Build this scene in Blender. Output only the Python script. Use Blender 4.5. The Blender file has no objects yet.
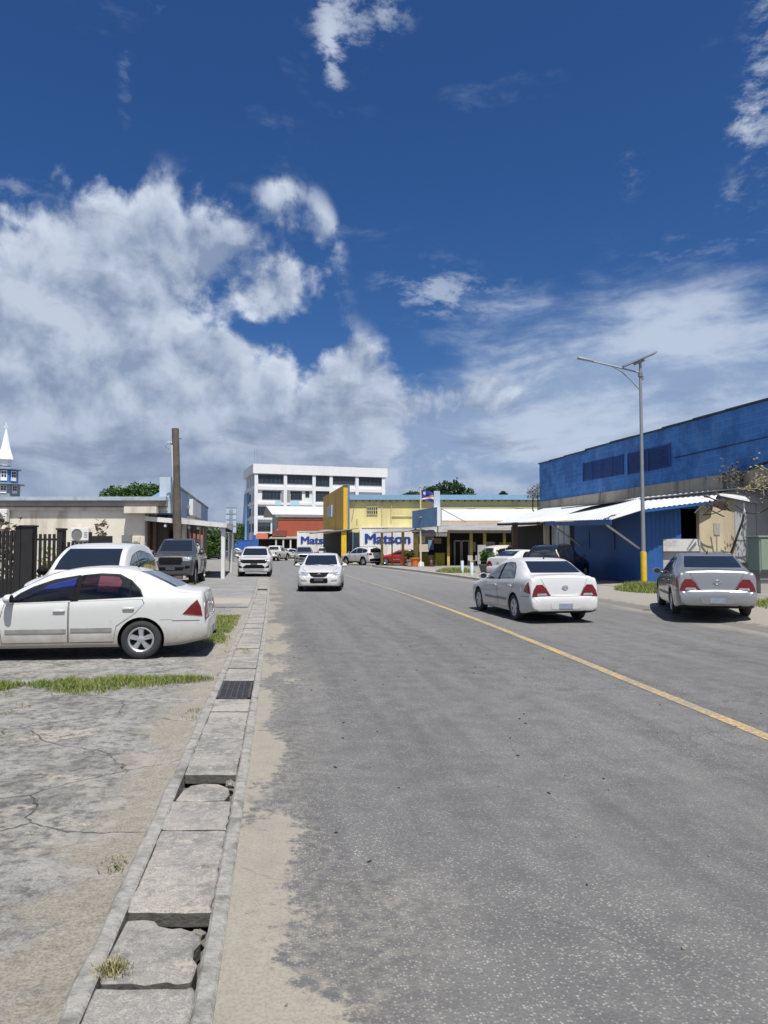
import bpy, bmesh, math, random
from math import radians as R, sin, cos, pi, sqrt, atan2, hypot
from mathutils import Vector, Matrix, noise as mnoise
from mathutils.bvhtree import BVHTree
random.seed(7)
S = bpy.context.scene
C = S.collection
# ------------------------------------------------------------------ survey of the place
F, PITCH, EYE = 720.0, math.atan(34.5/720.0), 1.70
def _ray(px, py):
    u = (px-384)/F; v = (512-py)/F
    return u, cos(PITCH)-v*sin(PITCH), sin(PITCH)+v*cos(PITCH)
def at(px, py, Y):
    a, b, c = _ray(px, py); t = Y/b
    return Vector((a*t, Y, EYE+c*t))
def G(px, py, z=0.0):
    a, b, c = _ray(px, py); t = (z-EYE)/c
    return Vector((a*t, b*t, z))
# ------------------------------------------------------------------ nodes and materials
class NT:
    def __init__(s, nt): s.nt = nt
    def n(s, typ, ins=None, **props):
        nd = s.nt.nodes.new(typ)
        for k, v in props.items(): setattr(nd, k, v)
        for k, v in (ins or {}).items():
            if isinstance(v, bpy.types.NodeSocket): s.nt.links.new(v, nd.inputs[k])
            else: nd.inputs[k].default_value = v
        return nd
    def m(s, op, a, b=0.0, c=0.0, clamp=False):
        nd = s.n('ShaderNodeMath', {0: a, 1: b, 2: c}, operation=op); nd.use_clamp = clamp
        return nd.outputs[0]
    def mix(s, f, a, b):
        nd = s.n('ShaderNodeMix', {0: f, 6: a, 7: b}, data_type='RGBA')
        return nd.outputs[2]
    def ss(s, x, lo, hi, a=0.0, b=1.0):
        nd = s.n('ShaderNodeMapRange', {0: x, 1: lo, 2: hi, 3: a, 4: b}, interpolation_type='SMOOTHSTEP')
        return nd.outputs[0]
    def noise2(s, vec, scale, detail=4.0, rough=0.55):
        return s.n('ShaderNodeTexNoise', {'Vector': vec, 'Scale': scale, 'Detail': detail, 'Roughness': rough}, noise_dimensions='2D').outputs[0]
    def noise(s, vec, scale, detail=4.0, rough=0.55, dist=0.0):
        return s.n('ShaderNodeTexNoise', {'Vector': vec, 'Scale': scale, 'Detail': detail, 'Roughness': rough, 'Distortion': dist}).outputs[0]
def rgb(c): return (c[0], c[1], c[2], 1.0)
def srgb(r, g, b):
    f = lambda v: v/12.92 if v <= .04045 else ((v+.055)/1.055)**2.4
    return (f(r/255), f(g/255), f(b/255))
MATS = {}
def mat0(name):
    m = bpy.data.materials.new(name); m.use_nodes = True
    nt = m.node_tree; nt.nodes.clear()
    T = NT(nt)
    out = T.n('ShaderNodeOutputMaterial')
    b = T.n('ShaderNodeBsdfPrincipled')
    nt.links.new(b.outputs[0], out.inputs[0])
    MATS[name] = m
    return m, T, b
def M(name, col, rough=.6, metal=0.0, var=.12, scale=2.5, bump=0.0, bscale=40, dirt=None, damt=.5, dscale=.8, streak=False, coat=0, spec=.5):
    """paint / concrete / metal with uneven tone, blotches of dirt and a little bump"""
    if name in MATS: return MATS[name]
    m, T, b = mat0(name)
    co = T.n('ShaderNodeTexCoord').outputs['Object']
    n1 = T.noise(co, scale, 6, .6)
    c0 = T.mix(n1, rgb([max(0, x*(1-var*1.6)) for x in col]), rgb([min(1, x*(1+var*1.6)) for x in col]))
    if dirt:
        v = co
        if streak: v = T.n('ShaderNodeMapping', {'Vector': co, 'Scale': (1, 1, .16)}).outputs[0]
        d = T.noise(v, dscale, 7, .65, .3)
        c0 = T.mix(T.m('MULTIPLY', T.ss(d, .47, .68), damt), c0, rgb(dirt))
    T.nt.links.new(c0, b.inputs['Base Color'])
    rr = T.m('ADD', T.m('MULTIPLY', n1, .16), rough-.08, clamp=True)
    T.nt.links.new(rr, b.inputs['Roughness'])
    b.inputs['Metallic'].default_value = metal
    b.inputs['Specular IOR Level'].default_value = spec
    if coat: b.inputs['Coat Weight'].default_value = coat; b.inputs['Coat Roughness'].default_value = .04
    if bump:
        bn = T.noise(co, bscale, 5, .6)
        bp = T.n('ShaderNodeBump', {'Height': bn, 'Strength': bump, 'Distance': .02})
        T.nt.links.new(bp.outputs[0], b.inputs['Normal'])
    return m
# car paints: clear coat, faint road dust low on the body
def paint(name, col, metal=0.0, rough=.35, dust=.35):
    if name in MATS: return MATS[name]
    m, T, b = mat0(name)
    co = T.n('ShaderNodeTexCoord').outputs['Object']
    z = T.n('ShaderNodeSeparateXYZ', {0: co}).outputs[2]
    nz = T.noise(co, 3.5, 6, .65)
    low = T.m('MULTIPLY', T.ss(T.m('ADD', z, T.m('MULTIPLY', nz, -.45)), .30, .0), dust)
    spot = T.m('MULTIPLY', T.ss(T.noise(co, 9, 8, .7), .56, .75), dust*.35)
    c = T.mix(T.m('ADD', low, spot, clamp=True), rgb(col), (.26, .22, .17, 1))
    T.nt.links.new(c, b.inputs['Base Color'])
    b.inputs['Metallic'].default_value = metal
    T.nt.links.new(T.m('ADD', T.m('MULTIPLY', nz, .15), rough-.05), b.inputs['Roughness'])
    b.inputs['Coat Weight'].default_value = .7; b.inputs['Coat Roughness'].default_value = .05
    return m
WHITE_PAINT = lambda: paint('white car paint', (.74, .74, .73))
def mats_basic():
    M('rubber', (.022, .022, .023), .8, var=.3, scale=12)
    M('underbody', (.012, .012, .012), .9)
    M('seal', (.02, .02, .02), .7)
    M('black plastic', (.006, .006, .007), .7, spec=.1)
    M('alloy', (.55, .56, .57), .35, .85, var=.06, scale=8, dirt=(.12, .1, .08), damt=.3, dscale=6)
    M('chrome', (.75, .76, .78), .15, 1.0, var=.03)
    M('lamp red', (.115, .003, .004), .2, var=.5, scale=9, coat=.25)
    M('lamp clear', (.30, .32, .34), .15, .3, var=.6, scale=11, coat=.6)
    M('plate', (.20, .235, .30), .5, var=.25, scale=20)
    M('dark plate', (.05, .05, .055), .5, var=.25, scale=20)
    M('moulding', (.20, .20, .19), .6, dirt=(.33, .3, .26), damt=.4, dscale=5)
    m, T, b = mat0('car glass')
    b.inputs['Base Color'].default_value = (.012, .015, .019, 1); b.inputs['Roughness'].default_value = .02
    b.inputs['Specular IOR Level'].default_value = .9; b.inputs['Coat Weight'].default_value = .6; b.inputs['Coat Roughness'].default_value = .02
    m, T, b = mat0('tinted glass')
    tr = T.n('ShaderNodeBsdfTransparent', {0: (.50, .52, .56, 1)}); gl = T.n('ShaderNodeBsdfGlossy', {0: (1, 1, 1, 1), 1: .04})
    fr = T.n('ShaderNodeFresnel', {0: 1.5})
    mx = T.n('ShaderNodeMixShader', {0: fr.outputs[0], 1: tr.outputs[0], 2: gl.outputs[0]})
    T.nt.links.new(mx.outputs[0], T.nt.nodes['Material Output'].inputs[0])
    M('blue shade cloth', (.035, .075, .42), .8)
    M('pink shade cloth', (.36, .10, .13), .8)
    M('cabin dark', (.015, .015, .018), .8)
mats_basic()
# ------------------------------------------------------------------ objects
def tag(o, label=None, cat=None, group=None, kind=None):
    if label: o['label'] = label
    if cat: o['category'] = cat
    if group: o['group'] = group
    if kind or cat: o['kind'] = kind or 'thing'
    return o
def empty(name, loc=(0, 0, 0), rz=0.0, parent=None):
    o = bpy.data.objects.new(name, None); C.objects.link(o)
    o.empty_display_size = .2
    o.location = loc; o.rotation_euler = (0, 0, rz)
    if parent: o.parent = parent
    return o
def link(name, me, parent=None, mats=None, loc=None):
    o = bpy.data.objects.new(name, me); C.objects.link(o)
    if parent: o.parent = parent
    if loc is not None: o.location = loc
    if mats:
        while len(me.materials) < len(mats): me.materials.append(None)
        for i, mm in enumerate(mats):
            if me.materials[i] is None: me.materials[i] = mm
            o.material_slots[i].link = 'OBJECT'; o.material_slots[i].material = mm
    return o
class MB:
    """collects shapes, builds ONE mesh object; org is subtracted (world shapes under a thing's base)"""
    def __init__(s, org=(0, 0, 0)): s.v = []; s.f = []; s.mi = []; s.org = Vector(org); s.cut = []
    def add(s, vs, fs, mi=0):
        b = len(s.v); s.cut.append((b, len(s.f))); s.v += [Vector(v)-s.org for v in vs]
        s.f += [tuple(b+i for i in f) for f in fs]; s.mi += [mi]*len(fs)
        return s
    def box(s, c, d, rz=0.0, mi=0, rx=0, ry=0):
        c = Vector(c); h = Vector(d)/2
        rot = Matrix.Rotation(rz, 3, 'Z') @ Matrix.Rotation(ry, 3, 'Y') @ Matrix.Rotation(rx, 3, 'X')
        vs = [c + rot @ Vector((sx*h.x, sy*h.y, sz*h.z)) for sz in (-1, 1) for sx, sy in ((-1, -1), (1, -1), (1, 1), (-1, 1))]
        return s.add(vs, [(3, 2, 1, 0), (4, 5, 6, 7), (0, 1, 5, 4), (1, 2, 6, 5), (2, 3, 7, 6), (3, 0, 4, 7)], mi)
    def b2(s, lo, hi, mi=0):
        lo = Vector(lo); hi = Vector(hi)
        return s.box((lo+hi)/2, (abs(hi.x-lo.x), abs(hi.y-lo.y), abs(hi.z-lo.z)), 0, mi)
    def tube(s, pts, rad, n=8, mi=0, caps=True):
        pts = [Vector(p) for p in pts]; k = len(pts)
        rads = rad if isinstance(rad, (list, tuple)) else [rad]*k
        vs = []
        for i, p in enumerate(pts):
            t = (pts[min(i+1, k-1)]-pts[max(i-1, 0)]).normalized()
            a = t.orthogonal().normalized() if abs(t.z) > .9 else t.cross(Vector((0, 0, 1))).normalized()
            b = t.cross(a)
            vs += [p + (a*cos(2*pi*j/n)+b*sin(2*pi*j/n))*rads[i] for j in range(n)]
        fs = [(i*n+j, i*n+(j+1) % n, (i+1)*n+(j+1) % n, (i+1)*n+j) for i in range(k-1) for j in range(n)]
        if caps: fs += [tuple(range(n-1, -1, -1)), tuple((k-1)*n+j for j in range(n))]
        return s.add(vs, fs, mi)
    def lathe(s, prof, c=(0, 0, 0), n=24, axis='Z', mi=0):
        vs = []; c = Vector(c)
        for r, h in prof:
            for j in range(n):
                a = 2*pi*j/n
                p = Vector((r*cos(a), r*sin(a), h)) if axis == 'Z' else Vector((r*cos(a), h, r*sin(a)))
                vs.append(c+p)
        k = len(prof)
        fs = [(i*n+j, i*n+(j+1) % n, (i+1)*n+(j+1) % n, (i+1)*n+j) for i in range(k-1) for j in range(n)]
        return s.add(vs, fs, mi)
    def prism(s, base, top, mi=0):
        n = len(base)
        fs = [tuple(range(n-1, -1, -1)), tuple(range(n, 2*n))] + [(i, (i+1) % n, n+(i+1) % n, n+i) for i in range(n)]
        return s.add(list(base)+list(top), fs, mi)
    def wall(s, p0, p1, z0, z1, t, mi=0):
        """upright slab from p0 to p1, thickness t to the left of the walking direction"""
        d = (Vector((p1[0], p1[1], 0))-Vector((p0[0], p0[1], 0))).normalized(); nn = Vector((-d.y, d.x, 0))*t
        a = Vector((p0[0], p0[1], 0)); b = Vector((p1[0], p1[1], 0))
        q = [a, b, b+nn, a+nn]
        return s.prism([x+Vector((0, 0, z0)) for x in q], [x+Vector((0, 0, z1)) for x in q], mi)
    def sheet(s, a, b, c, d, t=.03, mi=0):
        """thin slab whose top is the quad a b c d"""
        q = [Vector(x) for x in (a, b, c, d)]; nn = (q[1]-q[0]).cross(q[3]-q[0]).normalized()
        if nn.z < 0: nn = -nn
        return s.prism([x-nn*t for x in q], q, mi)
    def corr(s, a, b, c, d, pitch=.2, amp=.02, t=.012, mi=0, sub=4):
        """corrugated sheet; ribs run a->d, waves go along a->b"""
        a, b, c, d = [Vector(x) for x in (a, b, c, d)]
        nn = (b-a).cross(d-a).normalized()
        L = (b-a).length; k = max(4, int(L/pitch)*sub)
        vs = []
        for i in range(k+1):
            u = i/k; h = amp*sin(u*L/pitch*2*pi)
            for w in (0, t):
                vs += [a.lerp(b, u)+nn*(h-w), d.lerp(c, u)+nn*(h-w)]
        fs = []
        for i in range(k):
            o = i*4; e = o+4
            fs += [(o, e, e+1, o+1), (o+2, o+3, e+3, e+2), (o, o+2, e+2, e), (o+1, e+1, e+3, o+3)]
        fs += [(0, 1, 3, 2), (k*4, k*4+2, k*4+3, k*4+1)]
        return s.add(vs, fs, mi)
    def build(s, name, mats, parent=None, smooth=False, bevel=0.0, loc=None, angle=40, seg=1):
        me = bpy.data.meshes.new(name)
        me.from_pydata([tuple(v) for v in s.v], [], s.f); 
        if not isinstance(mats, (list, tuple)): mats = [mats]
        for m in mats: me.materials.append(MATS[m] if isinstance(m, str) else m)
        if max(s.mi or [0]) > 0: me.polygons.foreach_set('material_index', s.mi)
        bm = bmesh.new(); bm.from_mesh(me)
        bmesh.ops.recalc_face_normals(bm, faces=bm.faces)
        if bevel:
            es = [e for e in bm.edges if len(e.link_faces) == 2 and e.calc_face_angle() > .5]
            bmesh.ops.bevel(bm, geom=es, offset=bevel, segments=seg, affect='EDGES', clamp_overlap=True)
        bm.to_mesh(me); bm.free()
        if smooth:
            me.polygons.foreach_set('use_smooth', [True]*len(me.polygons)); me.set_sharp_from_angle(angle=R(angle))
        me.update()
        o = bpy.data.objects.new(name, me); C.objects.link(o)
        if parent: o.parent = parent
        if loc is not None: o.location = loc
        return o
def build_each(mb, name, mat, parent, **kw):
    """every added shape becomes a part of its own"""
    c = mb.cut+[(len(mb.v), len(mb.f))]
    for (v0, f0), (v1, f1) in zip(c, c[1:]):
        q = MB(); q.v = mb.v[v0:v1]; q.f = [tuple(i-v0 for i in f) for f in mb.f[f0:f1]]; q.mi = [0]*len(q.f); q.build(name, mat, parent, **kw)
def text_mesh(name, body, size, mat, parent, loc, rot, bold=.02, extrude=.01):
    cu = bpy.data.curves.new(name, 'FONT'); cu.body = body; cu.size = size; cu.extrude = extrude; cu.offset = 0
    cu.align_x = 'LEFT'
    t = bpy.data.objects.new(name, cu); C.objects.link(t)
    dg = bpy.context.evaluated_depsgraph_get(); me = bpy.data.meshes.new_from_object(t.evaluated_get(dg))
    bm = bmesh.new()                              # heavier strokes: the letters again, a hair to each side and behind
    for k in (0, 1, 2, 3, 4):
        n0 = len(bm.verts); bm.from_mesh(me); bm.verts.ensure_lookup_table()
        bmesh.ops.translate(bm, verts=bm.verts[n0:], vec=((k-2)*bold*.5, 0, -.004*k))
    bm.to_mesh(me); bm.free()
    bpy.data.objects.remove(t); bpy.data.curves.remove(cu)
    me.materials.clear(); me.materials.append(MATS[mat])
    o = bpy.data.objects.new(name, me); C.objects.link(o); o.parent = parent; o.location = loc; o.rotation_euler = rot
    return o
# ------------------------------------------------------------------ cars
def pchip(xs, ys):
    n = len(xs); h = [xs[i+1]-xs[i] for i in range(n-1)]; d = [(ys[i+1]-ys[i])/h[i] for i in range(n-1)]
    m = [d[0]]+[0.0]*(n-2)+[d[-1]]
    for i in range(1, n-1):
        if d[i-1]*d[i] > 0:
            w1 = 2*h[i]+h[i-1]; w2 = h[i]+2*h[i-1]; m[i] = (w1+w2)/(w1/d[i-1]+w2/d[i])
    def f(x):
        x = min(max(x, xs[0]), xs[-1]); i = 0
        while i < n-2 and x > xs[i+1]: i += 1
        t = (x-xs[i])/h[i]
        return (ys[i]*(2*t**3-3*t*t+1)+h[i]*m[i]*(t**3-2*t*t+t)+ys[i+1]*(-2*t**3+3*t*t)+h[i]*m[i+1]*(t**3-t*t))
    return f
def ring_half(zt, zb, wt, W, z0):
    zte = zt-.38*min(.11, max(.02, zt-zb))
    zb = min(zb, zt-.03)
    wb = W-.022
    mid = ((wb+wt)/2+.018, (zb+zte)/2+.01)
    P = [(0, z0), (W*.8, z0), (W*.955, z0+.03), (W*.995, z0+.34*(zb-z0)), (W, z0+.62*(zb-z0)), (W-.006, z0+.86*(zb-z0)), (wb-.012, zb),
         mid, (wt+.012, zte-.012), (wt-.055, zte+.018), (wt*.55, zt-.008), (0, zt)]
    out = []
    for i in range(len(P)-1):
        p0 = P[max(i-1, 0)]; p1 = P[i]; p2 = P[i+1]; p3 = P[min(i+2, len(P)-1)]
        if i == 0: p0 = (-P[1][0], P[1][1])
        if i == len(P)-2: p3 = (-P[-2][0], P[-2][1])
        for k in range(4):
            t = k/4; q = []
            for c in (0, 1):
                a, b, g, e = p0[c], p1[c], p2[c], p3[c]
                T1 = (g-a)*.38; T2 = (e-b)*.38
                q.append(b*(2*t**3-3*t*t+1)+T1*(t**3-2*t*t+t)+g*(-2*t**3+3*t*t)+T2*(t**3-t*t))
            out.append((max(0, q[0]), q[1]))
    out.append(P[-1])
    return out
def car_body(rows, axles, ra):
    rows = sorted(rows); xs = [r[0] for r in rows]
    fn = [pchip(xs, [r[k] for r in rows]) for k in range(1, 6)]
    st = set(xs); x = xs[0]
    while x < xs[-1]:
        st.add(round(x, 4)); e = min(x-xs[0], xs[-1]-x); x += .012 if e < .12 else .035 if e < .3 else .06
    st = sorted(st); st = [st[0]]+[b for a, b in zip(st, st[1:]) if b-a > .004]
    vs = []; n = None
    for x in st:
        h = ring_half(*[f(x) for f in fn])
        r = [(x, y, z) for y, z in h]+[(x, -y, z) for y, z in h[-2:0:-1]]
        n = len(r); vs += r
    k = len(st)
    fs = [(i*n+j, i*n+(j+1) % n, (i+1)*n+(j+1) % n, (i+1)*n+j) for i in range(k-1) for j in range(n)]
    fs += [tuple(range(n)), tuple((k-1)*n+j for j in range(n-1, -1, -1))]
    mb = MB(); mb.add(vs, fs); o = mb.build('body_tmp', 'seal')
    bvh = BVHTree.FromPolygons([v.co.copy() for v in o.data.vertices], [tuple(p.vertices) for p in o.data.polygons])
    cu = MB()
    for ax in axles:
        cu.lathe([(0, -1.2), (ra, -1.2), (ra, 1.2), (0, 1.2)], (ax, 0, ra*.885), 40, 'Y')
    bm = MB(); bm.v = cu.v; bm.f = cu.f; bm.mi = cu.mi
    c = bm.build('cut_tmp', 'seal')
    b2 = bmesh.new(); b2.from_mesh(c.data); bmesh.ops.remove_doubles(b2, verts=b2.verts, dist=1e-5); bmesh.ops.recalc_face_normals(b2, faces=b2.faces); b2.to_mesh(c.data); b2.free()
    md = o.modifiers.new('b', 'BOOLEAN'); md.operation = 'DIFFERENCE'; md.object = c; md.solver = 'EXACT'
    dg = bpy.context.evaluated_depsgraph_get(); me = bpy.data.meshes.new_from_object(o.evaluated_get(dg))
    bpy.data.objects.remove(o); bpy.data.objects.remove(c)
    mi = []
    for p in me.polygons:
        ce = p.center; dark = p.normal.z < -.75 and ce.z < .5
        for ax in axles:
            if abs(hypot(ce.x-ax, ce.z-ra*.885)-ra) < .012 and abs(p.normal.y) < .3: dark = True
        mi.append(1 if dark else 0)
    me.materials.clear(); me.materials.append(None); me.materials.append(None)
    me.polygons.foreach_set('material_index', mi)
    me.polygons.foreach_set('use_smooth', [True]*len(mi)); me.set_sharp_from_angle(angle=R(38)); me.update()
    return me, bvh
def _cast(bvh, ax, a, b):
    if ax == 'L': o, d = Vector((a, 4, b)), Vector((0, -1, 0))
    elif ax == 'R': o, d = Vector((a, -4, b)), Vector((0, 1, 0))
    elif ax == 'F': o, d = Vector((6, a, b)), Vector((-1, 0, 0))
    elif ax == 'B': o, d = Vector((-6, a, b)), Vector((1, 0, 0))
    else: o, d = Vector((a, b, 4)), Vector((0, 0, -1))
    h = bvh.ray_cast(o, d)
    return (h[0], h[1], d) if h[0] is not None else None
def decal_into(mb, bvh, ax, poly, off, thick=.02, K=6, res=.05):
    P = []
    n = len(poly)
    for i in range(n):
        a = poly[i]; b = poly[(i+1) % n]; L = hypot(b[0]-a[0], b[1]-a[1]); k = max(1, int(L/res))
        P += [(a[0]+(b[0]-a[0])*j/k, a[1]+(b[1]-a[1])*j/k) for j in range(k)]
    cx = sum(p[0] for p in P)/len(P); cy = sum(p[1] for p in P)/len(P)
    m = len(P); vs = []; rim = []
    def hit(x, y):
        for t in (1, .985, .97, .95, .92, .88, .82, .75, .6, .4, .2):
            h = _cast(bvh, ax, cx+(x-cx)*t, cy+(y-cy)*t)
            if h:
                nn = h[1] if h[1].dot(h[2]) < 0 else -h[1]
                return h[0]+nn*off, h[0]+nn*(off-thick)
        return None
    c = hit(cx, cy)
    if c is None: return
    vs.append(c[0])
    for k in range(1, K+1):
        for p in P:
            t = k/K; h = hit(cx+(p[0]-cx)*t, cy+(p[1]-cy)*t); vs.append(h[0])
            if k == K: rim.append(h[1])
    vs += rim
    fs = [(0, 1+j, 1+(j+1) % m) for j in range(m)]
    for k in range(K):
        b = 1+k*m; e = b+m
        fs += [(b+j, e+j, e+(j+1) % m, b+(j+1) % m) for j in range(m)]
    mb.add(vs, fs)
def arch_into(mb, bvh, ax, cx, cz, r0, r1, off, a0=-12, a1=192, n=40):
    vs = []
    for i in range(n+1):
        a = R(a0+(a1-a0)*i/n)
        for r in (r0, r0, r1, r1):
            pass
        q = []
        for r in (r0, (r0+r1)/2, r1):
            h = _cast(bvh, ax, cx+r*cos(a), cz+r*sin(a))
            if h is None: h = _cast(bvh, ax, cx+r*.9*cos(a), max(.32, cz+r*.9*sin(a)))
            if h is None: return
            nn = Vector((0, 1 if ax == 'L' else -1, 0)); q.append((h[0], nn))
        vs += [q[0][0]-q[0][1]*.03, q[0][0]+q[0][1]*off, q[1][0]+q[1][1]*off, q[2][0]+q[2][1]*off, q[2][0]-q[2][1]*.02]
    fs = [(i*5+j, i*5+j+1, i*5+j+6, i*5+j+5) for i in range(n) for j in range(4)]
    mb.add(vs, fs)
def grow(poly, d):
    cx = sum(p[0] for p in poly)/len(poly); cy = sum(p[1] for p in poly)/len(poly)
    out = []
    for x, y in poly:
        L = hypot(x-cx, y-cy); out.append((x+(x-cx)/L*d, y+(y-cy)/L*d))
    return out
def mir(poly): return [(-a, b) for a, b in poly][::-1]
def rect(a0, b0, a1, b1): return [(a0, b0), (a1, b0), (a1, b1), (a0, b1)]
def mesh_only(mb, name, smooth=True, angle=40, bevel=0):
    o = mb.build(name, 'seal', smooth=smooth, angle=angle, bevel=bevel); me = o.data
    bpy.data.objects.remove(o); me.materials.clear(); me.materials.append(None)
    return me
WHEELS = {}
def wheel_meshes(r, w, spokes=5, steel=False):
    key = (r, w, spokes)
    if key in WHEELS: return WHEELS[key]
    ri = r*.655
    t = MB(); h = w/2
    t.lathe([(ri-.01, -h*.8), (ri, -h*.9), (ri+.02, -h), (r-.045, -h), (r-.012, -h*.86), (r, -h*.6), (r, h*.6), (r-.012, h*.86), (r-.045, h), (ri+.02, h), (ri, h*.9), (ri-.01, h*.8)], n=36, axis='Y')
    rm = MB()
    rm.lathe([(ri-.012, -h*.8), (ri+.004, h*.86), (ri-.012, h*.92), (ri-.03, h*.8), (ri-.035, h*.1)], n=36, axis='Y')
    for k in range(spokes):
        a = 2*pi*k/spokes+.3
        d = Vector((cos(a), 0, sin(a))); p = Vector((-sin(a), 0, cos(a)))
        base = []; top = []
        w0 = .034*r/.3*5/spokes; w1 = .052*r/.3*5/spokes
        for rr, ww in ((.03, w0), (ri-.02, w1)):
            base += [d*rr-p*ww, d*rr+p*ww]; top += [d*rr-p*ww*.75, d*rr+p*ww*.75]
        base = [base[0], base[1], base[3], base[2]]; top = [top[0], top[1], top[3], top[2]]
        y0, y1 = h*.35, h*.80
        rm.prism([v+Vector((0, y0, 0)) for v in base], [v+Vector((0, y1, 0)) for v in top])
    rm.lathe([(0, h*.88), (.03, h*.88), (.055, h*.8), (.06, h*.3)], n=20, axis='Y')
    br = MB(); br.lathe([(0, h*.12), (ri-.02, h*.12), (ri-.02, h*.05), (0, h*.05)], n=28, axis='Y')
    WHEELS[key] = (mesh_only(t, 'tyre', angle=30), mesh_only(rm, 'rim', angle=30), mesh_only(br, 'brake_disc'))
    return WHEELS[key]
SPECS = {}
def car_spec(kind):
    """body + panel meshes of one kind of car, cached: list of (part, parent part index, mesh, material)"""
    if kind in SPECS: return SPECS[kind]
    parts = []
    if kind == 'sedan':
        rows = [(2.25, .47, .41, .40, .50, .27), (2.235, .57, .49, .46, .60, .23), (2.18, .665, .58, .55, .70, .20), (2.05, .735, .66, .62, .785, .19), (1.8, .805, .73, .66, .83, .185),
                (1.4, .88, .79, .69, .85, .18), (1.1, .93, .84, .70, .855, .18), (.97, .955, .862, .70, .855, .18), (.5, 1.195, .885, .655, .855, .18), (.1, 1.375, .90, .60, .855, .18),
                (-.2, 1.425, .915, .585, .855, .18), (-.5, 1.44, .925, .58, .855, .18), (-.8, 1.43, .94, .58, .855, .18), (-1.1, 1.375, .95, .585, .853, .18), (-1.45, 1.225, .96, .62, .85, .18),
                (-1.76, 1.085, .965, .66, .84, .20), (-1.95, 1.072, .96, .68, .832, .23), (-2.08, 1.062, .95, .68, .815, .25), (-2.14, 1.02, .91, .672, .80, .26), (-2.185, .80, .70, .66, .785, .265),
                (-2.20, .63, .56, .66, .775, .27), (-2.238, .59, .50, .63, .745, .28), (-2.25, .50, .44, .55, .68, .30)]
        rows = [((x if x > -1.76 else -1.76-(-1.76-x)*.80),)+t for x, *t_ in rows for t in [tuple(t_)]]
        ax, ra, rt, tw, W, spk = (1.37, -1.165), .345, .300, .19, .855, 5
    elif kind in ('suv', 'crossover', 'boxsuv'):
        rows = [(2.25, .60, .50, .50, .62, .30), (2.235, .78, .66, .60, .75, .27), (2.18, .93, .80, .68, .84, .24), (2.0, 1.0, .88, .72, .89, .24), (1.6, 1.05, .94, .76, .92, .23), (1.2, 1.09, .98, .77, .925, .23),
                (1.02, 1.12, 1.0, .77, .925, .23), (.6, 1.36, 1.02, .71, .925, .23), (.2, 1.56, 1.03, .665, .925, .23), (-.1, 1.63, 1.04, .65, .925, .23), (-.6, 1.67, 1.05, .645, .925, .23), (-1.2, 1.655, 1.07, .64, .922, .23),
                (-1.7, 1.60, 1.09, .63, .918, .25), (-1.95, 1.52, 1.09, .625, .905, .28), (-2.06, 1.38, 1.085, .65, .895, .29), (-2.15, 1.16, 1.05, .69, .88, .29), (-2.19, .95, .86, .71, .865, .30), (-2.22, .70, .62, .69, .83, .32), (-2.25, .58, .5, .6, .74, .36)]
        ax, ra, rt, tw, W, spk = (1.37, -1.33), .405, .355, .22, .925, 5
        if kind == 'boxsuv':
            rows = [(x, zt+(.12 if x < .95 else .05), zb+.04, min(wt+.05, .80), w, z) for x, zt, zb, wt, w, z in rows]
    else:   # pickup
        rows = [(2.62, .70, .6, .5, .66, .42), (2.60, .92, .8, .62, .80, .38), (2.54, 1.08, .95, .70, .88, .34), (2.3, 1.15, 1.02, .76, .93, .32), (1.7, 1.19, 1.07, .80, .95, .32), (1.3, 1.21, 1.09, .80, .95, .32),
                (1.18, 1.24, 1.10, .78, .95, .32), (.75, 1.53, 1.11, .70, .95, .32), (.42, 1.73, 1.11, .665, .95, .32), (.1, 1.79, 1.12, .655, .95, .32), (-.4, 1.80, 1.12, .65, .95, .32), (-.72, 1.77, 1.12, .65, .95, .32),
                (-.84, 1.60, 1.12, .67, .95, .32), (-.90, 1.22, 1.12, .80, .95, .32), (-1.0, 1.20, 1.11, .84, .95, .34), (-1.6, 1.20, 1.11, .84, .95, .36), (-2.3, 1.20, 1.11, .84, .945, .42), (-2.58, 1.19, 1.10, .83, .935, .46), (-2.62, 1.12, 1.02, .80, .92, .50),
                (-2.64, .72, .64, .80, .91, .52), (-2.68, .66, .6, .74, .86, .54)]
        ax, ra, rt, tw, W, spk = (1.62, -1.62), .465, .40, .27, .95, 6
    me, bvh = car_body(rows, ax, ra)
    parts.append(['body', None, me, None])
    def add(name, decs, off, mat, par=None, thick=.02, K=6, rp=None):
        mb = MB()
        for a, poly in decs: decal_into(mb, bvh, a, poly, off, thick, K)
        if not mb.f: return None
        parts.append([name, par, mesh_only(mb, name, True, 35), mat]); return len(parts)-1
    def door(poly, win, hx, hz):
        for s in 'LR':
            add('door_seal', [(s, grow(poly, .011))], .0015, 'seal', thick=.01)
            d = add('door', [(s, poly)], .005, None, thick=.012, K=8)
            hit = _cast(bvh, s, hx, hz)
            mb = MB(); sg = 1 if s == 'L' else -1
            mb.box(hit[0]+Vector((0, sg*.018, 0)), (.17, .03, .03))
            mb.box(hit[0]+Vector((0, sg*.006, -.02)), (.11, .012, .03))
            parts.append(['handle', d, mesh_only(mb, 'handle', True, 40, .008), None])
            add('window_seal', [(s, grow(win, .022))], .004, 'seal', thick=.01)
            add('side_window', [(s, win)], .008, 'car glass', thick=.01)
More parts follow.
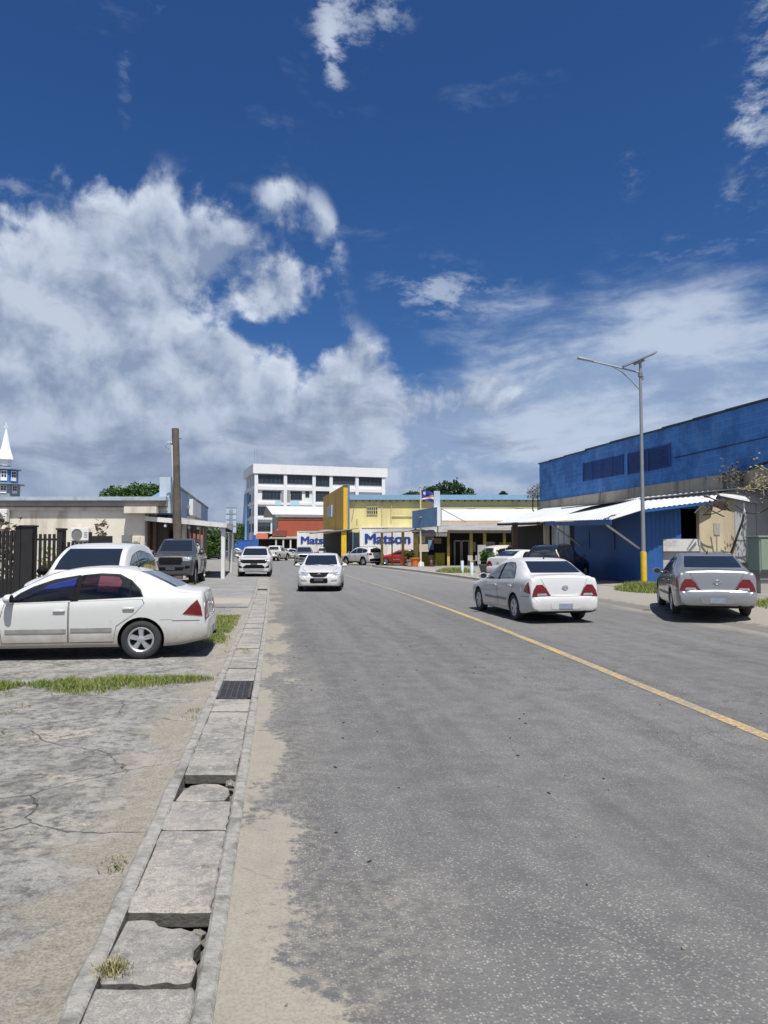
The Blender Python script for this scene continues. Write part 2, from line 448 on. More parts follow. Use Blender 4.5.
    def mirror(x, y, z, k=1.0):
        for sg in (1, -1):
            mb = MB()
            prof = [(0, .075), (.06, .07), (.11, .045), (.125, 0)]
            vs = []
            for r, h in prof:
                for j in range(16):
                    a = 2*pi*j/16; vs.append((x+h*1.1*k, sg*y+cos(a)*r*.85*k, z+sin(a)*r*.62*k))
            for j in range(16):
                a = 2*pi*j/16; vs.append((x-.03, sg*y+cos(a)*.095*k, z+sin(a)*.070*k))
            fs = [(i*16+j, i*16+(j+1) % 16, (i+1)*16+(j+1) % 16, (i+1)*16+j) for i in range(4) for j in range(16)]
            fs.append(tuple(64+j for j in range(16)))
            mb.add(vs, fs); mb.tube([(x+.02, sg*(y-.06), z-.02), (x+.03, sg*(y-.17), z-.05)], .02, 8)
            parts.append(['side_mirror', None, mesh_only(mb, 'side_mirror', True, 50), None]); pi_ = len(parts)-1
            mb = MB(); mb.add([(x-.032, sg*y+cos(2*pi*j/16)*.088*k, z+sin(2*pi*j/16)*.063*k) for j in range(16)]+[(x-.034, sg*y, z)], [(j, (j+1) % 16, 16) for j in range(16)])
            parts.append(['mirror_glass', pi_, mesh_only(mb, 'mirror_glass'), 'car glass'])
    if kind == 'sedan':
        for s in 'LR': add('pillar_trim', [(s, [(-.13, .905), (-.24, .915), (-.315, 1.29), (-.20, 1.30)])], .0095, 'black plastic', thick=.01)
        fd = [(.82, .28), (.86, .60), (.80, .865), (-.10, .895), (-.10, .28)]
        rd = [(-.125, .28), (-.125, .897), (-1.17, .925), (-1.20, .86), (-1.06, .70), (-.80, .52), (-.76, .28)]
        fw = [(.755, .90), (.60, 1.03), (.42, 1.125), (.15, 1.225), (-.21, 1.298), (-.17, .93)]
        rw = [(-.235, .935), (-.285, 1.30), (-.55, 1.318), (-.80, 1.30), (-.98, 1.215), (-1.12, 1.08), (-1.17, .975)]
        door(fd, fw, .02, .765); door(rd, rw, -.98, .79)
        add('windscreen', [('F', [(-.645, .985), (.645, .985), (.615, 1.14), (.545, 1.345), (-.545, 1.345), (-.615, 1.14)])], .006, 'car glass', K=8)
        add('rear_window', [('B', [(-.60, 1.105), (.60, 1.105), (.575, 1.22), (.525, 1.352), (-.525, 1.352), (-.575, 1.22)])], .006, 'car glass', K=8)
        mo = rect(.78, .425, -.08, .485); mo2 = rect(-.145, .435, -.74, .495)
        for s in 'LR':
            for mm_ in (mo, mo2): add('side_moulding', [(s, mm_)], .014, 'moulding')
        add('hood_seal', [('T', [(.93, -.66), (.93, .66), (1.6, .64), (2.09, .50), (2.14, 0), (2.09, -.50), (1.6, -.64)])], .0015, 'seal', thick=.01)
        add('hood', [('T', [(.945, -.65), (.945, .65), (1.6, .63), (2.075, .49), (2.125, 0), (2.075, -.49), (1.6, -.63)])], .005, None, thick=.012, K=8)
        tl = [(-.335, .605), (.335, .605), (.48, .86), (.56, 1.0), (-.56, 1.0), (-.48, .86)]
        add('trunk_seal', [('B', grow(tl, .009))], .0015, 'seal', thick=.01)
        add('trunk_lid', [('B', tl)], .005, None, thick=.012, K=8)
        lamp = [(.775, .60), (.735, .74), (.66, .855), (.52, .86), (.45, .78), (.355, .605)]
        side = [(-1.78, .695), (-1.90, .83), (-1.99, .915), (-2.045, .80), (-2.07, .66)]
        for sg in (1, -1):
            add('tail_light', [('B', lamp if sg == 1 else mir(lamp)), ('L' if sg == 1 else 'R', side)], .009, 'lamp red', K=5)
        add('plate_recess', [('B', rect(-.30, .33, .30, .50))], .003, None, thick=.01)
        pr = [(-.33, .335), (-.24, .32), (.24, .32), (.33, .335), (.36, .46), (-.36, .46)]
        add('bumper_trim', [('B', pr)], .006, None, thick=.012)
        add('number_plate', [('B', rect(-.16, .335, .16, .445))], .014, 'plate')
        add('fuel_flap', [('L', rect(-1.62, .61, -1.44, .80))], .004, None, thick=.008)
        add('bumper_seam', [('L', rect(-1.62, .586, -2.03, .594)), ('R', rect(-1.62, .586, -2.03, .594))], .003, 'seal', thick=.005, K=3)
        add('bumper_seam', [('L', rect(1.80, .565, 2.06, .573)), ('R', rect(1.80, .565, 2.06, .573))], .003, 'seal', thick=.005, K=3)
        rv = [(.42, .617), (.66, .617), (.64, .668), (.45, .668)]
        for sg in (1, -1): add('reverse_lamp', [('B', rv if sg == 1 else mir(rv))], .013, 'lamp clear', thick=.01, K=4)
        h = _cast(bvh, 'T', -.95, 0); mb = MB(); mb.tube([h[0], h[0]+Vector((-.05, 0, .05)), h[0]+Vector((-.16, 0, .12))], [.02, .008, .004], 6); parts.append(['antenna', None, mesh_only(mb, 'antenna'), 'black plastic'])
        mb = MB()
        for y0, y1 in ((.52, -.02), (-.08, -.60)):
            p0, p1 = _cast(bvh, 'T', .99, y0), _cast(bvh, 'T', .90, y1); mb.tube([p0[0]+Vector((0, 0, .015)), p0[0].lerp(p1[0], .5)+Vector((0, 0, .025)), p1[0]+Vector((0, 0, .015))], .009, 5)
        parts.append(['wiper', None, mesh_only(mb, 'wiper'), 'black plastic'])
        # front face
        gr = [(-.37, .71), (.37, .71), (.30, .595), (.18, .550), (-.18, .550), (-.30, .595)]
        add('grille_surround', [('F', grow(gr, .016))], .006, 'chrome', thick=.02)
        g = add('grille', [('F', gr)], .014, 'black plastic')
        add('air_intake', [('F', [(-.31, .325), (.31, .325), (.34, .42), (.31, .515), (-.31, .515), (-.34, .42)])], .006, 'black plastic')
        add('number_plate', [('F', rect(-.17, .40, .17, .50))], .014, 'dark plate')
        hl = [(.40, .62), (.37, .70), (.62, .735), (.74, .725), (.77, .64), (.60, .60)]
        fl = [(.44, .39), (.66, .40), (.68, .46), (.48, .455)]
        for sg in (1, -1):
            add('headlight', [('F', hl if sg == 1 else mir(hl))], .008, 'lamp clear', K=5)
            add('fog_lamp', [('F', fl if sg == 1 else mir(fl))], .006, 'moulding', K=4)
        for sx, zz, a in ((-1, .795, 'B'), (1, .645, 'F')):
            h = _cast(bvh, a, 0, zz); mb = MB()
            n = 20
            tp = [h[0]+Vector((sx*.016, .065*cos(2*pi*j/n), .045*sin(2*pi*j/n))) for j in range(n+1)]
            mb.tube(tp, .008, 6); mb.box(h[0]+Vector((sx*.012, 0, 0)), (.012, .15, .018))
            parts.append(['badge', None, mesh_only(mb, 'badge'), 'chrome'])
        mb = MB(); mb.tube([(-2.17, -.45, .26), (-1.8, -.45, .27)], .028, 10); parts.append(['exhaust_pipe', None, mesh_only(mb, 'exhaust_pipe'), 'black plastic'])
        mirror(.70, .935, .955)
    elif kind in ('suv', 'crossover', 'boxsuv'):
        b = .06 if kind == 'boxsuv' else 0
        fd = [(.84, .34), (.88, .70), (.82, 1.0), (-.17, 1.02), (-.17, .34)]
        rd = [(-.195, .34), (-.195, 1.02), (-1.2, 1.05), (-1.16, .84), (-.98, .70), (-.88, .50), (-.86, .34)]
        fw = [(.76, 1.06), (.62, 1.16+b), (.42, 1.28+b), (.18, 1.41+b), (-.16, 1.50+b), (-.20, 1.075)]
        rw = [(-.26, 1.08), (-.24, 1.51+b), (-.6, 1.535+b), (-1.08, 1.51+b), (-1.14, 1.11)]
        qw = [(-1.20, 1.12), (-1.15, 1.50+b), (-1.6, 1.44+b), (-1.86, 1.34+b*.6), (-1.80, 1.20), (-1.60, 1.15)]
        door(fd, fw, -.05, .92); door(rd, rw, -1.02, .95)
        for s in 'LR':
            add('window_seal', [(s, grow(qw, .015))], .004, 'seal', thick=.01)
            add('side_window', [(s, qw)], .008, 'car glass', thick=.01)
        add('windscreen', [('F', [(-.70, 1.15+b), (.70, 1.15+b), (.665, 1.36+b), (.60, 1.545+b*1.8), (-.60, 1.545+b*1.8), (-.665, 1.36+b)])], .006, 'car glass', K=8)
        add('rear_window', [('B', [(-.66, 1.16), (.66, 1.16), (.61, 1.32+b), (.56, 1.475+b*1.6), (-.56, 1.475+b*1.6), (-.61, 1.32+b)])], .007, 'car glass', K=8)
        tg = [(-.60, .64), (.60, .64), (.70, .90), (.70, 1.10), (-.70, 1.10), (-.70, .90)]
        add('tailgate_seal', [('B', grow(tg, .01))], .0015, 'seal', thick=.01)
        add('tailgate', [('B', tg)], .005, None, thick=.012, K=8)
        add('number_plate', [('B', rect(-.17, .74, .17, .86))], .014, 'plate')
        add('rear_bumper_trim', [('B', [(-.80, .36), (.80, .36), (.80, .58), (.55, .62), (-.55, .62), (-.80, .58)])], .008, 'black plastic', K=8)
        tl = [(.50, .93), (.66, .90), (.86, .92), (.87, 1.08), (.70, 1.12), (.52, 1.06)]
        sd = [(-1.92, .96), (-2.10, .93), (-2.13, 1.06), (-2.0, 1.10)]
        hl = [(.72, .70), (.70, .78), (.82, .84), (.875, .86), (.875, .72), (.84, .62), (.78, .60)]
        fl = [(.60, .46), (.82, .48), (.82, .62), (.70, .58)]
        for sg in (1, -1):
            add('tail_light', [('B', tl if sg == 1 else mir(tl)), ('L' if sg == 1 else 'R', sd)], .010, 'lamp red', K=5)
            add('headlight', [('F', hl if sg == 1 else mir(hl))], .010, 'lamp clear', K=5)
            add('fog_lamp', [('F', fl if sg == 1 else mir(fl))], .007, 'black plastic', K=4)
        add('grille', [('F', [(-.62, .735), (.62, .735), (.80, .85), (.78, .93), (-.78, .93), (-.80, .85)])], .009, 'black plastic', K=8)
        add('air_intake', [('F', [(-.56, .45), (.56, .45), (.60, .52), (.44, .645), (-.44, .645), (-.60, .52)])], .009, 'black plastic', K=8)
        add('skid_plate', [('F', [(-.50, .36), (.50, .36), (.58, .44), (-.58, .44)])], .014, 'alloy')
        add('number_plate', [('F', rect(-.19, .63, .19, .74))], .020, 'dark plate')
        if kind == 'crossover':
            for s in 'LR':
                for a in ax:
                    mb = MB(); arch_into(mb, bvh, s, a, ra*.885, ra+.001, ra+.055, .012); parts.append(['wheel_arch_trim', None, mesh_only(mb, 'wheel_arch_trim'), 'black plastic'])
                add('sill_trim', [(s, rect(.93, .255, -.89, .335))], .012, 'black plastic')
        mb = MB()
        for sg in (1, -1):
            pts = []
            for k in range(9):
                x = .05-1.7*k/8; h = _cast(bvh, 'T', x, sg*.58); pts.append(h[0]+Vector((0, 0, .045 if 0 < k < 8 else .0)))
            mb.tube(pts, .016, 6)
        parts.append(['roof_rails', None, mesh_only(mb, 'roof_rails'), 'black plastic'])
        mirror(.70, 1.03, 1.12+b, 1.15)
    else:
        fd = [(1.05, .45), (1.08, .80), (1.0, 1.085), (.16, 1.10), (.16, .45)]
        rd = [(.135, .45), (.135, 1.10), (-.80, 1.11), (-.80, .45)]
        fw = [(.92, 1.15), (.72, 1.32), (.50, 1.50), (.36, 1.60), (.17, 1.645), (.15, 1.155)]
        rw = [(.09, 1.16), (.10, 1.65), (-.40, 1.665), (-.68, 1.62), (-.72, 1.17)]
        door(fd, fw, .26, 1.0); door(rd, rw, -.68, 1.01)
        add('windscreen', [('F', [(-.70, 1.27), (.70, 1.27), (.66, 1.50), (.60, 1.70), (-.60, 1.70), (-.66, 1.50)])], .006, 'car glass', K=8)
        add('rear_window', [('B', [(-.58, 1.30), (.58, 1.30), (.55, 1.66), (-.55, 1.66)])], .006, 'car glass', K=8)
        add('bed_cover', [('T', [(-1.0, -.74), (-1.0, .74), (-2.52, .74), (-2.52, -.74)])], .006, 'black plastic', K=8)
        tg = rect(-.70, .70, .70, 1.10)
        add('tailgate_seal', [('B', grow(tg, .014))], .0015, 'seal', thick=.01)
        add('tailgate', [('B', tg)], .006, None, thick=.012, K=8)
        add('number_plate', [('B', rect(-.17, .56, .17, .65))], .02, 'plate')
        mb = MB(); mb.box((-2.74, 0, .60), (.14, 1.7, .16)); parts.append(['rear_bumper', None, mesh_only(mb, 'rear_bumper', True, 40, .03), 'alloy'])
        hl = [(.52, .90), (.50, 1.02), (.72, 1.05), (.86, 1.05), (.86, .93), (.70, .90)]
        tl = rect(.74, .74, .90, 1.06)
        fl = [(.58, .60), (.80, .62), (.80, .72), (.62, .72)]
        for sg in (1, -1):
            add('tail_light', [('B', tl if sg == 1 else mir(tl))], .010, 'lamp red', K=5)
            add('headlight', [('F', hl if sg == 1 else mir(hl))], .010, 'lamp clear', K=5)
            add('fog_lamp', [('F', fl if sg == 1 else mir(fl))], .008, 'black plastic', K=4)
        add('grille', [('F', [(-.44, .76), (.44, .76), (.49, .90), (.46, 1.04), (-.46, 1.04), (-.49, .90)])], .012, 'black plastic', K=8)
        add('air_intake', [('F', [(-.52, .54), (.52, .54), (.56, .66), (-.56, .66)])], .010, 'black plastic', K=8)
        add('number_plate', [('F', rect(-.19, .55, .19, .66))], .022, 'dark plate')
        for s in 'LR':
            for a in ax:
                mb = MB(); arch_into(mb, bvh, s, a, ra*.885, ra+.001, ra+.06, .035); parts.append(['wheel_arch_trim', None, mesh_only(mb, 'wheel_arch_trim'), 'black plastic'])
        mirror(.92, 1.09, 1.22, 1.35)
    SPECS[kind] = (parts, bvh, dict(ax=ax, rt=rt, tw=tw, W=W, spk=spk))
    return SPECS[kind]
def car(kind, name, loc, heading, pm, label, cat, group=None, scale=(1, 1, 1), steer=0, lift=0.0, mirror_mat=None, arch=True, skip=()):
    parts, bvh, q = car_spec(kind)
    h = Vector((heading[0], heading[1]))
    root = empty(name, loc, atan2(h.y, h.x)); root.scale = scale
    tag(root, label, cat, group)
    obs = []
    for nm, par, me, mm in parts:
        if nm in skip: obs.append(None); continue
        m = MATS[mm] if mm else (mirror_mat if (nm == 'side_mirror' and mirror_mat) else pm)
        o = link(nm, me, root if par is None else obs[par], [m, MATS['underbody']] if nm == 'body' else [m], (0, 0, lift) if par is None else None)
        obs.append(o)
    ty, rm, br = wheel_meshes(q['rt'], q['tw'], q['spk'])
    for i, ax in enumerate(q['ax']):
        for sg in (1, -1):
            w = empty('wheel', (ax, sg*(q['W']-q['tw']/2-.012), q['rt']), (0 if sg == 1 else pi)+(steer if i == 0 else 0), root)
            w.scale = (1, 1, 1)
            link('tyre', ty, w, [MATS['rubber']]); link('rim', rm, w, [MATS['alloy']]); link('brake_disc', br, w, [MATS['underbody']])
    return root
# ------------------------------------------------------------------ the ground, road and drain
def XR(Y):                                   # right (road) edge of the drain
    d = Y-2.66
    return -.613-.143*d-.00032*d*d
KERB = [(-3, 8.55), (6, 8.1), (14.3, 7.63), (21.7, 6.74), (29, 5.65), (36.5, 4.44), (44, 2.95), (52, 1.1), (60, -1.1), (70, -4.4), (85, -9.6), (110, -19), (135, -29)]
XK = pchip([k[0] for k in KERB], [k[1] for k in KERB])
YEL = [(G(px, py).y, G(px, py).x) for px, py in ((768, 737.3), (654, 691), (540.7, 644.7), (473.8, 618.5), (433, 603.5), (395.7, 590.7), (368, 582.2))]
XY = pchip([2.0]+[y[0] for y in YEL]+[60], [YEL[0][1]+.45]+[y[1] for y in YEL]+[-5.2])
def uvmesh(name, rows, us, zf, mat, uvf=None):
    """strip mesh: rows of Y; for each, x(u)"""
    vs = []; uv = []
    for Y in rows:
        for u in us:
            x, a, b = uvf(u, Y); vs.append((x, Y, zf(x, Y, u))); uv.append((a, b))
    n = len(us); fs = [(i*n+j, i*n+j+1, (i+1)*n+j+1, (i+1)*n+j) for i in range(len(rows)-1) for j in range(n-1)]
    me = bpy.data.meshes.new(name); me.from_pydata(vs, [], fs)
    l = me.uv_layers.new(name='UVMap')
    for lp in me.loops: l.data[lp.index].uv = uv[lp.vertex_index]
    me.materials.append(mat); me.polygons.foreach_set('use_smooth', [True]*len(fs)); me.update()
    o = bpy.data.objects.new(name, me); C.objects.link(o); o['kind'] = 'structure'
    return o
def frange(a, b, s):
    out = []; x = a
    while x < b: out.append(x); x += s
    return out+[b]
# --- asphalt
m_road, T, b = mat0('asphalt')
uv = T.n('ShaderNodeTexCoord').outputs['UV']
sp = T.n('ShaderNodeSeparateXYZ', {0: uv}); u, v = sp.outputs[0], sp.outputs[1]
big = T.noise(uv, .35, 5, .6)
streak = T.noise(T.n('ShaderNodeMapping', {'Vector': uv, 'Scale': (1.6, .10, 1)}).outputs[0], 1.0, 5, .6)
mid = T.noise(uv, 3.5, 7, .65)
fine = T.noise(uv, 60, 3, .7)
vor = T.n('ShaderNodeTexVoronoi', {'Vector': uv, 'Scale': 76.0}, feature='F1')
cellv = T.n('ShaderNodeSeparateColor', {0: vor.outputs['Color']})
isst = T.m('MULTIPLY', T.ss(cellv.outputs[0], .48, .90), T.ss(vor.outputs['Distance'], .56, .26))
worn = T.ss(T.m('ADD', T.m('MULTIPLY', mid, .5), T.m('MULTIPLY', big, .7)), .45, .75)
tone = T.m('ADD', T.m('MULTIPLY', streak, .55), T.m('MULTIPLY', mid, .45))
c = T.mix(T.ss(tone, .32, .68), (.086, .085, .084, 1), (.152, .149, .143, 1))
c = T.mix(T.m('MULTIPLY', T.ss(fine, .3, .7), .45), c, (.058, .058, .058, 1))
c = T.mix(T.m('MULTIPLY', isst, T.m('ADD', T.m('MULTIPLY', worn, .50), .24)), c, (.32, .31, .29, 1))
# asphalt turns paler along the far stretch
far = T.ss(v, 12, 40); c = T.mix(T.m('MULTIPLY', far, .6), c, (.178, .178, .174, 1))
spt = T.m('MULTIPLY', T.ss(T.noise(uv, 1.7, 3, .5), .66, .74), .35); c = T.mix(spt, c, (.06, .06, .062, 1))
scuff = T.ss(T.noise(T.n('ShaderNodeMapping', {'Vector': uv, 'Scale': (2.4, .22, 1)}).outputs[0], 1.6, 4, .6), .54, .66); c = T.mix(T.m('MULTIPLY', scuff, .28), c, (.075, .075, .078, 1))
# sand drifted in from the drain edge, patch shapes along the gutter
sn = T.noise(T.n('ShaderNodeMapping', {'Vector': uv, 'Scale': (1.0, .55, 1)}).outputs[0], 1.15, 5, .55)
sn2 = T.noise(uv, 14, 6, .7)
blot = T.noise(T.n('ShaderNodeMapping', {'Vector': uv, 'Location': (3.1, 7.7, 0), 'Scale': (.8, .42, 1)}).outputs[0], .9, 3, .5)
nearw = T.ss(v, 4.9, 3.6)
edge = T.m('ADD', T.m('ADD', T.m('MULTIPLY', u, -1.45), T.m('MULTIPLY', nearw, .42)), T.m('ADD', T.m('MULTIPLY', T.m('SUBTRACT', sn, .56), 3.0), T.m('ADD', T.m('MULTIPLY', T.m('SUBTRACT', blot, .52), 2.2), T.m('ADD', T.m('MULTIPLY', T.m('SUBTRACT', sn2, .5), 1.0), T.m('MULTIPLY', T.m('SUBTRACT', fine, .5), .5)))))
core = T.ss(edge, -.56, -.40)
sand = T.mix(sn2, (.195, .175, .142, 1), (.305, .277, .228, 1))
sand = T.mix(T.m('MULTIPLY', T.ss(fine, .42, .66), .5), sand, (.145, .132, .11, 1)); sand = T.mix(T.m('MULTIPLY', T.ss(mid, .50, .66), .35), sand, (.155, .145, .125, 1))
thin = T.m('MULTIPLY', T.ss(edge, -1.5, -.2), T.m('MULTIPLY', T.ss(sn2, .40, .62), .55))
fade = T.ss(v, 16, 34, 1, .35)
c = T.mix(thin, c, (.225, .205, .170, 1))
c = T.mix(T.m('MULTIPLY', core, T.m('MULTIPLY', fade, .95)), c, sand)
# dusty right margin
w = T.n('ShaderNodeAttribute', attribute_name='rside').outputs['Fac']
rd = T.ss(T.m('ADD', w, T.m('MULTIPLY', T.m('SUBTRACT', sn, .5), 1.3)), .9, .1)
c = T.mix(T.m('MULTIPLY', rd, .75), c, T.mix(sn2, (.16, .15, .13, 1), (.29, .265, .22, 1)))
# thin wandering cracks, and a few old patches
ck = T.n('ShaderNodeTexVoronoi', {'Vector': T.n('ShaderNodeVectorMath', {0: uv, 1: T.n('ShaderNodeTexNoise', {'Vector': uv, 'Scale': 1.2, 'Detail': 4}).outputs['Color']}, operation='ADD').outputs[0], 'Scale': .42}, feature='DISTANCE_TO_EDGE')
crk = T.m('MULTIPLY', T.ss(ck.outputs[0], .008, .002), T.ss(big, .50, .58))
c = T.mix(T.m('MULTIPLY', crk, .45), c, (.06, .06, .06, 1))
T.nt.links.new(c, b.inputs['Base Color'])
b.inputs['Roughness'].default_value = .82; b.inputs['Specular IOR Level'].default_value = .35
hh = T.m('ADD', T.m('MULTIPLY', vor.outputs['Distance'], -.5), T.m('ADD', T.m('MULTIPLY', fine, .5), T.m('MULTIPLY', mid, .6)))
bp = T.n('ShaderNodeBump', {'Height': hh, 'Strength': T.m('SUBTRACT', .75, T.m('MULTIPLY', core, .5)), 'Distance': .008})
T.nt.links.new(bp.outputs[0], b.inputs['Normal'])
US = [0, .06, .14, .25, .4, .55, .7, .85, .94, 1]
def road_uv(u, Y):
    x0 = XR(Y) if Y < 50 else XR(50)-.30*(Y-50); x1 = XK(Y)
    x = x0+(x1-x0)*u
    return x, x-x0, Y
rows = frange(-4, 50, 1.0)+frange(52, 135, 3)
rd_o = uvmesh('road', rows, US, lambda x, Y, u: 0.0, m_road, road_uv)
at_ = rd_o.data.attributes.new('rside', 'FLOAT', 'POINT')
for i, Y in enumerate(rows):
    for j, u in enumerate(US):
        x0 = road_uv(0, Y)[0]; at_.data[i*len(US)+j].value = (XK(Y)-x0)*(1-u)
# --- painted line
m_line, T, b = mat0('worn yellow paint')
uv = T.n('ShaderNodeTexCoord').outputs['Object']
n1 = T.noise(uv, 16, 7, .7); n2 = T.noise(uv, .8, 3, .5)
f = T.ss(T.m('ADD', n1, T.m('MULTIPLY', n2, .35)), .50, .74)
yy = T.n('ShaderNodeSeparateXYZ', {0: uv}).outputs[1]
f = T.m('ADD', f, T.ss(yy, 14, 44, 0, .80), clamp=True)
c = T.mix(f, (.54, .315, .050, 1), (.20, .185, .15, 1))
T.nt.links.new(c, b.inputs['Base Color']); b.inputs['Roughness'].default_value = .75
def line_uv(u, Y): return XY(Y)+(u-.5)*.15, u, Y
uvmesh('road_line', frange(2.0, 46, .5), [0, 1], lambda x, Y, u: .004, m_line, line_uv)
# --- base ground out to the horizon
m_gr, T, b = mat0('coral ground')
co = T.n('ShaderNodeTexCoord').outputs['Object']
n1 = T.noise(co, .25, 7, .6); n2 = T.noise(co, 4, 6, .7)
c = T.mix(T.ss(n1, .35, .65), (.17, .165, .155, 1), (.25, .235, .205, 1)); c = T.mix(T.m('MULTIPLY', n2, .5), c, (.15, .145, .135, 1))
T.nt.links.new(c, b.inputs['Base Color']); b.inputs['Roughness'].default_value = .9
o = MB().add([(-900, -60, -.26), (900, -60, -.26), (900, 1800, -.26), (-900, 1800, -.26)], [(0, 1, 2, 3)]).build('ground', m_gr); o['kind'] = 'structure'
# --- weathered concrete lot on the left
m_lot, T, b = mat0('weathered concrete lot')
co = T.n('ShaderNodeTexCoord').outputs['Object']
wv = T.n('ShaderNodeVectorMath', {0: co, 1: T.n('ShaderNodeVectorMath', {0: T.n('ShaderNodeTexNoise', {'Vector': co, 'Scale': .9, 'Detail': 5}).outputs['Color'], 'Scale': .8}, operation='SCALE').outputs[0]}, operation='ADD').outputs[0]
A = T.noise(co, .55, 8, .62); B2 = T.noise(wv, 2.2, 9, .68); Cn = T.noise(co, 11, 8, .72); D = T.noise(co, 70, 4, .7)
st = T.noise(T.n('ShaderNodeMapping', {'Vector': wv, 'Scale': (.45, 1.7, 1)}).outputs[0], 1.6, 8, .66)
c = T.mix(T.ss(B2, .34, .64), (.135, .134, .129, 1), (.325, .316, .297, 1))
c = T.mix(T.ss(st, .50, .66), c, (.155, .150, .140, 1))
c = T.mix(T.m('MULTIPLY', T.ss(Cn, .44, .68), .7), c, (.275, .265, .235, 1))
c = T.mix(T.m('MULTIPLY', T.ss(Cn, .54, .36), .8), c, (.062, .060, .056, 1))
sandm = T.ss(T.m('ADD', T.m('MULTIPLY', A, .6), T.m('MULTIPLY', st, .55)), .635, .71)
c = T.mix(T.m('MULTIPLY', sandm, T.ss(Cn, .42, .56)), c, (.37, .335, .27, 1))
le = T.n('ShaderNodeAttribute', attribute_name='edge').outputs['Fac']
es = T.ss(T.m('ADD', le, T.m('MULTIPLY', T.m('SUBTRACT', B2, .5), 2.2)), .48, .16)
c = T.mix(T.m('MULTIPLY', es, .9), c, T.mix(Cn, (.20, .178, .14, 1), (.36, .325, .265, 1)))
ck = T.n('ShaderNodeTexVoronoi', {'Vector': wv, 'Scale': .75}, feature='DISTANCE_TO_EDGE').outputs[0]
crk = T.m('MULTIPLY', T.ss(ck, .008, .001), T.m('MULTIPLY', T.ss(A, .44, .54), T.ss(Cn, .42, .55)))
c = T.mix(T.m('MULTIPLY', crk, .22), c, (.07, .067, .06, 1))
pk = T.m('MULTIPLY', T.ss(T.noise(wv, 5.5, 6, .6), .60, .66), T.ss(A, .62, .45))
c = T.mix(T.m('MULTIPLY', pk, .6), c, (.32, .30, .255, 1))
c = T.mix(T.m('MULTIPLY', T.ss(D, .42, .62), .5), c, (.085, .082, .076, 1))
lt = T.m('MULTIPLY', T.ss(T.noise(wv, 3.4, 9, .72), .52, .60), T.ss(A, .38, .5)); c = T.mix(T.m('MULTIPLY', lt, .55), c, (.31, .295, .26, 1))
mo = T.m('MULTIPLY', T.ss(T.noise(co, 1.3, 7, .7), .56, .66), T.ss(Cn, .45, .6)); c = T.mix(T.m('MULTIPLY', mo, .55), c, (.10, .105, .055, 1))
T.nt.links.new(c, b.inputs['Base Color']); b.inputs['Roughness'].default_value = .9
hh = T.m('ADD', T.m('MULTIPLY', B2, 1.4), T.m('ADD', T.m('MULTIPLY', Cn, .8), T.m('ADD', T.m('MULTIPLY', D, .25), T.m('MULTIPLY', crk, -1.0))))
bp = T.n('ShaderNodeBump', {'Height': hh, 'Strength': 1.0, 'Distance': .034}); T.nt.links.new(bp.outputs[0], b.inputs['Normal'])
def lot_uv(u, Y):
    x1 = (XR(Y)-.56 if Y < 50 else XR(50)-.30*(Y-50)-.03)
    return x1+.03-u, u, Y
lus = [0, .12, .25, .4, .6, .8, 1.0, 1.3, 1.7, 2.2, 2.8, 3.5, 4.5, 6, 8, 11, 15, 20, 30, 45]
lrows = frange(-4, 16, .16)+frange(16.4, 49.9, .8)+[49.95]+frange(50, 134, 3)
def lot_z(x, Y, u):
    d = .018*mnoise.noise((x*.9, Y*.9, 0))+.008*mnoise.noise((x*3.1, Y*3.1, 3)) if Y < 16 else 0.0
    return .014+d*min(1, u/.3) - (.012 if .05 < u < .5 else 0)*(1 if Y < 16 else 0)
lot = uvmesh('concrete_lot', lrows, lus, lot_z, m_lot, lot_uv)
a_ = lot.data.attributes.new('edge', 'FLOAT', 'POINT')
for i in range(len(lrows)):
    for j, u in enumerate(lus): a_.data[i*len(lus)+j].value = u
# newer pavement beyond the grass
m_pav, T, b = mat0('grey pavement')
co = T.n('ShaderNodeTexCoord').outputs['Object']
n1 = T.noise(co, .8, 7, .65); n2 = T.noise(co, 9, 6, .7)
c = T.mix(T.ss(n1, .35, .65), (.155, .155, .152, 1), (.225, .222, .21, 1)); c = T.mix(T.m('MULTIPLY', T.ss(n2, .45, .7), .5), c, (.12, .12, .115, 1))
band = T.n('ShaderNodeSeparateXYZ', {0: co}).outputs[1]
sb = T.m('MULTIPLY', T.ss(T.m('ADD', band, T.m('MULTIPLY', n1, 2.4)), 22.0, 22.7), T.ss(T.m('ADD', band, T.m('MULTIPLY', n1, 2.4)), 25.2, 24.2))
c = T.mix(T.m('MULTIPLY', sb, .8), c, (.29, .265, .215, 1))
T.nt.links.new(c, b.inputs['Base Color']); b.inputs['Roughness'].default_value = .88
def pav_uv(u, Y): return XR(Y)-.57-u, u, Y
uvmesh('pavement', frange(20.0, 50, 1.0), [0, 1.2, 2.4, 3.6, 6], lambda x, Y, u: .030, m_pav, pav_uv)
# --- right verge: sand and concrete forecourt, a little above the road
m_fc, T, b = mat0('sandy forecourt')
co = T.n('ShaderNodeTexCoord').outputs['Object']
uo = T.n('ShaderNodeAttribute', attribute_name='edge').outputs['Fac']
n1 = T.noise(co, .7, 7, .6); n2 = T.noise(co, 8, 7, .7); n3 = T.noise(co, 50, 3, .7)
con = T.mix(T.ss(n1, .35, .65), (.185, .18, .17, 1), (.26, .25, .23, 1))
snd = T.mix(n2, (.205, .188, .16, 1), (.335, .312, .27, 1))
c = T.mix(T.ss(T.m('ADD', uo, T.m('MULTIPLY', T.m('SUBTRACT', n1, .5), 4)), 3.2, 4.6), snd, con)
c = T.mix(T.m('MULTIPLY', T.ss(n2, .52, .72), .4), c, (.19, .17, .14, 1)); c = T.mix(T.m('MULTIPLY', T.ss(n3, .42, .62), .5), c, (.135, .128, .115, 1))
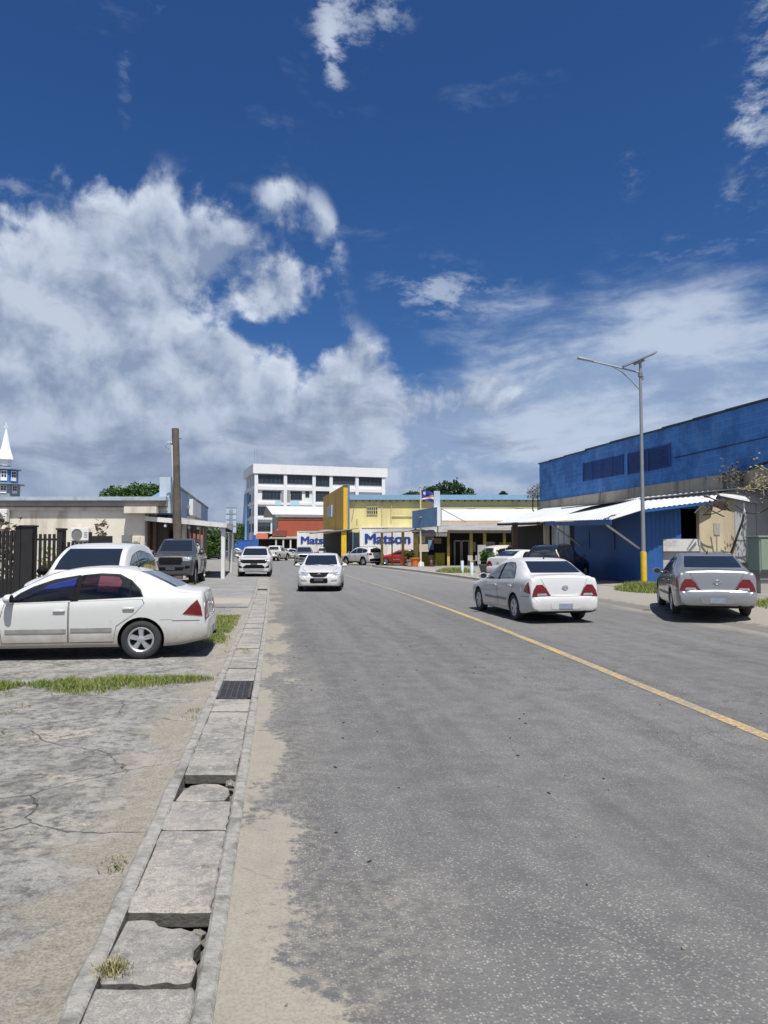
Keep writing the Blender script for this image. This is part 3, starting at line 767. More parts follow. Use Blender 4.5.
brk = T.m('MULTIPLY', T.ss(T.m('ADD', uo, T.m('MULTIPLY', T.m('SUBTRACT', n2, .5), .9)), .42, .24), .75)
c = T.mix(brk, c, (.11, .105, .098, 1))
T.nt.links.new(c, b.inputs['Base Color']); b.inputs['Roughness'].default_value = .92
bp = T.n('ShaderNodeBump', {'Height': T.m('ADD', n2, T.m('MULTIPLY', n3, .8)), 'Strength': .9, 'Distance': .025}); T.nt.links.new(bp.outputs[0], b.inputs['Normal'])
fus = [-.15, .0, .12, .3, .6, 1.0, 1.6, 2.5, 4, 6, 9, 14, 24, 40]
def VZ(u): return .005+.115*max(0, min(1, (u+.05)/.8))
frows = frange(-4, 40, .5)+frange(42, 135, 2.5)
def fz(x, Y, u):
    k = 1 if Y < 42 else max(.25, 1-(Y-42)/20)
    return VZ(u)*k+(.008*mnoise.noise((x*2, Y*2, 0)) if u > .1 else (-.008 if u < -.05 else 0))
fco = uvmesh('forecourt', frows, fus, fz, m_fc, lambda u, Y: (XK(Y)+u, u, Y))
a_ = fco.data.attributes.new('edge', 'FLOAT', 'POINT')
for i in range(len(frows)):
    for j, u in enumerate(fus): a_.data[i*len(fus)+j].value = u
GZ = .12
# low kerb on the far right side of the road
kb = MB()
prev = None
for Y in frange(33, 60, 1.0):
    x = XK(Y)+.1
    q = [(x, Y, -.01), (x+.18, Y, -.01), (x+.18, Y, .135), (x+.02, Y, .13)]
    if prev: kb.add(prev+q, [(i, (i+1) % 4, 4+(i+1) % 4, 4+i) for i in range(4)])
    prev = q
M('kerb concrete', (.34, .325, .29), .85, var=.2, bump=.4, dirt=(.13, .12, .105), damt=.7, dscale=2.5)
o = kb.build('kerb', 'kerb concrete'); o['kind'] = 'structure'
# --- drain: channel floor, two concrete edges (structure) and loose cover slabs (things)
M('drain edge concrete', (.245, .236, .216), .9, var=.42, scale=16, bump=.9, bscale=45, dirt=(.085, .083, .075), damt=.7, dscale=5)
M('channel dirt', (.10, .09, .075), .95, var=.4, scale=9, bump=.6)
ch = MB(); prev = None
for Y in frange(-3, 50, .5):
    r = XR(Y)
    q = [(r-.02, Y, -.02), (r-.03, Y, -.085), (r-.53, Y, -.085), (r-.55, Y, -.02)]
    if prev: ch.add(prev+q, [(i, i+1, 5+i, 4+i) for i in range(3)])
    prev = q
o = ch.build('drain_channel', 'channel dirt'); o['kind'] = 'structure'
def edge_strip(s0, s1, name, top, amp):
    mb = MB(); prev = None
    for Y in frange(-3, 14, .045)+frange(14.1, 50, .2):
        r = XR(Y); j = amp*.7*mnoise.noise((Y*2.3, s0*9, 1))+amp*1.3*max(0, mnoise.noise((Y*9, s0*9, 4))-.1); j2 = amp*mnoise.noise((Y*2.9, s0*5, 7))+amp*1.2*max(0, mnoise.noise((Y*8, s0*5, 9))-.15)
        t = top+.005*mnoise.noise((Y*3, s0, 2))-.022*max(0, mnoise.noise((Y*4.3, s0*3, 12))-.30)
        q = [(r-s0, Y, -.18), (r-s0+j*.3, Y, t-.008), (r-s0-.012+j*.3, Y, t), (r-s1+.014+j2, Y, t+.004), (r-s1+j2, Y, t-.01), (r-s1+j2, Y, -.18)]
        if prev: mb.add(prev+q, [(i, i+1, 7+i, 6+i) for i in range(5)])
        prev = q
    o = mb.build(name, 'drain edge concrete', smooth=True, angle=22); o['kind'] = 'structure'
edge_strip(0.0, .082, 'drain_kerb', .014, .006)
edge_strip(.468, .555, 'drain_kerb', .026, .014)
m_sl, T, b = mat0('drain slab concrete')
co = T.n('ShaderNodeTexCoord').outputs['Object']; rnd = T.n('ShaderNodeObjectInfo').outputs['Random']
off = T.n('ShaderNodeVectorMath', {0: co, 1: T.n('ShaderNodeCombineXYZ', {0: T.m('MULTIPLY', rnd, 37), 1: T.m('MULTIPLY', rnd, 91), 2: rnd}).outputs[0]}, operation='ADD').outputs[0]
n1 = T.noise(off, 2.6, 8, .7); n2 = T.noise(off, 20, 8, .75); n3 = T.noise(off, 110, 3, .7)
c = T.mix(rnd, (.235, .226, .208, 1), (.33, .30, .265, 1))
c = T.mix(T.m('MULTIPLY', T.ss(n1, .44, .58), .85), c, (.155, .152, .144, 1))
c = T.mix(T.m('MULTIPLY', T.ss(T.noise(off, 9, 8, .75), .56, .66), .6), c, (.105, .10, .092, 1))
c = T.mix(T.m('MULTIPLY', T.ss(n2, .46, .64), .6), c, (.40, .38, .335, 1)); c = T.mix(T.m('MULTIPLY', T.ss(n3, .4, .65), .5), c, (.085, .085, .08, 1))
c = T.mix(T.m('MULTIPLY', T.ss(T.noise(off, 5, 8, .7), .60, .66), .7), c, (.36, .32, .25, 1))
T.nt.links.new(c, b.inputs['Base Color']); b.inputs['Roughness'].default_value = .88
bp = T.n('ShaderNodeBump', {'Height': T.m('ADD', n2, T.m('MULTIPLY', n3, .5)), 'Strength': .9, 'Distance': .012}); T.nt.links.new(bp.outputs[0], b.inputs['Normal'])
m_side = M('stained shaded slab side', (.085, .08, .07), .92, var=.35, scale=8, bump=.5, bscale=30)  # stained side faces, coloured darker for the shade in the gaps
def slab(poly, Y0, z, tilt, label, group=None, thick=.075, roll=0.0):
    """poly in (s, y) metres: s across from the road-side edge, y along from Y0"""
    cy = sum(p[1] for p in poly)/len(poly); cs = sum(p[0] for p in poly)/len(poly)
    Yc = Y0+cy; org = Vector((XR(Yc)-cs, Yc, z)); mb = MB()
    top = []; bot = []
    for s, y in poly:
        x = XR(Y0+y)-s
        p = Vector((x, Y0+y, z+(y-cy)*tilt+(s-cs)*roll))-org
        top.append(p); bot.append(p-Vector((0, 0, thick)))
    mb.prism(bot, top)
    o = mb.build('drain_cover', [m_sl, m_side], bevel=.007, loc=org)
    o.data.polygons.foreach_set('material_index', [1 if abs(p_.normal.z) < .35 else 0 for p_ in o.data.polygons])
    tag(o, label, 'drain slab', group)
    return o
def sq(s0, s1, L, jag=.006, n=3):
    P = []
    for a, b2 in (((s0, 0), (s1, 0)), ((s1, 0), (s1, L)), ((s1, L), (s0, L)), ((s0, L), (s0, 0))):
        for k in range(n):
            t = k/n; P.append((a[0]+(b2[0]-a[0])*t+random.uniform(-jag, jag)*.6, a[1]+(b2[1]-a[1])*t+random.uniform(-jag, jag)*.6))
    return P
grp = 'concrete cover slabs along the roadside drain'
sl = [(2.08, 2.83, .018, .0, 'grey drain slab nearest the camera, below the cracked one'),
      (3.40, 3.86, .022, .006, 'pinkish grey drain slab just beyond the big broken slab and its gap'),
      (3.875, 4.36, .016, .0, 'bluish grey drain slab, second beyond the big broken one'),
      (4.375, 4.84, .020, .0, 'grey drain slab just before the small rounded broken piece'),
      (5.40, 5.93, .026, .01, 'lifted drain slab beyond the small broken piece, with dark gap below its front edge'),
      (5.945, 6.42, .018, .0, 'grey drain slab, second beyond the small broken piece'),
      (6.43, 6.90, .020, .0, 'grey drain slab, third beyond the small broken piece'),
      (6.92, 7.42, .014, .01, 'grey drain slab, second before the metal drain grate'),
      (7.46, 8.03, .020, .0, 'grey drain slab touching the near side of the metal drain grate')]
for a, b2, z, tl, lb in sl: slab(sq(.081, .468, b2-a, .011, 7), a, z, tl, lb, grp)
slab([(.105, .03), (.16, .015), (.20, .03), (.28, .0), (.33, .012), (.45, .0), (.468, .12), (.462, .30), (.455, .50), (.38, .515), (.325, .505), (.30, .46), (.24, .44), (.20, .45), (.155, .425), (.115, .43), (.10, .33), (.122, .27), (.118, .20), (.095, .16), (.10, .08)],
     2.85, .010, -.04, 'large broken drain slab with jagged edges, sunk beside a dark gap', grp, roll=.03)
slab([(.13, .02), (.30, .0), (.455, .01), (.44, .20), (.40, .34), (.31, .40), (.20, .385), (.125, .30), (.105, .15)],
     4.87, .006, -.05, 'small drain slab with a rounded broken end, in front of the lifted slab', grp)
Y = 9.12; i = 0
far_lb = 'plain grey concrete slab in the run of drain covers beyond the metal grate'
while Y < 46:
    L = random.choice((.46, .5, .52, .5, .98))
    if abs(Y-28.0) < .4: Y = 28.75; continue
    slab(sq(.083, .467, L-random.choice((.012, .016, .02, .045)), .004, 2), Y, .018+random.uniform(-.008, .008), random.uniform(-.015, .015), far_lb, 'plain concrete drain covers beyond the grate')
    Y += L; i += 1
# rubble in the broken places
M('rubble', (.17, .16, .14), .9, var=.3, scale=9, bump=.6)
rb = MB()
for yy, ss_, r in ((3.28, .12, .028), (3.33, .13, .02), (5.30, .11, .03), (5.24, .13, .022), (2.86, .13, .02)):
    pts = []
    q = MB()
    for k in range(3):
        p = Vector((XR(yy)-ss_+random.uniform(-.02, .02), yy+random.uniform(-.04, .04), -.02+random.uniform(-.01, .02))); d = r*random.uniform(.4, .8)
        rb.box(p, (d*2, d*1.6, d*1.4), random.uniform(0, 3), 0, random.uniform(0, 1), random.uniform(0, 1))
o = rb.build('rubble', 'rubble', bevel=.004); tag(o, None, None, None, 'stuff')
# metal grates
M('grate iron', (.055, .055, .058), .55, .4, var=.3, scale=20, dirt=(.14, .12, .10), damt=.6, dscale=9)
def grate(Y0, Y1, label):
    Yc = (Y0+Y1)/2; org = Vector((XR(Yc)-.275, Yc, .022)); sh = -(XR(Y1)-XR(Y0))/(Y1-Y0)
    root = empty('drain_grate', org); tag(root, label, 'drain grate', 'metal drain grates')
    X = lambda s, y: XR(Y0+y)-s
    fr = MB(org); L = Y1-Y0
    for s0, s1, y0, y1 in ((.092, .12, 0, L), (.435, .463, 0, L), (.092, .463, 0, .03), (.092, .463, L-.03, L)):
        fr.prism([(X(s0, y0), Y0+y0, -.01), (X(s1, y0), Y0+y0, -.01), (X(s1, y1), Y0+y1, -.01), (X(s0, y1), Y0+y1, -.01)],
                 [(X(s0, y0), Y0+y0, .024), (X(s1, y0), Y0+y0, .024), (X(s1, y1), Y0+y1, .024), (X(s0, y1), Y0+y1, .024)])
    fr.build('frame', 'grate iron', root)
    br = MB(org)
    for k in range(1, 5):
        s = .12+.315*k/5; br.prism([(X(s-.006, .03), Y0+.03, -.02), (X(s+.006, .03), Y0+.03, -.02), (X(s+.006, L-.03), Y1-.03, -.02), (X(s-.006, L-.03), Y1-.03, -.02)],
                                   [(X(s-.006, .03), Y0+.03, .023), (X(s+.006, .03), Y0+.03, .023), (X(s+.006, L-.03), Y1-.03, .023), (X(s-.006, L-.03), Y1-.03, .023)])
    n = int(L/.035)
    for k in range(n):
        y = .035+(L-.07)*k/(n-1); br.box((X(.2775, y), Y0+y, .006), (.31, .013, .03))
    br.build('bars', 'grate iron', root)
grate(8.06, 9.08, 'black iron drain grate between concrete slabs near the white sedan')
grate(27.95, 28.70, 'small dark drain grate further along, before the oncoming white sedan')
# --- grass and weeds
m_g, T, b = mat0('grass blades')
co = T.n('ShaderNodeTexCoord').outputs['Object']
n1 = T.noise(co, 1.8, 4, .6); n2 = T.noise(co, 22, 3, .7)
c = T.mix(T.ss(n1, .35, .62), (.110, .195, .036, 1), (.215, .255, .065, 1)); c = T.mix(T.ss(n2, .47, .64), c, (.38, .32, .15, 1))
T.nt.links.new(c, b.inputs['Base Color']); b.inputs['Roughness'].default_value = .6; b.inputs['Specular IOR Level'].default_value = .25
tl = T.n('ShaderNodeBsdfTranslucent', {0: c}); mx = T.n('ShaderNodeMixShader', {0: .3, 1: b.outputs[0], 2: tl.outputs[0]})
T.nt.links.new(mx.outputs[0], T.nt.nodes['Material Output'].inputs[0])
m_dry, T, b = mat0('dry weeds')
co = T.n('ShaderNodeTexCoord').outputs['Object']; n2 = T.noise(co, 12, 3, .7)
c = T.mix(T.ss(n2, .40, .60), (.10, .115, .035, 1), (.30, .25, .12, 1)); T.nt.links.new(c, b.inputs['Base Color']); b.inputs['Roughness'].default_value = .8
def blades(mb, x, y, z, h, w, n=1):
    for _ in range(n):
        a = random.uniform(0, 2*pi); hh = h*random.uniform(.5, 1.2); ln = hh*random.uniform(.2, .9); b2 = random.uniform(0, 2*pi)
        d = Vector((cos(a), sin(a), 0)); l = Vector((cos(b2), sin(b2), 0))*ln; p = Vector((x+random.uniform(-.02, .02), y+random.uniform(-.02, .02), z))
        m_ = p+l*.4+Vector((0, 0, hh*.6)); t = p+l+Vector((0, 0, hh))
        mb.add([p-d*w, p+d*w, m_+d*w*.7, m_-d*w*.7, t], [(0, 1, 2, 3), (3, 2, 4)])
def patch(name, fn, n, h, w, bbox, mat=m_g, zf=lambda x, y: .02):
    mb = MB(); k = 0; tries = 0
    while k < n and tries < n*30:
        tries += 1
        x = random.uniform(bbox[0], bbox[1]); y = random.uniform(bbox[2], bbox[3]); dns = fn(x, y)
        if random.random() < dns: blades(mb, x, y, zf(x, y), h*(.45+.55*dns), w, 1); k += 1
    return tag(mb.build(name, mat), None, None, None, 'stuff')
def N2(x, y, s, z=0): return mnoise.noise((x*s, y*s, z))
# strip in front of the near white sedan, px (0..205, 672..702)
GP = pchip([-8, -5.2, -4.6, -4.35, -4.05, -3.85, -3.5, -3.1, -2.7, -2.4, -2.1], [.5, .5, .42, .13, .14, .50, .58, .42, .33, .17, 0])
GC = pchip([-8, -4.7, -4.3, -3.7, -3.0, -2.1], [8.3, 8.5, 8.8, 8.72, 8.95, 9.2])
def g1(x, y):
    hw = GP(x)*(1+.5*N2(x, y, 2.6)+.3*N2(x, y, 7)); d = 1-abs(y-GC(x)-.10*N2(x, 0, 2.3))/max(.01, hw)
    k = min(1, max(.05, .70+.9*N2(x, y, 1.9, 5)+.5*N2(x, y, 6, 8)))
    return max(0, min(1, d*1.4))*k
patch('grass', g1, 14000, .10, .0045, (-7.2, -2.0, 8.0, 9.8))
# behind that car, px (205..245, 615..650)
def g2(x, y):
    e = XR(y)-.62
    if x > e or y < 12.2 or y > 17.8: return 0
    d = min((e-x)/.2, (x-(e-1.75-.4*N2(0, y, .8)))/.35, (y-12.2)/.9, (17.8-y)/.7)
    return max(0, min(1, d))*(1 if N2(x, y, 1.5, 2) > -.30 else .12)
patch('grass', g2, 15000, .07, .006, (-5.6, -2.0, 12.2, 17.8))
# weeds rooted against the drain's left edge and in cracks
def g3(x, y):
    u = XR(y)-.57-x
    if u < .0 or u > .13: return 0
    return .9 if (N2(0, y, 1.15, 9) > .22 and N2(x, y, 6, 3) > -.1) else .02*(1 if N2(x, y, 4, 3) > .2 else 0)
patch('weeds', g3, 1800, .032, .0035, (-3.4, -1.1, 2.6, 12), m_dry)
def g4(x, y): return 1.0 if (N2(x, y, .9, 20) > .42 and N2(x, y, 5, 21) > .0) else 0
patch('weeds', g4, 900, .026, .004, (-5.5, -1.9, 6.2, 12), m_dry)
def g5(x, y):
    r = hypot(x+1.075, (y-2.93)*1.2); return max(0, 1-r/.085)
patch('weeds', g5, 200, .05, .003, (-1.22, -.95, 2.8, 3.1), m_dry)
# weeds along the seam of the far pavement, by the porch posts
def g6(x, y):
    c0 = -6.95-.19*(y-24) ; d = abs(x-c0)
    return max(0, 1-d/(.16+.14*max(0, N2(0, y, .7, 4))))*(1 if N2(0, y, .5, 8) > -.25 else .2)
patch('weeds', g6, 3200, .13, .012, (-12, -6.2, 24, 46), m_g, lambda x, y: .04)
# round the lamp post and beside the silver sedan
def g7(x, y):
    r = hypot((x-9.35)/1.05, (y-25.8)/1.7); return max(0, min(1, (1-r)*1.8))
patch('grass', g7, 7500, .30, .012, (7.9, 10.6, 23.5, 28), m_g, lambda x, y: GZ)
def g8(x, y):
    return max(0, min(1, (x-9.6)*1.4, (20.6-y)*1.2, (y-17.4)*1.2))
patch('grass', g8, 6000, .20, .010, (9.5, 14, 17.2, 20.8), m_g, lambda x, y: GZ)
def g9(x, y):
    r = hypot((x-4.45)/1.25, (y-45.2)/2.2); return max(0, min(1, (1-r)*2))*(1 if N2(x, y, 1.2, 2) > -.3 else .1)
patch('weeds', g9, 1500, .30, .02, (2.8, 6.2, 42.5, 47.5), m_g, lambda x, y: .09)
# ------------------------------------------------------------------ building materials
M('cream plaster', (.60, .56, .475), .85, var=.10, scale=1.2, bump=.3, dirt=(.24, .20, .15), damt=.55, dscale=1.1, streak=True)
M('cream trim', (.55, .51, .43), .8, var=.10, dirt=(.22, .19, .15), damt=.5, dscale=2, streak=True)
M('roof metal', (.36, .42, .48), .5, .1, var=.12, dirt=(.18, .14, .11), damt=.4, dscale=1.5)
M('fascia brown', (.25, .215, .21), .7, var=.2)
M('white paint', (.62, .62, .60), .6, var=.06, dirt=(.30, .27, .22), damt=.4, dscale=1.5, streak=True)
M('fresh white', (.62, .63, .64), .6, var=.04, dirt=(.45, .44, .42), damt=.25, dscale=.6, streak=True)
M('pale blue panel', (.17, .30, .48), .5, var=.12, dirt=(.10, .13, .16), damt=.4, dscale=.9, streak=True)
M('pale grey blue', (.38, .46, .54), .6, var=.1, dirt=(.22, .22, .22), damt=.3)
M('black iron', (.016, .015, .015), .6, .2, var=.3)
M('brown wood', (.12, .065, .035), .75, var=.3, scale=6)
M('dark timber', (.055, .042, .034), .8, var=.3, scale=5)
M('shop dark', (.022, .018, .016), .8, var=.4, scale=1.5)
M('shop glass', (.03, .035, .04), .08, var=.2)
M('office glass', (.022, .030, .042), .06, var=.4, scale=.6)
M('ac white', (.62, .62, .59), .5, var=.05, dirt=(.3, .27, .22), damt=.3)
M('fan grey', (.16, .16, .16), .5)
M('cable black', (.02, .02, .02), .6)
M('blue base', (.02, .085, .33), .6, var=.1, dirt=(.03, .05, .10), damt=.4)
M('rust red', (.33, .075, .035), .6, var=.1, dirt=(.20, .06, .04), damt=.4, dscale=.4, streak=True)
M('brick brown', (.17, .05, .035), .7, var=.2)
M('mustard', (.60, .35, .035), .65, var=.08, dirt=(.26, .15, .03), damt=.4, dscale=.5, streak=True)
M('pale yellow', (.60, .53, .235), .75, var=.06, dirt=(.36, .31, .17), damt=.5, dscale=.45, streak=True)
M('olive cream', (.50, .46, .25), .75, var=.1, dirt=(.30, .26, .15), damt=.5, dscale=.5, streak=True)
M('eave blue', (.20, .35, .50), .45, .2, var=.08)
M('bright roof', (.47, .485, .495), .5, .05, var=.05, dirt=(.40, .36, .30), damt=.3, dscale=.5)
M('weathered sheet', (.30, .29, .27), .6, .25, var=.2, dirt=(.14, .12, .10), damt=.6, dscale=.8)
M('sign blue', (.095, .165, .28), .5, var=.12, dirt=(.06, .09, .14), damt=.5, dscale=.7, streak=True)
M('orange tan', (.50, .32, .18), .7, var=.1)
M('yellow post', (.46, .34, .085), .7, var=.2, dirt=(.18, .13, .06), damt=.5, dscale=2)
M('terracotta orange', (.60, .15, .025), .7, var=.1)
M('pot grey', (.11, .105, .10), .8, var=.2)
M('container white', (.66, .67, .66), .5, var=.05, dirt=(.35, .28, .20), damt=.35, dscale=.7, streak=True)
M('letter blue', (.012, .045, .24), .5, var=.08)
M('concrete', (.33, .315, .28), .85, var=.15, bump=.4, dirt=(.15, .13, .11), damt=.6, dscale=1.2)
M('stained band', (.46, .40, .30), .85, var=.2, scale=3, bump=.4, dirt=(.07, .06, .05), damt=.8, dscale=1.0, streak=True)
M('tan wall', (.50, .43, .295), .8, var=.08, dirt=(.26, .21, .14), damt=.5, dscale=.8, streak=True)
M('grey panel', (.36, .365, .37), .7, var=.1, dirt=(.20, .19, .18), damt=.5, dscale=.9, streak=True)
M('white counter', (.50, .50, .47), .7, var=.1, dirt=(.24, .22, .19), damt=.6, dscale=1.4)
M('cabinet green', (.185, .235, .185), .6, var=.06, dirt=(.12, .13, .10), damt=.4, dscale=1, streak=True)
M('galvanised', (.23, .25, .27), .5, .3, var=.12, dirt=(.22, .20, .18), damt=.4, dscale=3)
M('lamp yellow', (.66, .43, .015), .55, var=.10, dirt=(.30, .20, .06), damt=.35, dscale=3)
M('solar dark', (.03, .04, .07), .25, .2)
M('old pole wood', (.105, .088, .072), .9, var=.35, scale=3, bump=.7, dirt=(.045, .04, .036), damt=.9, dscale=.7)
M('pipe white', (.58, .58, .56), .5, var=.1)
M('steeple white', (.72, .73, .74), .55, var=.05)
M('church blue', (.04, .13, .42), .6, var=.1)
M('church grey', (.22, .27, .33), .6, var=.1)
M('white metal sheet', (.47, .485, .495), .5, .05, var=.07, dirt=(.34, .33, .31), damt=.4, dscale=.45)
M('rusty sheet', (.40, .40, .39), .55, .35, var=.2, scale=2, dirt=(.20, .11, .06), damt=.7, dscale=.7)
M('deep blue sheet', (.022, .095, .29), .5, .1, var=.15, scale=3, dirt=(.02, .04, .09), damt=.5, dscale=.6, streak=True)
M('louvre blue', (.026, .075, .25), .6, var=.2)
M('soil', (.05, .04, .03), .95)
# blue painted block wall: block joints, chalky streaks, stains
m_blk, T, b = mat0('blue block wall')
co = T.n('ShaderNodeTexCoord').outputs['Object']
sep = T.n('ShaderNodeSeparateXYZ', {0: co})
bx = T.n('ShaderNodeCombineXYZ', {0: sep.outputs[1], 1: sep.outputs[2], 2: 0.0}).outputs[0]
br = T.n('ShaderNodeTexBrick', {'Vector': bx, 'Color1': (.046, .185, .49, 1), 'Color2': (.064, .225, .55, 1), 'Mortar': (.11, .29, .58, 1), 'Scale': 1.0, 'Mortar Size': .022, 'Mortar Smooth': .6, 'Brick Width': .62, 'Row Height': .31})
n1 = T.noise(co, .8, 7, .65); n2 = T.noise(T.n('ShaderNodeMapping', {'Vector': co, 'Scale': (1, 1, .15)}).outputs[0], 2.2, 7, .65); n3 = T.noise(co, 7, 7, .7)
c = T.mix(T.m('MULTIPLY', T.ss(n2, .46, .66), .6), br.outputs[0], (.13, .29, .54, 1))
c = T.mix(T.m('MULTIPLY', T.ss(n1, .44, .62), .6), c, (.026, .100, .29, 1)); c = T.mix(T.m('MULTIPLY', T.ss(n3, .55, .75), .35), c, (.13, .29, .55, 1))
T.nt.links.new(c, b.inputs['Base Color']); b.inputs['Roughness'].default_value = .75
bp = T.n('ShaderNodeBump', {'Height': T.m('ADD', T.m('MULTIPLY', br.outputs[1], -1), T.m('MULTIPLY', n3, .4)), 'Strength': .5, 'Distance': .02}); T.nt.links.new(bp.outputs[0], b.inputs['Normal'])
def strut(mb, a, b2, w=.08): mb.tube([a, b2], w*.6, 4)
# ------------------------------------------------------------------ RIGHT: blue warehouse
ORG = Vector((13, 32, 0)); WR = empty('warehouse', ORG); tag(WR, 'long blue block warehouse with white awnings over its lower shop front, right of the road', 'building')
def XW(Y): return 15.295-.194*(Y-33.35)
def XL(Y): return 13.3-.194*(Y-29)-1.88
KZ = lambda z: 1.7+(z-1.7)*1.15
m = MB(ORG); y0, y1 = 19.5, 53.0
m.prism([(XW(y0), y0, KZ(4.55)), (XW(y0)+18, y0, KZ(4.55)), (XW(y1)+18, y1, KZ(4.55)), (XW(y1), y1, KZ(4.55))], [(XW(y0), y0, KZ(6.98)), (XW(y0)+18, y0, KZ(6.98)), (XW(y1)+18, y1, KZ(7.02)), (XW(y1), y1, KZ(7.02))])
m.build('upper_wall', m_blk, WR)
m = MB(ORG)                                    # ragged dark roof edge, in overlapping lengths
Y = y0
while Y < y1-.2:
    L = min(random.uniform(2.2, 3.6), y1-Y); dz = random.uniform(-.03, .05)
    m.prism([(XW(Y)-.10, Y, 7.77+dz), (XW(Y)+.9, Y, 7.77+dz), (XW(Y+L)+.9, Y+L, 7.80+dz), (XW(Y+L)-.10, Y+L, 7.80+dz)],
            [(XW(Y)-.10, Y, 7.85+dz), (XW(Y)+.9, Y, 7.89+dz), (XW(Y+L)+.9, Y+L, 7.92+dz), (XW(Y+L)-.10, Y+L, 7.88+dz)]); Y += L-.04
m.build('roof_edge', M('roof edge dark', (.06, .07, .085), .6, .3, var=.4, dirt=(.14, .08, .05), damt=.6), WR)
m = MB(ORG); m.prism([(XW(y0)-.07, y0, KZ(3.95)), (XW(y0)+1.2, y0, KZ(3.95)), (XW(y1)+1.2, y1, KZ(3.95)), (XW(y1)-.07, y1, KZ(3.95))], [(XW(y0)-.07, y0, KZ(4.547)), (XW(y0)+1.2, y0, KZ(4.547)), (XW(y1)+1.2, y1, KZ(4.547)), (XW(y1)-.07, y1, KZ(4.547))])
m.b2((XW(y0)+.4, y0, 0), (XW(y0)+1.2, y0+.3, KZ(3.95)-.002))
m.build('concrete_band', 'stained band', WR)
# thin conduit across the wall
m = MB(ORG); m.tube([(XW(Y)-.03, Y, 6.33-.011*(Y-23)) for Y in frange(20.7, 36.3, 2)], .022, 5); m.tube([(XW(24)-.03, 24, 5.9), (XW(30.2)-.03, 30.2, 5.15), (XW(30.9)-.03, 30.9, 5.0)], .05, 6); m.build('conduit', 'cable black', WR)
# three louvred shutters
for ya, yb, za, zb in ((41.2, 43.6, 5.84, 6.99), (43.75, 46.0, 5.86, 7.01), (36.6, 40.6, 5.77, 6.97)):
    fr = MB(ORG)
    def on(Y, z, o=.0): return Vector((XW(Y)-o, Y, z))
    fr.prism([on(ya, za, .03), on(yb, za, .03), on(yb, zb, .03), on(ya, zb, .03)], [on(ya, za, -.02), on(yb, za, -.02), on(yb, zb, -.02), on(ya, zb, -.02)])
    sh = fr.build('window_shutter', 'louvre blue', WR)
    ls = MB(ORG); k = int((zb-za)/.085)
    for i in range(k):
        z = za+.03+(zb-za-.06)*i/k
        ls.prism([on(ya+.05, z, .035), on(yb-.05, z, .035), on(yb-.05, z+.03, .085), on(ya+.05, z+.03, .085)], [on(ya+.05, z+.012, .033), on(yb-.05, z+.012, .033), on(yb-.05, z+.042, .083), on(ya+.05, z+.042, .083)])
    for Y in (ya, (ya+yb)/2, yb): ls.prism([on(Y-.03, za, .03), on(Y+.03, za, .03), on(Y+.03, zb, .03), on(Y-.03, zb, .03)], [on(Y-.03, za, .10), on(Y+.03, za, .10), on(Y+.03, zb, .10), on(Y-.03, zb, .10)])
    ls.build('louvre', 'louvre blue', sh)
# lower storey: road-facing blue wall, camera-facing ribbed wall, dark hatch, counter, tan and grey walls
YF = 30.7
m = MB(ORG); qa, qb = Vector((XL(37.2), 37.2, 0)), Vector((XL(YF)+.02, YF+.02, 0)); o_ = Vector((.25, .03, 0)); m.prism([qa, qb, qb+o_, qa+o_], [qa+Vector((0, 0, 3.2)), qb+Vector((0, 0, 3.7)), qb+o_+Vector((0, 0, 3.7)), qa+o_+Vector((0, 0, 3.2))])
m.build('side_wall', 'deep blue sheet', WR)
m = MB(ORG)
for za, zb in ((1.55, 1.60), (2.55, 2.60)): m.prism([(XL(35.6)-.02, 35.6, za), (XL(33.2)-.02, 33.2, za), (XL(33.2)+.01, 33.2, za), (XL(35.6)+.01, 35.6, za)], [(XL(35.6)-.02, 35.6, zb), (XL(33.2)-.02, 33.2, zb), (XL(33.2)+.01, 33.2, zb), (XL(35.6)+.01, 35.6, zb)])
for Y in (33.2, 35.6): m.prism([(XL(Y)-.02, Y-.03, 1.6), (XL(Y)-.02, Y+.03, 1.6), (XL(Y)+.01, Y+.03, 1.6), (XL(Y)+.01, Y-.03, 1.6)], [(XL(Y)-.02, Y-.03, 2.55), (XL(Y)-.02, Y+.03, 2.55), (XL(Y)+.01, Y+.03, 2.55), (XL(Y)+.01, Y-.03, 2.55)])
m.build('shutter_frame', 'deep blue sheet', WR)
xa = XL(YF); xb, xc, xd, xe = at(663, 560, YF).x, at(700, 560, YF).x, at(735.5, 560, YF).x, 21.0
xs_ = at(681, 540, YF).x
m = MB(ORG)
m.corr((xa, YF-.01, 0), (xb, YF-.01, 0), (xb, YF-.01, 3.7), (xa, YF-.01, 3.7), pitch=.19, amp=.016)
m.corr((xb, YF-.01, 2.02), (xs_, YF-.01, 2.02), (xs_, YF-.01, 3.7), (xb, YF-.01, 3.7), pitch=.19, amp=.016)
m.build('ribbed_wall', 'deep blue sheet', WR)
m = MB(ORG); m.b2((xs_, YF+.05, 3.32), (xc, YF+.2, 3.7)); m.build('lintel', 'deep blue sheet', WR)
m = MB(ORG); m.b2((xb+.02, YF+.10, 0), (xc, YF+.25, 1.50)); m.build('lower_panel', 'grey panel', WR)
m = MB(ORG); m.b2((xb, YF-.06, 1.50), (xc+.0, YF+.3, 2.02)); m.build('counter', 'white counter', WR)
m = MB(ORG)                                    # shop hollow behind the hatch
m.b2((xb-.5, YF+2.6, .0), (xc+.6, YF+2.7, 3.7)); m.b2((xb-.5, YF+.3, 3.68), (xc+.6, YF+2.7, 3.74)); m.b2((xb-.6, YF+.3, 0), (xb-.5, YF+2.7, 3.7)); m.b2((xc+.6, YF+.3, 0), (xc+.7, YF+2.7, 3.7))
m.build('shop_hollow', 'shop dark', WR)
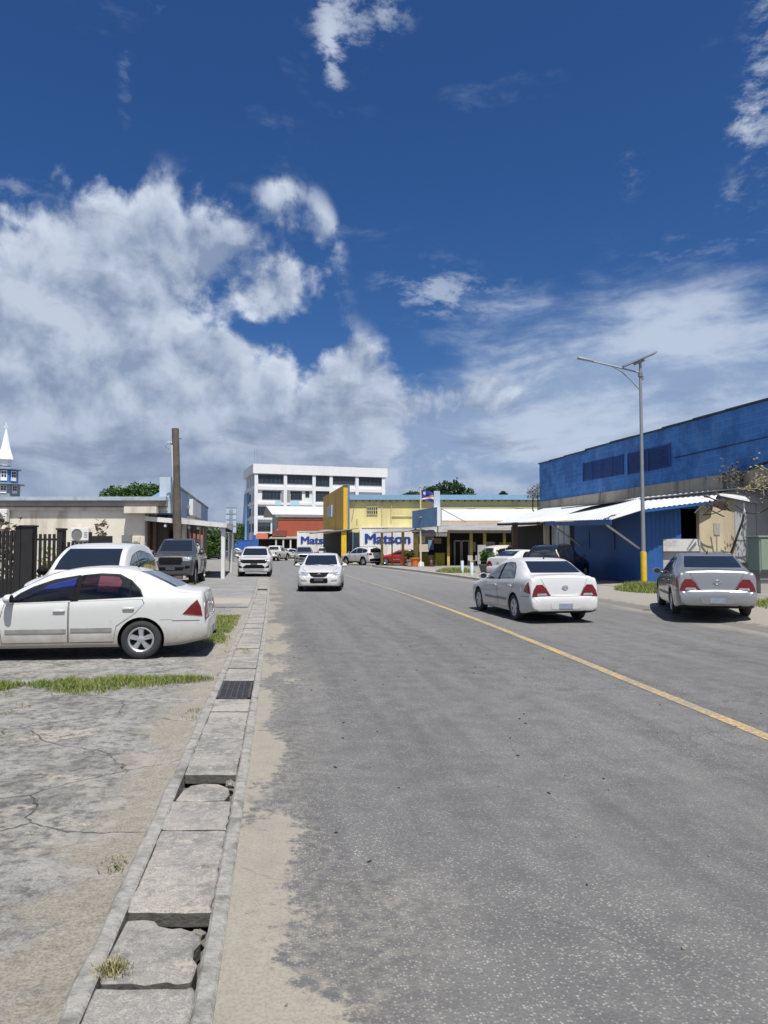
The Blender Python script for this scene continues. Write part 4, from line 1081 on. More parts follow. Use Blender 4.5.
m = MB(ORG); m.b2((xc-.9, YF+1.2, 2.25), (xc-.55, YF+1.4, 2.75)); m.build('meter_box', 'brown wood', WR)
m = MB(ORG); m.b2((xc, YF, 0), (xd, YF+.3, 3.72)); m.build('tan_wall', 'tan wall', WR)
m = MB(ORG); m.b2((xc, YF-.012, 1.46), (xd-.05, YF, 1.50)); m.b2((xd-.9, YF-.03, 2.2), (xd-.65, YF, 2.7)); m.tube([(xd-.78, YF-.02, 2.2), (xd-.78, YF-.02, .4)], .02, 6); m.build('wall_conduit', 'concrete', WR)
m = MB(ORG); m.b2((xd, YF-.02, 0), (xd+1.45, YF+.28, 3.72)); m.b2((xd+1.47, YF+.03, 0), (xe, YF+.28, 3.72)); m.build('grey_wall', 'grey panel', WR)
m = MB(ORG); m.b2((xd, YF-.035, 1.95), (xd+1.4, YF-.02, 1.98)); m.b2((xd+.9, YF-.035, 1.98), (xd+.92, YF-.02, 3.7)); m.b2((xd+1.9, YF-.0, 2.3), (xd+4, YF+.03, 2.35)); m.build('panel_joint', 'fan grey', WR)
m = MB(ORG); m.b2((xd-.4, YF-.3, .86), (xd+.95, YF-.03, 1.02)); m.build('ledge', 'cable black', WR)
# dark glazed shop front further along, with pale mullions
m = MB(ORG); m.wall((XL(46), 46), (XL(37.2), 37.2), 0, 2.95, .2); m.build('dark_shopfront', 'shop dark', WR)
m = MB(ORG)
for Y in (37.7, 38.4, 39.1, 39.8): m.prism([(XL(Y)-.04, Y-.04, .1), (XL(Y)-.04, Y+.04, .1), (XL(Y)+.04, Y+.04, .1), (XL(Y)+.04, Y-.04, .1)], [(XL(Y)-.04, Y-.04, 3.0), (XL(Y)-.04, Y+.04, 3.0), (XL(Y)+.04, Y+.04, 3.0), (XL(Y)+.04, Y-.04, 3.0)])
build_each(m, 'mullion', 'white counter', WR)
m = MB(ORG)
for k in range(3):
    ya = 37.76+.7*k; m.prism([(XL(ya)-.012, ya, 1.2), (XL(ya+.58)-.012, ya+.58, 1.2), (XL(ya+.58)-.004, ya+.58, 1.2), (XL(ya)-.004, ya, 1.2)], [(XL(ya)-.012, ya, 2.85), (XL(ya+.58)-.012, ya+.58, 2.85), (XL(ya+.58)-.004, ya+.58, 2.85), (XL(ya)-.004, ya, 2.85)])
M('window pale', (.30, .33, .33), .12, var=.3, scale=1.5); build_each(m, 'shop_window', 'window pale', WR)
# roofs and awnings
m = MB(ORG); m.sheet((XL(38.5)-.1, 38.5, 3.76), (XL(30.6)-.1, 30.6, 3.76), (XW(30.6)+.2, 30.6, 4.30), (XW(38.5)+.2, 38.5, 4.30), .05)
m.build('lean_to_roof', M('dark sheet', (.13, .15, .18), .5, .4, var=.25, dirt=(.16, .11, .08), damt=.5), WR)
on_, of_, wn, wf = at(610, 519.5, 29.0), at(545.5, 521.5, 37.0), at(641, 497.5, 31.0), at(590, 507, 39.0)
k1, k2, k3 = at(642, 509.5, 29.8), at(715, 500.5, 30.45), at(719, 490, 30.9)
m = MB(ORG); m.corr(on_, of_, wf, wn, pitch=.24, amp=.018, t=.014); m.corr(k1, k2, k3, wn+Vector((-.01, 0, .0)), pitch=.24, amp=.018, t=.014); m.prism([v-Vector((0, 0, .03)) for v in (on_, k1, wn)], [v-Vector((0, 0, .004)) for v in (on_, k1, wn)]); m.build('awning', 'white metal sheet', WR)
m = MB(ORG)
dn = Vector((0, 0, -.03)); d2 = Vector((0, 0, -.22))
m.prism([on_+d2, of_+d2, of_+d2+Vector((.06, 0, 0)), on_+d2+Vector((.06, 0, 0))], [on_+dn, of_+dn, of_+dn+Vector((.06, 0, 0)), on_+dn+Vector((.06, 0, 0))])
m.prism([k1+d2*.6, k2+d2*.6, k2+d2*.6+Vector((0, .06, 0)), k1+d2*.6+Vector((0, .06, 0))], [k1+dn, k2+dn, k2+dn+Vector((0, .06, 0)), k1+dn+Vector((0, .06, 0))])
m.build('awning_fascia', 'deep blue sheet', WR)
m = MB(ORG); b1 = on_.lerp(of_, .04)+d2; m.tube([b1, Vector((XL(31)-.05, 31.0, 1.62))], .055, 4); b2_ = on_.lerp(of_, .86)+d2; m.tube([b2_, Vector((XL(36.4)-.05, 36.4, 1.75))], .05, 4)
build_each(m, 'awning_brace', 'white counter', WR)
of2, on2 = at(497, 523, 44.5), at(549, 521.5, 38.5); wn2, wf2 = at(613, 503.0, 42.0), at(546, 508, 52)
m = MB(ORG); m.corr(on2, of2, wf2, wn2, pitch=.26, amp=.018, t=.014); m.build('awning', 'white metal sheet', WR)
m = MB(ORG); e = Vector((0, 0, -.16)); m.prism([on2+e, of2+e, of2+e+Vector((.08, .0, 0)), on2+e+Vector((.08, 0, 0))], [on2+dn, of2+dn, of2+dn+Vector((.08, 0, 0)), on2+dn+Vector((.08, 0, 0))]); m.build('awning_fascia', 'dark timber', WR)
for px, yy, w in ((515, 43.0, .30), (546.5, 40.2, .28), (552, 40.4, .26)):
    p = at(px, 540, yy); q = MB(ORG); q.b2((p.x-w/2, yy-w/2, 0), (p.x+w/2, yy+w/2, 3.15)); q.build('pillar', 'brown wood' if px != 546.5 else 'tan wall', WR)
# sagging end sheets at the near end
m = MB(ORG)
m.corr(at(716, 495, 30.5), at(737, 488, 31.2), at(775, 494, 31.4), at(762, 504.5, 30.45), pitch=.25, amp=.02, t=.014); m.build('sagging_sheet', M('patched sheet', (.42, .43, .43), .55, .05, var=.12, dirt=(.22, .14, .09), damt=.45, dscale=1.1), WR)
m = MB(ORG)
for i in range(16):                            # broken battens under the torn corner
    p = at(random.uniform(698, 725), random.uniform(496, 512), 29.3+random.uniform(0, .8)); d = Vector((random.uniform(-.5, .5), random.uniform(-.2, .2), random.uniform(-.45, .3)))
    m.tube([p, p+d], random.uniform(.015, .045), 4)
m.box(at(720, 505, 29.6), (.5, .3, .25), .3, 0, .2, .4)
m.build('broken_batten', 'dark timber', WR)
# hanging cables
CB = MB()
def sag(a, b2, s, n=10): return [a.lerp(b2, i/n)-Vector((0, 0, s*4*(i/n)*(1-i/n))) for i in range(n+1)]
CB.tube(sag(at(700, 514, 30.3), at(725, 508, 30.0), .12), .022, 5); CB.tube(sag(at(735, 505, 29.9), at(768, 508, 29.9), .30), .02, 5)
CB.tube([at(744.5, 512, 30.2), at(743, 520, 30.2), at(731, 553, 30.35)], .045, 6)
tag(CB.build('cable', 'cable black'), 'black cables looping below the torn awning end and down the tan wall', 'cable')
m = MB(); p = at(744, 503, 29.6); m.tube([p, p-Vector((0, 0, .35))], .03, 6); m.box(p-Vector((0, 0, .40)), (.08, .08, .14))
tag(m.build('floodlight', 'white paint'), 'small white lamp hanging under the sagging grey roof sheet', 'lamp')
# dry creeper at the top right
M('dry twig', (.26, .22, .16), .9, var=.3); m = MB(); lf = MB()
for i in range(20):
    p = at(random.uniform(748, 785), random.uniform(468, 500), 29.3+random.uniform(-.4, .3)); pts = [p]; d = Vector((random.uniform(-1, .6), random.uniform(-.3, .3), random.uniform(.1, 1))).normalized()
    for k in range(6): d = (d+Vector((random.uniform(-.6, .6), random.uniform(-.3, .3), random.uniform(-.55, .5)))).normalized(); pts.append(pts[-1]+d*.15)
    m.tube(pts, [.018-.0024*k for k in range(7)], 4)
    for k in range(9):
        q = random.choice(pts)+Vector((random.uniform(-.2, .2), random.uniform(-.2, .2), random.uniform(-.15, .15))); a = Vector((random.uniform(-1, 1), random.uniform(-1, 1), random.uniform(-1, 1))).normalized()*.06; c2 = a.orthogonal().normalized()*.04
        lf.add([q-a, q+c2, q+a, q-c2], [(0, 1, 2, 3)])
cr = empty('creeper', at(752, 488, 29.3)); tag(cr, 'dry tangled creeper on the stained band at the right edge', 'plant')
for q, nm, mm in ((m, 'stem', 'dry twig'), (lf, 'foliage', 'dry weeds')): q.org = Vector(cr.location); q.v = [v-q.org for v in q.v]; q.build(nm, mm, cr)
# dark vine clump on the band
lf = MB(); p0 = at(731, 476, 31.3)
for k in range(260):
    q = p0+Vector((random.gauss(0, .30), random.gauss(-.1, .10), random.gauss(0, .26))); a = Vector((random.uniform(-1, 1), random.uniform(-1, 1), random.uniform(-1, 1))).normalized()*.07; c2 = a.orthogonal().normalized()*.045
    lf.add([q-a, q+c2, q+a, q-c2], [(0, 1, 2, 3)])
tag(lf.build('vine', M('dead vine', (.075, .06, .04), .9, var=.4, scale=5)), 'dark dead vine clump on the tan concrete band above the torn awning', 'plant')
# transformer cabinet on blocks
o3 = at(762, 590, 24.2); o3 = Vector((at(759.5, 560, 24.2).x, 24.2, GZ)); cb = empty('electrical_cabinet', o3); tag(cb, 'pale green electrical cabinet raised on blocks at the right edge', 'electrical cabinet')
m = MB(); m.b2((0, 0, .75), (2.3, .8, 1.88)); m.build('body', 'cabinet green', cb, bevel=.02)
m = MB(); m.b2((-.04, -.05, 1.882), (2.34, .85, 1.94)); m.build('lid', 'cabinet green', cb, bevel=.01)
for x in (.05, .72, 1.5):
    m = MB(); m.b2((x, -.025, .80), (x+.60, -.002, 1.83)); d = m.build('door', 'cabinet green', cb, bevel=.008)
    m = MB(); m.b2((x+.48, -.06, 1.25), (x+.52, -.028, 1.45)); m.build('handle', 'fan grey', d)
m = MB(); m.b2((.05, .1, .45), (2.25, .7, .70)); m.b2((.0, .02, .70), (2.3, .78, .745)); m.build('frame', 'fan grey', cb)
m = MB(); m.b2((.1, .15, -.02), (.6, .7, .45)); m.b2((1.6, .15, -.02), (2.1, .7, .45)); build_each(m, 'block', 'concrete', cb, bevel=.01)
# solar street lamp
LB = Vector((at(644, 585, 27.0).x, 27.0, GZ)); lp = empty('street_lamp', LB); tag(lp, 'tall grey solar street lamp with a yellow painted foot, on a grass patch', 'street lamp')
zt = at(639.5, 361, 27).z-GZ; zy = at(643, 552, 27).z-GZ; lean = at(639.8, 361, 27).x-LB.x-(zt)*0
fx = lambda z: .0
m = MB(); m.tube([(0, 0, zy), (0, 0, zt*.5), (0, 0, zt)], [.082, .068, .05], 14); m.build('pole', 'galvanised', lp, smooth=True)
m = MB(); m.tube([(0, 0, 0), (0, 0, zy)], [.115, .112], 14); m.lathe([(.115, zy), (.085, zy+.01)], n=14); m.build('yellow_foot', 'lamp yellow', lp, smooth=True)
m = MB(); m.lathe([(0, .06), (.2, .06), (.2, 0)], n=16); m.build('base_plate', 'galvanised', lp)
rel = lambda px, py: at(px, py, 27.0)-LB
def tob(v): return Vector((v.x-(at(639.8, 380, 27).x-LB.x) if False else v.x, v.y, v.z))
sx = at(639.8, 380, 27).x-LB.x                  # pole leans slightly in the picture only through perspective
m = MB(); m.tube([(0, 0, rel(0, 373).z), rel(612, 366)-Vector((sx, 0, 0)), rel(592, 361.5)-Vector((sx, 0, 0))], .032, 8)
ctl = [rel(611, 366)-Vector((sx, 0, 0)), rel(620, 371)-Vector((sx, 0, 0)), rel(629, 379)-Vector((sx, 0, 0)), Vector((0, 0, rel(0, 391).z))]
m.tube(ctl, .022, 8); m.build('arm', 'galvanised', lp, smooth=True)
a, b2 = rel(593, 362)-Vector((sx, 0, 0)), rel(576.5, 358.5)-Vector((sx, 0, 0)); d = (b2-a).normalized()
m = MB(); m.prism([a+Vector((0, s*w, 0))+d*t for s, t, w in ((-1, 0, .06), (1, 0, .06), (1, .62, .13), (-1, .62, .13))], [a+Vector((0, s*w, .07))+d*t for s, t, w in ((-1, 0, .05), (1, 0, .05), (1, .60, .10), (-1, .60, .10))])
m.build('lamp_head', 'galvanised', lp, bevel=.012)
c0 = Vector((0, 0, zt+.03)); a, b2 = rel(622, 367.5)-Vector((sx, 0, 0)), rel(655, 353.5)-Vector((sx, 0, 0)); ax_ = (b2-a).normalized(); mid = (a+b2)/2; up = ax_.cross(Vector((0, -1, 0))).normalized()
if up.z < 0: up = -up
hw = (b2-a).length/2; pt = lambda u, v, h: mid+ax_*u*hw+Vector((0, v*.19, 0))+up*h
m = MB(); m.prism([pt(-1, -1, 0), pt(1, -1, 0), pt(1, 1, 0), pt(-1, 1, 0)], [pt(-1, -1, .04), pt(1, -1, .04), pt(1, 1, .04), pt(-1, 1, .04)]); pn = m.build('solar_panel', 'galvanised', lp)
m = MB(); m.prism([pt(-.96, -.96, .041), pt(.96, -.96, .041), pt(.96, .96, .041), pt(-.96, .96, .041)], [pt(-.96, -.96, .046), pt(.96, -.96, .046), pt(.96, .96, .046), pt(-.96, .96, .046)]); m.build('solar_cells', 'solar dark', pn)
m = MB(); m.prism([pt(-.35, -.3, -.10), pt(.25, -.3, -.10), pt(.25, .3, -.10), pt(-.35, .3, -.10)], [pt(-.35, -.3, -.002), pt(.25, -.3, -.002), pt(.25, .3, -.002), pt(-.35, .3, -.002)]); m.tube([(0, 0, zt-.1), mid-up*.02], .04, 8); m.build('bracket', 'galvanised', lp)
m = MB(); m.box((.07, 0, rel(0, 378).z), (.10, .08, .12)); m.tube([(.0, 0, rel(0, 384).z), (.14, 0, rel(0, 382).z)], .015, 6); m.lathe([(.085, rel(0, 374).z-.1), (.085, rel(0, 374).z+.06)], n=12); build_each(m, 'clamp', 'fan grey', lp)
# ------------------------------------------------------------------ LEFT: cream building and porch shop
YB = 38.0
cx1 = at(145, 520, YB).x; cx0 = -34.0
ztop = at(50, 499, YB).z
ORG = Vector((-20, YB, 0)); CR = empty('low_building', ORG); tag(CR, 'low cream building with a flat grey roof edge and air conditioners, behind the black fence', 'building')
m = MB(ORG); m.b2((cx0, YB, 0), (cx1, YB+8, ztop-.42)); m.build('wall', 'cream plaster', CR)
m = MB(ORG); m.b2((cx0, YB-.10, ztop-.62), (cx1+1.2, YB-.002, ztop-.44)); m.build('cornice', 'cream trim', CR)
m = MB(ORG); m.b2((cx0, YB-.25, ztop-.40), (cx1+.15, YB+8, ztop-.10)); m.b2((cx1+.15, YB-.25, ztop-.40), (cx1+1.2, YB+.2, ztop-.10)); m.build('fascia', 'fascia brown', CR)
m = MB(ORG); m.b2((cx0, YB-.40, ztop-.098), (cx1+1.2, YB+.2, ztop+.10)); m.b2((cx0, YB+.2, ztop-.098), (cx1+.2, YB+8, ztop+.10)); m.build('roof', 'roof metal', CR)
m = MB(ORG); m.b2((at(136, 0, YB).x, YB-.5, at(136, 513.5, YB).z), (at(167, 0, YB).x, YB-.12, at(136, 507, YB).z)); m.build('beam', 'cream trim', CR)
def acunit(px0, px1, py0, py1, label):
    a, b2 = at(px0, py1, YB-.45), at(px1, py0, YB-.45); org = Vector((a.x, YB-.45, a.z)); W_, H_ = b2.x-a.x, b2.z-a.z
    r = empty('air_conditioner', org); tag(r, label, 'air conditioner', 'outdoor air conditioners on the cream wall')
    q = MB(); q.b2((0, 0, 0), (W_, .34, H_)); q.build('case', 'ac white', r, bevel=.02)
    q = MB(); q.lathe([(0, -.008), (H_*.40, -.008), (H_*.42, -.012), (H_*.42, -.03), (H_*.36, -.03), (H_*.36, -.012), (0, -.012)], (W_*.37, 0, H_*.5), 28, 'Y'); q.build('fan_grille', 'fan grey', r)
    q = MB()
    for k in range(4): q.b2((W_*.76, -.01, H_*(.25+.12*k)), (W_*.95, -.002, H_*(.29+.12*k)))
    q.build('vent', 'fan grey', r)
    q = MB(); q.b2((.08, .05, -.1), (.14, .45, 0)); q.b2((W_-.14, .05, -.1), (W_-.08, .45, 0)); build_each(q, 'bracket', 'fan grey', r)
acunit(70, 88.5, 527.8, 540.5, 'white air conditioner with a round fan, on the cream wall right of the fence post')
acunit(-12, 6.5, 509, 529, 'larger white air conditioner high on the cream wall, cut by the left edge')
for px, py, s in ((126.5, 539, .26), (136, 539.5, .2)):
    p = at(px, py, YB-.1); q = MB(p); q.b2((p.x-s, YB-.1, p.z-s*.8), (p.x+s, YB-.002, p.z+s*.8)); q.b2((p.x-s*.6, YB-.12, p.z-s*.5), (p.x+s*.6, YB-.1, p.z+s*.5))
    tag(q.build('wall_box', 'fan grey' if s > .22 else 'cream trim', loc=p), 'dark meter box on the cream wall above the white van-like car' if False else ('dark grey meter box on the cream wall' if s > .22 else 'small pale box beside the dark meter box on the cream wall'), 'meter box')
# shop with the pale blue parapet
pY = 38.0; px0 = at(172.5, 500, pY).x
def XF(Y): return px0-.17*(Y-pY)
ORG = Vector((px0, pY, 0)); SH = empty('porch_shop', ORG); tag(SH, 'shop with a pale blue tall parapet and white porch, left of the road', 'building')
zp = at(172, 477, pY).z
m = MB(ORG); m.prism([(XF(pY+.4)-.02, pY+.4, 3.4), (XF(63), 63, 3.4), (XF(63)-9, 63, 3.4), (XF(pY)-.9, pY+.4, 3.4)], [(XF(pY+.4)-.02, pY+.4, zp-.35), (XF(63), 63, zp-.35), (XF(63)-9, 63, zp-1.6), (XF(pY)-.9, pY+.4, zp-1.2)]); m.build('parapet', 'pale blue panel', SH)
m = MB(ORG); m.b2((at(166.8, 0, pY).x, pY, at(166, 513, pY).z), (px0+.02, pY+.38, zp)); m.build('pilaster', 'pale grey blue', SH)
m = MB(ORG); m.prism([(XF(pY+.3)-.1, pY+.3, zp-.35), (XF(63)-.1, 63, zp-.35), (XF(63)+.08, 63, zp-.35), (XF(pY+.3)+.08, pY+.3, zp-.35)], [(XF(pY+.3)-.1, pY+.3, zp-.26), (XF(63)-.1, 63, zp-.26), (XF(63)+.08, 63, zp-.26), (XF(pY+.3)+.08, pY+.3, zp-.26)]); m.build('coping', 'fan grey', SH)
def wallpanel(Ya, Yb, za, zb, nm, mt, t=.05):
    q = MB(ORG); q.prism([(XF(Ya), Ya, za), (XF(Yb), Yb, za), (XF(Yb)+t, Yb, za), (XF(Ya)+t, Ya, za)], [(XF(Ya), Ya, zb), (XF(Yb), Yb, zb), (XF(Yb)+t, Yb, zb), (XF(Ya)+t, Ya, zb)]); return q.build(nm, mt, SH)
wallpanel(40.2, 42.0, 3.75, 4.9, 'sign_panel', 'pale grey blue'); wallpanel(46.2, 52.5, 3.7, 4.75, 'sign_panel', 'fresh white', .3); wallpanel(45.2, 51.5, 3.35, 3.62, 'canopy', 'fan grey', .5)
m = MB(ORG); m.prism([(XF(pY+.6)-.3, pY+.6, 0), (XF(62), 62, 0), (XF(62)-9, 62, 0), (XF(pY)-3.5, pY+.6, 0)], [(XF(pY+.6)-.3, pY+.6, 3.42), (XF(62), 62, 3.42), (XF(62)-9, 62, 3.42), (XF(pY)-3.5, pY+.6, 3.42)]); m.build('shopfront', 'dark timber', SH)
m = MB(ORG)
for k in range(7):
    Y = 39.2+3.1*k; m.prism([(XF(Y)+.0, Y, 0), (XF(Y+.25), Y+.25, 0), (XF(Y+.25)+.08, Y+.25, 0), (XF(Y)+.08, Y, 0)], [(XF(Y), Y, 3.2), (XF(Y+.25), Y+.25, 3.2), (XF(Y+.25)+.08, Y+.25, 3.2), (XF(Y)+.08, Y, 3.2)])
for px in (148, 152, 157, 163): x = at(px, 0, pY+.5).x; m.b2((x-.09, pY+.45, 0), (x+.09, pY+.6, 3.1))
build_each(m, 'door_post', 'brown wood', SH)
m = MB(ORG)
for k in range(6):
    Y = 39.7+3.1*k; m.prism([(XF(Y)+.0, Y, .3), (XF(Y+2.2), Y+2.2, .3), (XF(Y+2.2)+.04, Y+2.2, .3), (XF(Y)+.04, Y, .3)], [(XF(Y), Y, 2.6), (XF(Y+2.2), Y+2.2, 2.6), (XF(Y+2.2)+.04, Y+2.2, 2.6), (XF(Y)+.04, Y, 2.6)])
build_each(m, 'shop_window', 'shop glass', SH)
# porch roof: lean-to sheet on posts
pa, pb = at(145, 517.5, pY), at(225.5, 524.3, 37.3); pc = Vector((-10.05, 47.6, 2.92)); pd = Vector((XF(47.6), 47.6, 3.25))
m = MB(ORG); m.add([], []); m.prism([pa, pb, pc, pd, Vector((XF(39), 39, 3.26))], [v+Vector((0, 0, .05)) for v in (pa, pb, pc, pd, Vector((XF(39), 39, 3.26)))]); m.build('porch_roof', 'weathered sheet', SH)
m = MB(ORG)
for a, b2 in ((pa, pb), (pb, pc)):
    nrm = Vector((0, -.06, 0)) if a is pa else Vector((.06, 0, 0))
    m.prism([a+Vector((0, 0, -.17)), b2+Vector((0, 0, -.17)), b2+Vector((0, 0, -.17))+nrm, a+Vector((0, 0, -.17))+nrm], [a+Vector((0, 0, .07)), b2+Vector((0, 0, .07)), b2+Vector((0, 0, .07))+nrm, a+Vector((0, 0, .07))+nrm])
m.build('porch_fascia', 'white paint', SH)
for x, Y, w in ((at(222, 560, 37.3).x, 37.55, .19), (-10.05, 47.3, .16), (at(195.7, 0, 44).x, 44.0, .12), (at(190.5, 0, 38.3).x, 38.5, .2)):
    q = MB(ORG); q.b2((x-w/2, Y-w/2, 0), (x+w/2, Y+w/2, 2.88)); q.build('porch_post', 'white paint' if w != .2 else 'cream trim', SH, bevel=.01)
for px, py in ((165.5, 525.5), (189, 527), (198, 527.8), (210, 528.5)):
    p = at(px, py, 37.9); q = MB(); q.lathe([(0, .09), (.05, .08), (.09, 0), (.075, -.07), (0, -.1)], n=14); q.tube([(0, 0, .06), (0, 0, .28)], .015, 5)
    tag(q.build('porch_lamp', 'fresh white', loc=p, smooth=True), 'round white lamp hung below the porch edge', 'lamp', 'round lamps below the porch edge')
m = MB(); p = at(229, 528, 46.8); m.box((0, 0, 0), (.5, .12, .55)); m.box((.0, -.08, .05), (.3, .05, .3)); tag(m.build('hanging_sign', 'fan grey', loc=p), 'small dark sign board fixed to the far porch post', 'sign')
# old wooden pole with white conduit
UY = 37.0; ub = at(178.5, 575, UY); ut = at(175.3, 428.5, UY); org = Vector((ub.x, UY, 0)); up_ = empty('utility_pole', org); tag(up_, 'weathered brown wooden utility pole without wires, behind the grey pickup', 'utility pole')
t = ut-org; b0 = Vector((0, 0, 0)); m = MB(); m.tube([b0, t*.5, t], [.235, .205, .18], 16); m.build('pole', 'old pole wood', up_, smooth=True)
m = MB(); c1 = at(172, 444, UY-.1)-org; c2 = at(176.2, 548, UY-.1)-org; m.tube([c1, c2], .05, 8); m.tube([c1, c1+Vector((-.05, 0, .12)), c1+Vector((-.22, 0, .05))], .03, 6); m.build('conduit', 'pipe white', up_)
m = MB(); m.tube([c1+Vector((-.2, 0, .02)), c1+Vector((-.35, 0, -.12)), c1+Vector((-.12, 0, -.28))], .012, 5); m.box(c1+Vector((.0, -.02, .0)), (.14, .06, .07)); m.tube([t*.93, t*.93+Vector((.32, 0, .02))], .02, 5); m.build('wire_end', 'cable black', up_)
# black fence
FY = 21.0; org = Vector((at(55, 560, FY).x, FY, 0)); fe = empty('fence', org); tag(fe, 'black iron bar fence with square posts, in front of the cream building', 'fence')
def xf(px): return at(px, 550, FY).x
def zf_(py): return at(50, py, FY).z
for a, b2, py in ((-60, 19, 531), (35.5, 58.5, 534), (64.5, 89, 542)):
    q = MB(org); x0, x1, zt_ = xf(a), xf(b2), zf_(py); n = max(3, int((x1-x0)/.112))
    for k in range(n+1): x = x0+(x1-x0)*k/n; q.b2((x-.031, FY-.03, .08), (x+.031, FY+.03, zt_))
    for z in (.2, zt_-.16): q.b2((x0, FY-.018, z-.03), (x1, FY+.018, z+.03))
    q.b2((x0, FY-.016, .2), (x1, FY+.016, .75)) if a != 64.5 else None
    q.build('bar_panel', 'black iron', fe)
for a, b2, py in ((17.5, 23, 527.5), (22.5, 34.5, 527), (58.8, 63.8, 530)):
    q = MB(org); q.b2((xf(a), FY-.14, 0), (xf(b2), FY+.14, zf_(py))); q.b2((xf(a)-.03, FY-.17, zf_(py)+.002), (xf(b2)+.03, FY+.17, zf_(py)+.05)); q.build('post', 'black iron', fe)
q = MB(org); q.b2((xf(89.5), FY-.03, 0), (xf(112), FY+.03, zf_(536))); q.b2((xf(89), FY-.06, 0), (xf(91), FY+.06, zf_(532))); q.build('solid_panel', 'black iron', fe)
# plants behind the fence
def shrub(loc, w, h, n, mt, label, group=None, leaf=.14, name='shrub', stems=5):
    r = empty(name, loc); tag(r, label, 'plant', group)
    st_ = MB(); lv = MB()
    for k in range(stems):
        a = random.uniform(0, 6.28); tip = Vector((cos(a)*w*random.uniform(.2, .9), sin(a)*w*random.uniform(.2, .9), h*random.uniform(.6, 1)))
        st_.tube([(0, 0, 0), tip*.5+Vector((0, 0, h*.12)), tip], [.03, .02, .008], 5)
        for j in range(n//stems):
            p = tip*random.uniform(.35, 1.08)+Vector((random.gauss(0, w*.22), random.gauss(0, w*.22), random.gauss(0, h*.10))); p.z = max(.03, p.z)
            d = Vector((random.uniform(-1, 1), random.uniform(-1, 1), random.uniform(-.4, .8))).normalized()*leaf; e = d.orthogonal().normalized()*leaf*.33
            e.rotate(Matrix.Rotation(random.uniform(0, 6.28), 3, d.normalized()))
            lv.add([p, p+d*.5+e, p+d, p+d*.5-e], [(0, 1, 2, 3)])
    st_.build('stem', 'brown wood', r); lv.build('foliage', mt, r); return r
def leafmat(name, dark, light, dry=None):
    m, T, b = mat0(name); co = T.n('ShaderNodeTexCoord').outputs['Object']
    n1 = T.noise(co, 1.1, 4, .6); n2 = T.noise(co, 9, 3, .7)
    c = T.mix(T.ss(T.m('ADD', T.m('MULTIPLY', n1, .6), T.m('MULTIPLY', n2, .4)), .38, .62), rgb(dark), rgb(light))
    if dry: c = T.mix(T.ss(n2, .60, .70), c, rgb(dry))
    T.nt.links.new(c, b.inputs['Base Color']); b.inputs['Roughness'].default_value = .55; b.inputs['Specular IOR Level'].default_value = .3
    tl = T.n('ShaderNodeBsdfTranslucent', {0: c}); mx = T.n('ShaderNodeMixShader', {0: .25, 1: b.outputs[0], 2: tl.outputs[0]}); T.nt.links.new(mx.outputs[0], T.nt.nodes['Material Output'].inputs[0])
    return m
leafmat('leaf green', (.022, .060, .012), (.085, .150, .030)); leafmat('leaf dark', (.012, .030, .010), (.040, .078, .022)); leafmat('leaf yellow', (.16, .19, .03), (.36, .36, .07)); leafmat('leaf grey', (.13, .14, .12), (.26, .27, .24)); leafmat('leaf dry', (.10, .075, .05), (.22, .17, .11))
shrub((at(51, 560, 24).x, 24, 0), .38, 1.75, 170, 'leaf yellow', 'bright yellow green shrub just behind the black fence, left of the air conditioner', leaf=.18)
shrub((at(98, 560, 26).x, 26, 0), .42, 2.35, 150, 'leaf dry', 'dry brown plant behind the fence, right of the air conditioner', leaf=.22)
shrub((at(12, 560, 25).x, 25, 0), .8, 2.8, 160, 'leaf dry', 'dry reddish plant above the fence at the left edge', leaf=.25)
# ------------------------------------------------------------------ trees
def tree(loc, blobs, n, leaf, mt, label, trunk_h, trunk_r=.3, group=None):
    r = empty('tree', loc); tag(r, label, 'tree', group)
    tr = MB(); lv = MB(); base = Vector((0, 0, 0)); fork = Vector((0, 0, trunk_h)); tr.tube([base, fork*.5+Vector((.1, 0, 0)), fork], [trunk_r*1.4, trunk_r, trunk_r*.85], 8)
    tot = sum(b[3]*b[4]*b[5] for b in blobs)
    for (x, y, z, a, b, c) in blobs:
        ce = Vector((x, y, z)); tr.tube([fork, fork.lerp(ce, .5)+Vector((random.uniform(-.3, .3), 0, -.2)), ce], [trunk_r*.6, trunk_r*.35, .05], 6)
        for k in range(int(n*a*b*c/tot)):
            th = random.uniform(0, 2*pi); u = random.uniform(-1, 1); rr = random.random()**.28; s = sqrt(1-u*u)
            d = Vector((s*cos(th), s*sin(th), u)); lump = .82+.36*mnoise.noise(d*2.4+ce*.7)
            p = ce+Vector((d.x*a, d.y*b, d.z*c))*rr*lump
            ax1 = Vector((random.gauss(0, 1), random.gauss(0, 1), random.gauss(0, .6))).normalized()*leaf*random.uniform(.5, 1.1); e = ax1.orthogonal().normalized(); e.rotate(Matrix.Rotation(random.uniform(0, 6.28), 3, ax1.normalized())); e *= leaf*.4
            lv.add([p-ax1, p+e, p+ax1, p-e], [(0, 1, 2, 3)])
    tr.build('trunk', 'dark timber', r); lv.build('crown', mt, r); return r
# broad crown behind the cream building, px x 103..170, top y 480
c0 = at(136, 500, 62); z0 = c0.z
tree((c0.x, 62, 0), [(-1.5, 0, z0-.1, 1.9, 2.2, 1.5), (.2, .5, z0+.1, 2.2, 2.2, 1.65), (1.9, 0, z0+.1, 2.0, 2.2, 1.6), (-2.2, 0, z0-.7, 1.1, 1.6, 1.1), (3.0, .5, z0-.0, 1.6, 1.8, 1.6), (.5, 0, z0-.9, 3.6, 2, 1.2)], 14000, .19, 'leaf green', 'broad rounded green tree rising behind the cream building', 3.2)
